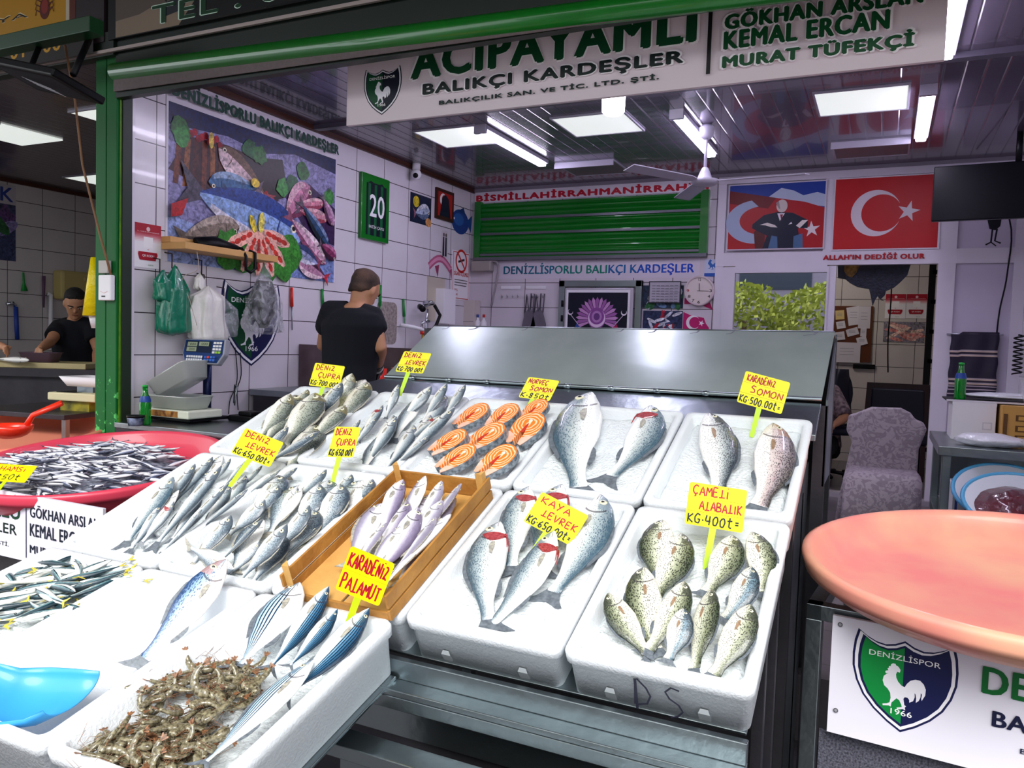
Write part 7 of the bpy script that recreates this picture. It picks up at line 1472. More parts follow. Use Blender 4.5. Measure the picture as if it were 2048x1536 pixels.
cube_thing('fish_carton', (.34, 4.50, .615), (.56, 4.75, .80), mat('white_card'), 'pale carton with blue marks on the lower shelf of the steel table', 'box', lambda cv, w, h: (cv.rect(-w*.45, h*.15, -w*.2, h*.8, '3c50a8'), cv.rect(-w*.4, h*.25, -w*.25, h*.7, 'dcd8dc')))
b = MB(); b.box((.25, 3.95, .58), (.9, 4.36, .60)); 
t = empty('side_bench', (.58, 4.12, 0), label='low steel bench under the basins at the right', cat='bench'); b = MB(); b.box((-.30, -.40, .62), (.32, .28, .65)); b.build('bench_top', steel, t)
for x, y in ((-.28, -.38), (-.28, .24), (.28, -.38), (.28, .24)): b = MB(); b.box((x, y, .25), (x+.03, y+.03, .62)); b.build('leg', steel, t)
lump('cloth_bundle', (.48, 4.02, .68), (.20, .16, .05), mat('grey_cloth', 'b8b4bc', .7, nscale=10, namt=.3, bump=.6), 'grey white cloth bundle under the front basin', 21, 'cloth')
# covered chair
dm = mat('damask_cover', '8c8088', .65, bump=.2, bscale=60); nt_, N_, L_ = nodes_of(dm); b_ = N_['Principled BSDF']; tc_ = N_.new('ShaderNodeTexCoord'); n_ = N_.new('ShaderNodeTexNoise'); n_.inputs['Scale'].default_value = 18; n_.inputs['Distortion'].default_value = 2.2; n_.inputs['Detail'].default_value = 6; L_.new(tc_.outputs['Object'], n_.inputs[0]); r_ = N_.new('ShaderNodeValToRGB'); r_.color_ramp.elements[0].position = .47; r_.color_ramp.elements[0].color = lin('8c808a'); r_.color_ramp.elements[1].position = .52; r_.color_ramp.elements[1].color = lin('a89ca4'); L_.new(n_.outputs['Fac'], r_.inputs[0]); L_.new(r_.outputs[0], b_.inputs['Base Color'])
t = empty('covered_chair', (.03, 5.75, FL-.03), label='chair under a grey damask pattern cover before the office door', cat='chair')
B_ = MB(); prof = [(-.21, .62), (-.25, .70), (-.24, .80), (-.20, .815), (-.17, .83), (-.10, .865), (.08, .87), (.14, .84), (.17, .80), (.22, .78), (.24, .74), (.20, .60), (.20, .20), (.22, .0), (-.30, .0), (-.28, .2)]
rgs = []
for y, k in ((-.05, .97), (-.03, 1.0), (.03, 1.0), (.05, .97)): rgs.append([(x*k, y-(z-.3)*.12+.18, .0+z*k*.0+z) for x, z in prof])
B_.loft(rgs, 0, True); o = B_.build('backrest_cover', dm, t, bevel=.0); md = o.modifiers.new('b', 'BEVEL'); md.width = .012; md.segments = 3
B_ = MB(); B_.loft([rrect(-.25, -.30, .23, .20, .05, .0), rrect(-.24, -.28, .22, .18, .06, .25), rrect(-.24, -.27, .22, .18, .06, .42), rrect(-.20, -.22, .19, .15, .05, .46)], 0, True); B_.build('seat_cover', dm, t)
for x, y in ((-.21, -.24), (.18, -.24), (-.21, .14), (.18, .14)): b = MB(); b.cyl((x, y, 0), (x, y, .1), .015, 8); b.build('leg', steelD, t)
# office interior
def office_chair(loc, rz, label):
    t = empty('office_chair', loc, rz, label=label, cat='chair'); b = MB(); b.loft([rrect(-.23, -.22, .23, .22, .08, .44), rrect(-.24, -.23, .24, .23, .09, .48), rrect(-.21, -.2, .21, .2, .08, .52)]); b.build('seat', mat('navy_fabric', '10142c', .6), t)
    b = MB(); rg = []
    for k in range(9): s = k/8; w = .21*math.sin(math.pi*(.12+.76*s))**.5; y = .22+.05*math.sin(s*2); rg.append([(w*math.cos(a), y+.03*math.sin(a), .56+.48*s) for a in [2*math.pi*i/16 for i in range(16)]])
    b.loft(rg); b.build('backrest', mat('navy_fabric'), t); b = MB(); b.cyl((0, 0, .08), (0, 0, .44), .025, 12); b.build('gas_column', black, t)
    for k in range(5): a = 2*math.pi*k/5; b = MB(); b.tube([(0, 0, .08), (.26*math.cos(a), .26*math.sin(a), .05)], .018, 8); b.build('leg', black, t)
    return t
office_chair((-.10, 8.05, FL), math.radians(75), 'dark navy office chair seen edge-on inside the office')
t = empty('leather_chair', (.12, 8.55, FL), rz=math.radians(180), label='tall dark wood framed leather chair in the office behind the covered chair', cat='chair')
b = MB(); b.prism([(-.29, .35), (.29, .35), (.27, .92), (-.27, .92)], .0, .05); b.build('back_frame', mat('dark_wood_frame', '2c1418', .4), t, mx=Matrix.Translation((0, .22, 0)) @ Matrix.Rotation(math.radians(90), 4, 'X')); b = MB(); b.prism([(-.24, .38), (.24, .38), (.225, .87), (-.225, .87)], -.02, .07); b.build('back_cushion', mat('navy_leather', '0c1024', .35, coat=.3), t, mx=Matrix.Translation((0, .22, 0)) @ Matrix.Rotation(math.radians(90), 4, 'X'), bevel=.015)
b = MB(); b.box((-.28, -.28, .34), (.28, .24, .46)); b.build('seat', mat('navy_leather'), t, bevel=.03)
for x in (-.26, .22):
    for y in (-.26, .2): b = MB(); b.box((x, y, 0), (x+.04, y+.04, .34)); b.build('leg', mat('dark_wood_frame'), t)
OY = 9.4; MXO = Matrix(((1, 0, 0, 0), (0, 0, -1, OY-.004), (0, 1, 0, 0), (0, 0, 0, 1))); op = lambda px, py: (lambda p: (p.x, p.z))(at(px, py, 'y', OY))
cv = Canvas(); a, z1_ = op(1660, 612); b_, z0_ = op(1741, 725); cv.plate(a-.1, z0_, b_, z1_, .02, '5c3018'); rr = random.Random(5)
for k, (px, py, w_, h_) in enumerate(((1680, 630, .09, .10), (1708, 632, .13, .20), (1729, 635, .12, .24), (1682, 650, .09, .08), (1705, 664, .12, .08), (1727, 664, .06, .10), (1680, 672, .10, .09), (1724, 682, .10, .09), (1695, 705, .26, .22))):
    x_, z_ = op(px, py); an = rr.uniform(-.35, .35) if k not in (2, 8, 5) else 0; P = [(-w_/2, -h_/2), (w_/2, -h_/2), (w_/2, h_/2), (-w_/2, h_/2)]; cv.shape([(x_+x*math.cos(an)-y*math.sin(an), z_+x*math.sin(an)+y*math.cos(an)) for x, y in P], ('d8c080', 'd0ccd4', 'd8d4dc')[0 if k == 0 else 1+k % 2])
    for q in range(3): cv.line([(x_-w_*.3, z_+h_*(.2-.15*q)), (x_+w_*.25, z_+h_*(.2-.15*q))], .004, '8a8898')
o = cv.build('cork_board', PRINT, mx=MXO); o.location.y -= .02; tag(o, 'cork notice board with pinned papers on the office wall', 'board')
for k, (px, lb) in enumerate(((1790, 'red and white notice on the office wall, left of the pair'), (1832, 'red and white notice on the office wall, right of the pair'))):
    cv = Canvas(.0002); a, z1_ = op(px-18, 588); b_, z0_ = op(px+20, 637); notice(cv, a, z0_, b_, z1_); tag(cv.build('notice_card', PRINT, mx=MXO), lb, 'notice')
cv = Canvas(.0002); a, z1_ = op(1768, 643); b_, z0_ = op(1848, 686); cv.rect(a, z0_, b_, z1_, '8a8490', 1); rr = random.Random(8)
for k in range(16): cv.disc(rr.uniform(a+.06, b_-.06), rr.uniform(z0_+.03, z1_-.03), .07, .018, ('e0a8a0', 'f0d0c0', 'd88a84')[k % 3], 12, rr.uniform(-.5, .5), 1)
tag(cv.build('seafood_poster', PMAT, mx=MXO), 'small poster of pink squid and prawns on the office wall', 'poster')
b = MB(); x_, z_ = op(1728, 733); b.box((x_-.11, OY-.03, z_-.025), (x_+.11, OY, z_+.025)); tag(b.build('power_strip', black, bevel=.004), 'black power strip screwed to the office wall', 'socket')
wire('cable', [V(at(1785, 520, 'y', 9.2).x, 9.2, CEIL), at(1785, 520, 'y', 9.2), at(1782, 600, 'y', 9.2), at(1776, 680, 'y', 9.2), at(1776, 745, 'y', 9.2)], .007, black, 'black cable with a plug dangling in the office doorway')
ld = empty('black_ladder', (.42, 8.7, FL), label='black metal ladder standing inside the office at the right jamb', cat='ladder')
xl = at(1862, 600, 'y', 8.7).x; b = MB(); b.box((xl-.42-.03, -.02, 0), (xl-.42+.03, .02, 2.3)); b.build('ladder_rail', black, ld); b = MB(); b.box((xl-.42+.40, -.02, 0), (xl-.42+.46, .02, 2.3)); b.build('ladder_rail', black, ld)
for k in range(7): b = MB(); b.box((xl-.42, -.02, .25+.29*k), (xl-.42+.42, .02, .29+.29*k)); b.build('rung', black, ld)
cv = Canvas(.0005); q = lambda px, py: (lambda p: (p.x, p.z))(at(px, py, 'y', 7.2))
P = [(1676, 527), (1822, 527), (1815, 550), (1800, 565), (1788, 575), (1772, 582), (1770, 590), (1762, 598), (1768, 602), (1762, 600), (1755, 592), (1750, 600), (1745, 612), (1741, 590), (1738, 578), (1715, 574), (1700, 566), (1690, 558), (1676, 556)]
b = MB(); b.prism([q(*p) for p in P], -.03, .03); 
t = empty('rooster_cutout', (0, 7.2, 0), label='dark feathered rooster cutout hanging at the top of the office doorway', cat='decoration'); b.build('rooster_body', mat('black_feathers', '0e1220', .5, nscale=30, namt=.5, col2='28304c', bump=.8, bscale=60), t, mx=Matrix(((1, 0, 0, 0), (0, 0, -1, 0), (0, 1, 0, 0), (0, 0, 0, 1))))
q3 = MB(); q3.cyl((-.15, 7.2, 2.1), (-.15, 7.2, CEIL), .004, 6); o = q3.build('hanging_thread', black); o.parent = t; o.matrix_parent_inverse = Matrix.Translation((0, -7.2, 0))
b = MB(); b.prism([q(*p) for p in ((1690, 530), (1722, 528), (1714, 545), (1704, 556), (1694, 552), (1688, 542))], .031, .036); b.build('golden_hackle', mat('gold_feathers', '8a6420', .6, nscale=40, namt=.8, col2='3c2a10'), t, mx=Matrix(((1, 0, 0, 0), (0, 0, -1, 0), (0, 1, 0, 0), (0, 0, 0, 1))))

# ================= sink unit behind the worker, neighbour shop =================
sk = empty('steel_sink', (-3.2, 4.2, 0), label='stainless sink unit with a tall splashback behind the worker', cat='sink')
b = MB(); b.box((-.64, .27, 1.08), (.70, .29, 1.385)); b.build('splashback', mat('dull_steel', '7c6c70', .35, .8, nscale=4, namt=.6, col2='4a3438'), sk); b = MB(); b.box((-.64, -.22, 1.04), (.70, .29, 1.08)); b.build('sink_top', steel, sk, bevel=.003); b = MB(); b.box((-.62, -.2, .3), (.68, .27, 1.04)); b.build('cabinet', steelD, sk)
cube_thing('cutting_board', (-2.95, 4.0, 1.08), (-2.45, 4.3, 1.11), mat('white_board', 'c8b4ac', .5), 'pinkish cutting board on the sink unit', 'board')
cube_thing('fish_bin', (-2.93, 4.31, 1.08), (-2.5, 4.46, 1.26), mat('pink_crate', 'b86a64', .5, nscale=6, namt=.4), 'pink stained plastic bin behind the cutting board', 'bin')
p = at(742, 735, 'y', 4.05); b = MB(); b.lathe([(.001, -.08), (.07, -.08), (.085, .09), (.08, .09), (.06, -.07)], n=24); tag(b.build('red_bucket', redh, loc=(p.x-.03, 4.12, 1.165)), 'red bucket on the sink unit beside the gloved hand', 'bucket')
atd = lambda px, py, d: CAM + ray(px, py)*(d/FPX)
# neighbour's cutting table: along the depth of that shop
A = atd(60, 724, 5.9)
nt_t = empty('cutting_table', (A.x-.2, A.y, 0), label='dark steel cutting table in the neighbouring shop at the left', cat='table'); zt_ = A.z-.04
b = MB(); b.mx = Matrix.Rotation(math.radians(30), 4, 'Z'); b.box((-1.2, -.25, zt_-.06), (.95, .45, zt_)); b.build('table_top', steelD, nt_t); b = MB(); b.mx = Matrix.Rotation(math.radians(30), 4, 'Z'); b.box((-1.1, -.2, zt_-.3), (.9, -.17, zt_-.06)); b.build('apron_panel', steelD, nt_t)
for x in (-1.1, -.2, .85): b = MB(); b.mx = Matrix.Rotation(math.radians(30), 4, 'Z'); b.box((x, -.2, .25), (x+.04, -.16, zt_-.06)); b.build('leg', steel, nt_t)
b = MB(); b.box((-.9, -.2, zt_), (.62, .25, zt_+.04)); o = b.build('cutting_board', mat('cream_board', 'c8b888', .5, nscale=5, namt=.3), bevel=.004); o.matrix_world = Matrix.Translation(nt_t.location) @ Matrix.Rotation(math.radians(30), 4, 'Z'); tag(o, 'long cream cutting board on the neighbour table', 'board')
P = atd(82, 702, 5.95); t = empty('plastic_basin', (P.x, P.y, zt_+.042), rz=math.radians(30), label='purple grey plastic basin on the cream board in front of the neighbour worker', cat='basin')
b = MB(); b.mx = Matrix.Scale(.8, 4); b.loft([rrect(-.13, -.09, .13, .09, .03, 0), rrect(-.155, -.115, .155, .115, .04, .085), rrect(-.165, -.125, .165, .125, .04, .09), rrect(-.15, -.11, .15, .11, .04, .088), rrect(-.12, -.08, .12, .08, .03, .01)], 0, True); b.build('basin_body', mat('mauve_plastic', '6c5468', .45), t)
def wallN(px, py): p = at(px, py, 'x', XN); return p
cv = Canvas(.0002); a = wallN(0, 410); b_ = wallN(31, 523); cv.rect(a.y-.8, b_.z, b_.y, a.z+.02, '3c4064', 1)
rr = random.Random(2)
for k in range(16): cv.disc(rr.uniform(a.y-.7, b_.y-.1), rr.uniform(b_.z+.06, a.z-.1), .14, .06, ('5c3c70', '8a7cb0', '2c4c6c', '2c5c34', '74405c')[k % 5], 14, rr.uniform(0, 3), 1)
cv.rect(a.y-.8, a.z+.02, b_.y, a.z+.22, 'b8b0b8'); cv.text('BALIK', a.y-.45, a.z+.05, b_.y-.03, a.z+.19, '24388c', .05)
tag(cv.build('fish_poster', PMAT, mx=Matrix(((0, 0, 1, XN+.004), (1, 0, 0, 0), (0, 1, 0, 0), (0, 0, 0, 1)))), 'fish poster cut by the left edge of the picture, next door', 'poster')
def wthing(name, pts, r, m, label, cat='utensil', o=.03):
    P = [wallN(*p)+Vector((o, 0, 0)) for p in pts]; t = empty(name, P[0], label=label, cat=cat); b = MB(); b.tube([p-P[0] for p in P], r, 8); b.build('body', m, t); return t
wthing('brush', [(43, 545), (44, 565), (45, 582)], [.01, .012, .035], grh, 'green brush on the tiles of the shop next door'); wthing('sharpening_steel', [(84, 552), (84, 575), (84, 615)], [.018, .015, .008], mat('purple_grip', '5c3c5c', .4), 'purple handled steel on the tiles next door')
t = wthing('wall_tap', [(10, 608), (22, 606), (27, 612)], .02, chrome, 'wall tap with a blue hose in the shop next door', 'tap'); P0 = wallN(10, 608)+Vector((.03, 0, 0)); b = MB(); b.tube([wallN(28, 614)+Vector((.03, 0, 0))-P0, wallN(27, 650)+Vector((.05, 0, 0))-P0, wallN(31, 678)+Vector((.03, 0, 0))-P0], .022, 8); b.build('blue_hose', mat('blue_hose', '1c3c9c', .4), t)
wthing('white_pipe', [(92, 588), (98, 590), (98, 640), (95, 700)], .022, white, 'white water pipe on the tiles next door', 'pipe'); wthing('apron', [(180, 552), (178, 580), (172, 612)], [.03, .10, .12], mat('blue_cloth', '1c2c64', .7), 'blue apron hanging next door by the post', 'apron', .08)
t = empty('towel_dispenser', wallN(138, 572)+Vector((.05, 0, 0)), label='beige towel dispenser on the tiles next door', cat='dispenser'); b = MB(); b.box((-.05, -.20, -.16), (.12, .17, .16)); b.build('case', mat('beige_plastic', 'b8a468', .4), t, bevel=.03); b = MB(); b.cyl((.12, .08, .08), (.13, .08, .08), .03, 16); b.build('lock', mat('beige_plastic'), t)
P = at(192, 600, 'x', -4.07); t = empty('yellow_bags', P, label='yellow and white plastic bags hanging behind the green post', cat='bag'); b = MB(); b.tube([(0, -.01, .24), (0, .0, .08), (0, .0, -.09)], [(.02, .02), (.05, .03), (.07, .04)], 16); b.build('yellow_bag', mat('yellow_bag', 'e8d000', .35, bump=.6), t); b = MB(); b.tube([(0, .02, -.07), (0, .02, -.16)], [(.06, .04), (.04, .03)], 14); b.build('white_bag', milk, t)
# low table with a scale next door
P = atd(165, 820, 4.95); t = empty('low_steel_table', (P.x, P.y, 0), rz=math.radians(10), label='low steel table with a flat scale in the neighbouring shop', cat='table'); b = MB(); b.box((-.62, -.3, P.z-.03), (.16, .3, P.z)); b.build('table_top', steelD, t, bevel=.003)
for x in (-.6, .12):
    for y in (-.28, .26): b = MB(); b.box((x, y, .0), (x+.03, y+.03, P.z-.03)); b.build('leg', steel, t)
Q = atd(172, 790, 4.97); t = empty('flat_scale', (Q.x, Q.y, P.z), rz=math.radians(10), label='cream flat scale with a white tray on the low table next door', cat='scale'); h0 = Q.z-P.z-.03
b = MB(); b.box((-.10, -.1, 0), (.12, .1, h0)); b.build('scale_base', mat('yellow_black', '3a3a18', .6, nscale=9, namt=.8, col2='b8a820'), t); b = MB(); b.box((-.16, -.14, h0), (.2, .14, h0+.05)); b.build('scale_body', mat('cream_shell', 'd8d0a8', .4), t, bevel=.008); b = MB(); b.box((-.12, -.11, h0+.0505), (.02, .09, h0+.053)); b.build('dark_display', black, t)
b = MB(); b.loft([rrect(-.06, -.10, .22, .10, .02, h0+.09), rrect(-.10, -.13, .26, .13, .03, h0+.15), rrect(-.085, -.115, .24, .115, .03, h0+.148), rrect(-.05, -.09, .2, .09, .02, h0+.10)]); b.build('white_tray', white, t); b = MB(); b.box((-.02, -.05, h0+.05), (.1, .05, h0+.09)); b.build('tray_support', steel, t)
# ================= people =================
skinm = mat('skin', 'c08a68', .5, nscale=6, namt=.2, col2='a86c50'); hairm = mat('dark_hair', '14100f', .7, bump=.6, bscale=120); navy = mat('navy_cotton', '050816', .9, bump=.2, bscale=30, nscale=5, namt=.3); trou = mat('dark_trousers', '12141c', .8); glove = mat('black_glove', '0c0e14', .35, coat=.3); shoe = mat('dark_shoe', '101012', .5)
def remesh(o, v, it=4):
    md = o.modifiers.new('r', 'REMESH'); md.mode = 'VOXEL'; md.voxel_size = v; md.use_smooth_shade = True
    md = o.modifiers.new('s', 'SMOOTH'); md.iterations = it; md.factor = .6; return o
def hand_mb(b, W_, d, palm_n, s=1.0, curl=.5, side=1):
    """palm, four unequal bent fingers and a thumb leaving the side of the palm"""
    d = d.normalized(); n = palm_n-d*palm_n.dot(d); n.normalize(); u = d.cross(n)*side
    b.tube([W_-d*.01, W_+d*.03*s, W_+d*.075*s, W_+d*.088*s], [(.024*s, .018*s), (.030*s, .016*s), (.038*s, .014*s), (.034*s, .012*s)], 10)
    b.ball(W_+d*.05*s, (.03*s, .03*s, .03*s), 10, 7)
    for k, (o, l) in enumerate(((-.030, .066), (-.010, .076), (.010, .072), (.029, .056))):
        p = W_+d*.078*s+u*o*s; a = curl*(.8+.15*k); q1 = p+(d*math.cos(a*.5)+n*math.sin(a*.5))*l*.45*s; q2 = q1+(d*math.cos(a*1.2)+n*math.sin(a*1.2))*l*.32*s; q3 = q2+(d*math.cos(a*1.8)+n*math.sin(a*1.8))*l*.26*s
        b.tube([p-d*.012, p, q1, q2, q3], [.0095*s, .0095*s, .009*s, .0085*s, .0065*s], 8)
    p = W_+d*.022*s-u*.026*s; q1 = p+(d*.6-u*.75+n*.25).normalized()*.036*s; q2 = q1+(d*.85-u*.35+n*.3).normalized()*.030*s; b.tube([W_+d*.01*s-u*.01*s, p, q1, q2], [.013*s, .012*s, .010*s, .0075*s], 8)
def person(label, root, J, F, HF, shirt=navy, sleeves=.62, gloves=(), hair_k=1.0, seated=False, hm=hairm, curl=.5, girth=1.0, hscale=1.0):
    """J joints in world space; F = direction the chest faces, HF = where the face points"""
    t = empty('person', root, label=label, cat='person'); o0 = Vector(root); J = {k: Vector(v)-o0 for k, v in J.items()}
    F = Vector(F).normalized(); HF = Vector(HF).normalized(); S_ = F.cross(Vector((0, 0, 1))).normalized(); b = MB(); g = girth
    def ring(c, rx, ry, n=18): return [c+S_*rx*math.cos(a)+F*ry*math.sin(a) for a in [2*math.pi*i/n for i in range(n)]]
    hip, neck = (J['hipL']+J['hipR'])/2, J['neck']; L = lambda s, off=0: hip.lerp(neck, s)+F*off
    tor = [(-.16, .15, .10, 0), (-.02, .175, .12, -.01), (.15, .165, .115, 0), (.35, .150, .108, .015), (.6, .168, .12, .01), (.8, .178, .118, -.01), (.93, .150, .085, -.015), (1.0, .075, .065, -.01), (1.06, .055, .055, 0)]
    b.loft([ring(L(s, o), rx*g, ry*g) for s, rx, ry, o in tor])
    hd = J['head']; up = (Vector((0, 0, 1))-HF*HF.z); up.normalize(); hs = HF.cross(up).normalized(); k = hscale
    b.tube([neck-Vector((0, 0, .05)), neck+(hd-neck)*.35, hd-up*.03*k-HF*.02], [.062, .055, .056], 12)
    HM = Matrix((hs, HF, up)).transposed().to_4x4(); HM.translation = hd
    h = MB(); h.mx = HM
    hr = [(-.118, .028, .030, .045), (-.108, .042, .046, .035), (-.085, .056, .066, .018), (-.05, .066, .082, .006), (-.01, .073, .093, 0), (.03, .078, .099, -.004), (.065, .074, .094, -.008), (.095, .056, .070, -.010), (.112, .032, .040, -.012), (.118, .008, .01, -.012)]
    h.loft([[(rx*k*math.cos(a), (o+ry*math.sin(a))*k, z*k) for a in [2*math.pi*i/20 for i in range(20)]] for z, rx, ry, o in hr])
    h.ball((0, .096*k, -.022*k), (.015*k, .022*k, .014*k), 10, 7); h.tube([(0, .088*k, .02*k), (0, .106*k, -.015*k)], [.008*k, .012*k], 8)
    h.ball((0, .080*k, -.064*k), (.026*k, .014*k, .008*k), 12, 6); h.ball((0, .076*k, -.098*k), (.022*k, .020*k, .018*k), 10, 6)
    h.tube([(-.05*k, .078*k, .026*k), (0, .096*k, .030*k), (.05*k, .078*k, .026*k)], .009*k, 8)
    for s_ in (-1, 1): h.ball((s_*.079*k, -.004*k, -.012*k), (.012*k, .020*k, .034*k), 10, 8)
    b.add(h.v, h.f, 0, True)
    for sd in 'LR':
        s_ = 1 if sd == 'R' else -1; sh, el, wr = J['sh'+sd], J['el'+sd], J['wr'+sd]
        b.tube([neck.lerp(sh, .35)-Vector((0, 0, .03)), sh, sh.lerp(el, .3), sh.lerp(el, .7), el, el.lerp(wr, .25), el.lerp(wr, .7), wr], [.07*g, .062*g, .054*g, .046*g, .040*g, .043*g, .033*g, .026], 12)
        if sd not in gloves: hand_mb(b, wr, (wr-el)+Vector((0, 0, -.04)), F*.4+S_*-s_*.8+Vector((0, 0, -.3)), .95, curl, s_)
        hp, kn, an = J['hip'+sd], J['kn'+sd], J['an'+sd]; b.tube([hp+Vector((0, 0, .04)), hp.lerp(kn, .3), hp.lerp(kn, .75), kn, kn.lerp(an, .3), kn.lerp(an, .8), an], [.085, .082, .062, .055, .056, .040, .036], 12)
        b.tube([an-F*.04-Vector((0, 0, .03)), an+F*.06-Vector((0, 0, .045)), an+F*.15-Vector((0, 0, .06))], [.038, .036, .025], 10)
    remesh(b.build('body', skinm, t), .0085, 3)
    c = MB(); c.loft([ring(L(s, o), (rx+.022)*g, (ry+.022)*g) for s, rx, ry, o in tor[:-1] if s >= -.05]+[ring(L(1.0, -.01), .085, .078)])
    for sd in 'LR':
        sh, el, wr = J['sh'+sd], J['el'+sd], J['wr'+sd]; e = sh.lerp(el, sleeves); c.tube([neck.lerp(sh, .35)-Vector((0, 0, .02)), sh, sh.lerp(el, .35), e], [.075*g, .080*g, .078*g, .075*g], 14)
    remesh(c.build('shirt', shirt, t), .011, 3)
    c = MB(); c.loft([ring(L(s, 0), rx*g, ry*g) for s, rx, ry in ((-.2, .15, .12), (-.12, .18, .14), (0, .19, .14), (.06, .182, .135))])
    for sd in 'LR': hp, kn, an = J['hip'+sd], J['kn'+sd], J['an'+sd]; c.tube([hp+Vector((0, 0, .05)), hp.lerp(kn, .3), kn, kn.lerp(an, .5), an+Vector((0, 0, .03))], [.10, .098, .072, .068, .062], 12)
    remesh(c.build('trousers', trou, t), .014, 3)
    for sd in 'LR': an = J['an'+sd]; c = MB(); c.tube([an-F*.07-Vector((0, 0, .035)), an-F*.02-Vector((0, 0, .03)), an+F*.08-Vector((0, 0, .045)), an+F*.18-Vector((0, 0, .058))], [(.035, .04), (.045, .045), (.042, .04), (.022, .03)], 12); c.build('shoe', shoe, t)
    hh = MB(); hh.mx = HM; rg = []
    for z, rx, ry, o in [(-.06, .046, .036, -.055), (-.03, .060, .062, -.034)]+[q for q in hr if q[0] > -.02]: rg.append([(rx*k*1.07*math.cos(a), (o+(-.006 if z < .09 else 0)+(ry*1.06*math.sin(a) if math.sin(a) < 0 else ry*math.sin(a)*(-.1 if z < .0 else .25 if z < .04 else .92 if z < .09 else 1.0)))*k, (z*k+(.010 if z > .06 else 0))*hair_k) for a in [2*math.pi*i/20 for i in range(20)]])
    hh.loft(rg); hh.build('hair', hm, t)
    for s_ in (-1, 1):
        c = MB(); c.mx = HM; c.ball((s_*.031*k, .083*k, .006*k), (.013*k, .009*k, .008*k), 10, 6, 0); c.ball((s_*.031*k, .0895*k, .005*k), (.006*k, .004*k, .006*k), 8, 5, 1); c.build('eye', [mat('eye_white', 'd8d0c8', .2), eye_p], t)
        c = MB(); c.mx = HM; c.tube([(s_*.014*k, .100*k, .026*k), (s_*.034*k, .098*k, .032*k), (s_*.054*k, .082*k, .026*k)], .0045*k, 6); c.build('eyebrow', hm, t)
    c = MB(); c.mx = HM; c.tube([(-.022*k, .088*k, -.062*k), (0, .0955*k, -.060*k), (.022*k, .088*k, -.062*k)], .0045*k, 6); c.build('lips', mat('lips', '8c4c40', .45), t)
    for sd in gloves:
        el, wr = J['el'+sd], J['wr'+sd]; s_ = 1 if sd == 'R' else -1; c = MB(); c.tube([el.lerp(wr, .80), wr], [.036, .031], 12); hand_mb(c, wr, (wr-el)+F*.05+Vector((0, 0, -.04)), F*.2+S_*-s_*.8+Vector((0, 0, -.3)), 1.06, curl, s_); remesh(c.build('glove', glove, t), .005, 2)
    return t
w3 = lambda px, py, y: at(px, py, 'y', y)
# the fishmonger at the sink, seen from behind
y = 3.72
J = dict(head=w3(729, 580, y+.07), neck=w3(713, 617, y), shL=w3(664, 626, y-.02), shR=w3(742, 636, y+.02), elR=w3(760, 694, y+.0), wrR=w3(756, 735, y+.22), elL=w3(646, 690, y+.12), wrL=w3(700, 728, y+.36),
  hipL=w3(668, 790, y-.06), hipR=w3(706, 792, y-.04))
for s_, sd in ((-1, 'L'), (1, 'R')): J['kn'+sd] = J['hip'+sd]+V(s_*.01, .03, -.39); J['an'+sd] = V(J['kn'+sd].x, J['kn'+sd].y-.02, FL+.075)
man = person('man in a dark t-shirt and black gloves seen from behind, working at the sink', (J['hipL'].x, y, FL), J, (-.05, 1, 0), (.10, 1, -.65), gloves=('L', 'R'), hm=mat('cropped_hair', '2a2220', .85, bump=.5, bscale=150, nscale=9, namt=.7, col2='7a5c4c'), hair_k=.99, curl=.7, sleeves=.50, girth=1.0, hscale=.96)
b = MB(); q = (J['wrR']-Vector((J['hipL'].x, y, FL))+Vector((J['hipL'].x, y, FL))); b.tube([q+V(.034*math.cos(a), .01*math.sin(a), .034*math.sin(a)) for a in [2*math.pi*k/16 for k in range(17)]], .006, 6); o = b.build('wristband', white); o.parent = man; o.matrix_parent_inverse = Matrix.Translation(-man.location)
# neighbour worker, face down over the basin
D = 6.7; a_ = lambda px, py, d=0: atd(px, py, D+d)
J = dict(head=a_(150, 606, -.12), neck=a_(152, 640, .0), shR=a_(119, 656, 0), shL=a_(184, 654, 0), elR=a_(100, 684, -.28), wrR=a_(80, 698, -.66), elL=a_(196, 700, -.1), wrL=a_(192, 736, -.35), hipR=a_(136, 768, .1), hipL=a_(172, 768, .1))
zf = FL
for sd, s_ in (('L', 1), ('R', -1)): J['kn'+sd] = J['hip'+sd]+V(0, 0, -.36); J['an'+sd] = V(J['kn'+sd].x, J['kn'+sd].y, zf+.075)
tc_ = (CAM-J['neck']); tc_.z = 0; tc_.normalize()
person('man in a dark blue t-shirt looking down at a basin in the shop next door', (J['neck'].x, J['neck'].y, zf), J, tc_+V(-.15, -.1, 0), tc_+V(.05, 0, -.75), curl=.6, sleeves=.6)
# third worker, only his arm reaches into the frame at the left edge
J = dict(head=a_(-78, 596, -.6), neck=a_(-76, 634, -.5), shR=a_(-112, 652, -.5), shL=a_(-42, 654, -.5), elL=a_(-26, 684, -.66), wrL=a_(8, 694, -.86), elR=a_(-112, 700, -.7), wrR=a_(-60, 706, -1.0), hipR=a_(-98, 770, -.4), hipL=a_(-60, 770, -.4))
for sd in 'LR': J['kn'+sd] = J['hip'+sd]+V(0, 0, -.36); J['an'+sd] = V(J['kn'+sd].x, J['kn'+sd].y, zf+.075)
person('worker at the left edge of the photo, only a bare forearm in view', (J['neck'].x, J['neck'].y, zf), J, tc_, tc_+V(0, 0, -.5), curl=.8)
f_ = fish_proto('cut_fish', 'bass', SK['bass'], .1); 
Pq = atd(22, 708, 5.75); f_.matrix_world = frame((Pq.x, Pq.y, zt_+.06), (math.cos(.3), math.sin(.3), 0), (0, 0, 1)) @ Matrix.Scale(.3, 4); f_.name = 'cut_fish'; tag(f_, 'grey fish under the hand on the neighbour cutting board', 'fish')
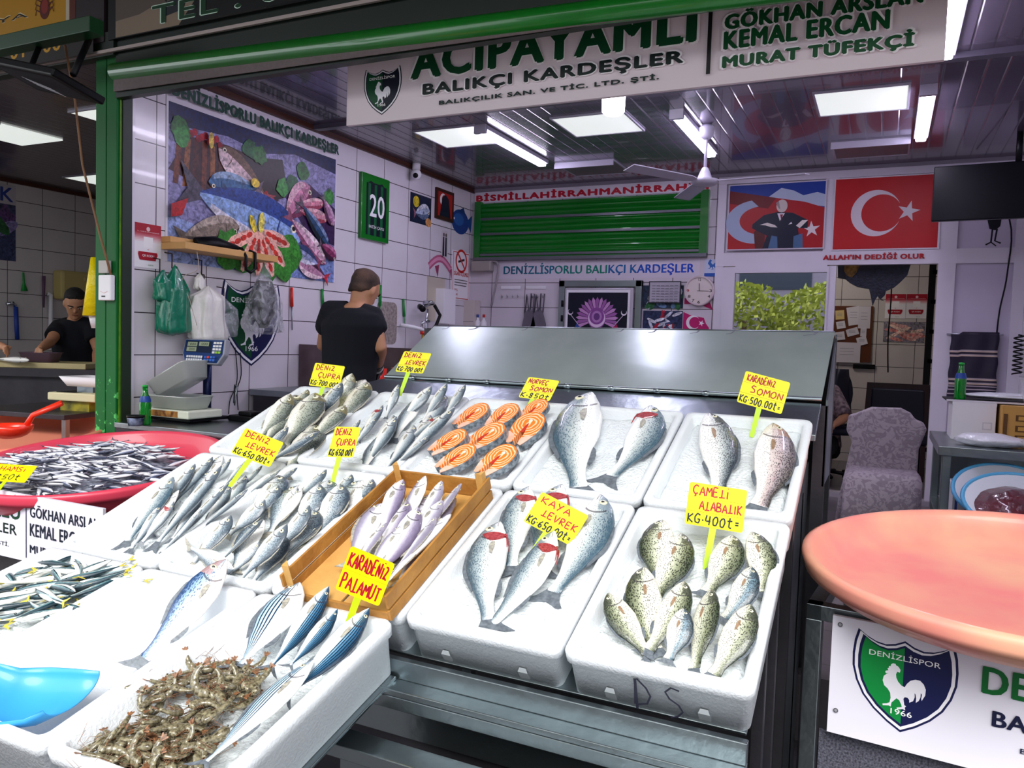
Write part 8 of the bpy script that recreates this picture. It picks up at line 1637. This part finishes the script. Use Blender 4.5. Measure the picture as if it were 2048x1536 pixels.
# someone seated in the office behind the hood edge
J = dict(head=w3(1640, 735, 7.75), neck=w3(1640, 765, 7.92), shL=w3(1612, 790, 7.95), shR=w3(1664, 784, 7.85), elR=w3(1690, 835, 7.7), wrR=w3(1668, 850, 7.5), elL=w3(1600, 850, 8.0), wrL=w3(1620, 850, 7.6), hipR=w3(1655, 890, 8.0), hipL=w3(1625, 890, 8.05))
for sd in 'LR': h_ = J['hip'+sd]; J['kn'+sd] = h_+V(.0, -.40, .0); J['an'+sd] = V(h_.x, h_.y-.42, FL+.08)
person('person in a plaid shirt sitting in the dark office, mostly hidden by the hood', (J['hipR'].x, 8.0, FL), J, (.1, -1, 0), (-.2, -1, -.2), shirt=mat('plaid_cloth', '4a3c48', .8, nscale=30, namt=.9, col2='a08c90'), sleeves=.95)
office_chair((J['hipR'].x-.02, 7.98, FL), math.radians(0), 'black office chair carrying the seated person in the office')

# ================= across the street (seen only in reflections) and extra lamps =================
t = empty('office_fill_lamp', (-.9, 8.3, CEIL-.001), label='unseen square lamp added on the office ceiling to brighten the office', cat='ceiling light'); b = MB(); b.box((-.25, -.25, -.03), (.25, .25, 0)); b.build('diffuser', mat('office_fill_glow', 'ffffff', .5, emit='fff4e8', estr=7), t)  # unseen lamp, added only to brighten the dark office
for (x, y, lb) in ((-6.35, 3.97, 'glowing ceiling panel next door cut by the left edge of the picture'), (-5.0, 3.95, 'glowing ceiling panel next door, just left of the green post'), (-7.3, 5.5, 'farther glowing ceiling panel next door beside the green post')):
    t = empty('ceiling_panel', (x, y, CEIL), label=lb, cat='ceiling light', group='square ceiling panels next door'); b = MB(); b.box((-.26, -.25, -.012), (.26, .25, -.001)); b.build('diffuser', led, t); b = MB(); b.box((-.27, -.265, -.014), (.27, -.25, 0)); b.build('frame', lampb, t)
fol = mat('tree_foliage', 'c0c860', .6, nscale=3, namt=.7, col2='6c8434'); bark = mat('bark', '4a3a2c', .9)
def tree(x, y, h, r, label, seed):
    t = empty('street_tree', (x, y, 0), label=label, cat='tree'); b = MB(); b.tube([(0, 0, 0), (.05, 0, h*.4), (0, .05, h*.7)], [.14, .11, .06], 10); b.build('trunk', bark, t); rr = random.Random(seed); b = MB()
    for k in range(1500):
        a, e, q = rr.uniform(0, 6.283), math.asin(rr.uniform(-1, 1)), r*(.6+.4*rr.random()); c = Vector((q*math.cos(e)*math.cos(a), q*math.cos(e)*math.sin(a), h-r*.75+q*math.sin(e)*.8)); s_ = rr.uniform(.07, .13); u = Vector((rr.gauss(0, 1), rr.gauss(0, 1), rr.gauss(0, 1))).normalized(); v = u.orthogonal().normalized()
        b.add([c-u*s_, c+v*s_*.5, c+u*s_, c-v*s_*.5], [(0, 1, 2, 3)])
    b.build('foliage', fol, t)
for i, x in enumerate((-8.2, -5.8, -3.4, -1.4, 1.2)): tree(x, -7.2+.3*(i % 2), 3.15, 1.30, ('first', 'second', 'third', 'fourth', 'fifth')[i]+' small tree across the street from the left, behind the viewer', i)
fc = empty('opposite_building', (0, -10, 0), label='lilac grey building front across the street, behind the viewer', cat='building'); b = MB(); b.box((-14, 0, 0), (12, .3, 5.2)); b.build('facade', mat('lilac_render', '8c86a4', .8, nscale=.5, namt=.2), fc)
for k in range(6): b = MB(); b.box((-12+4*k, .3, 3.2), (-10+4*k, .33, 4.6)); b.build('window', mat('far_window', '3a4458', .1, coat=.5), fc)
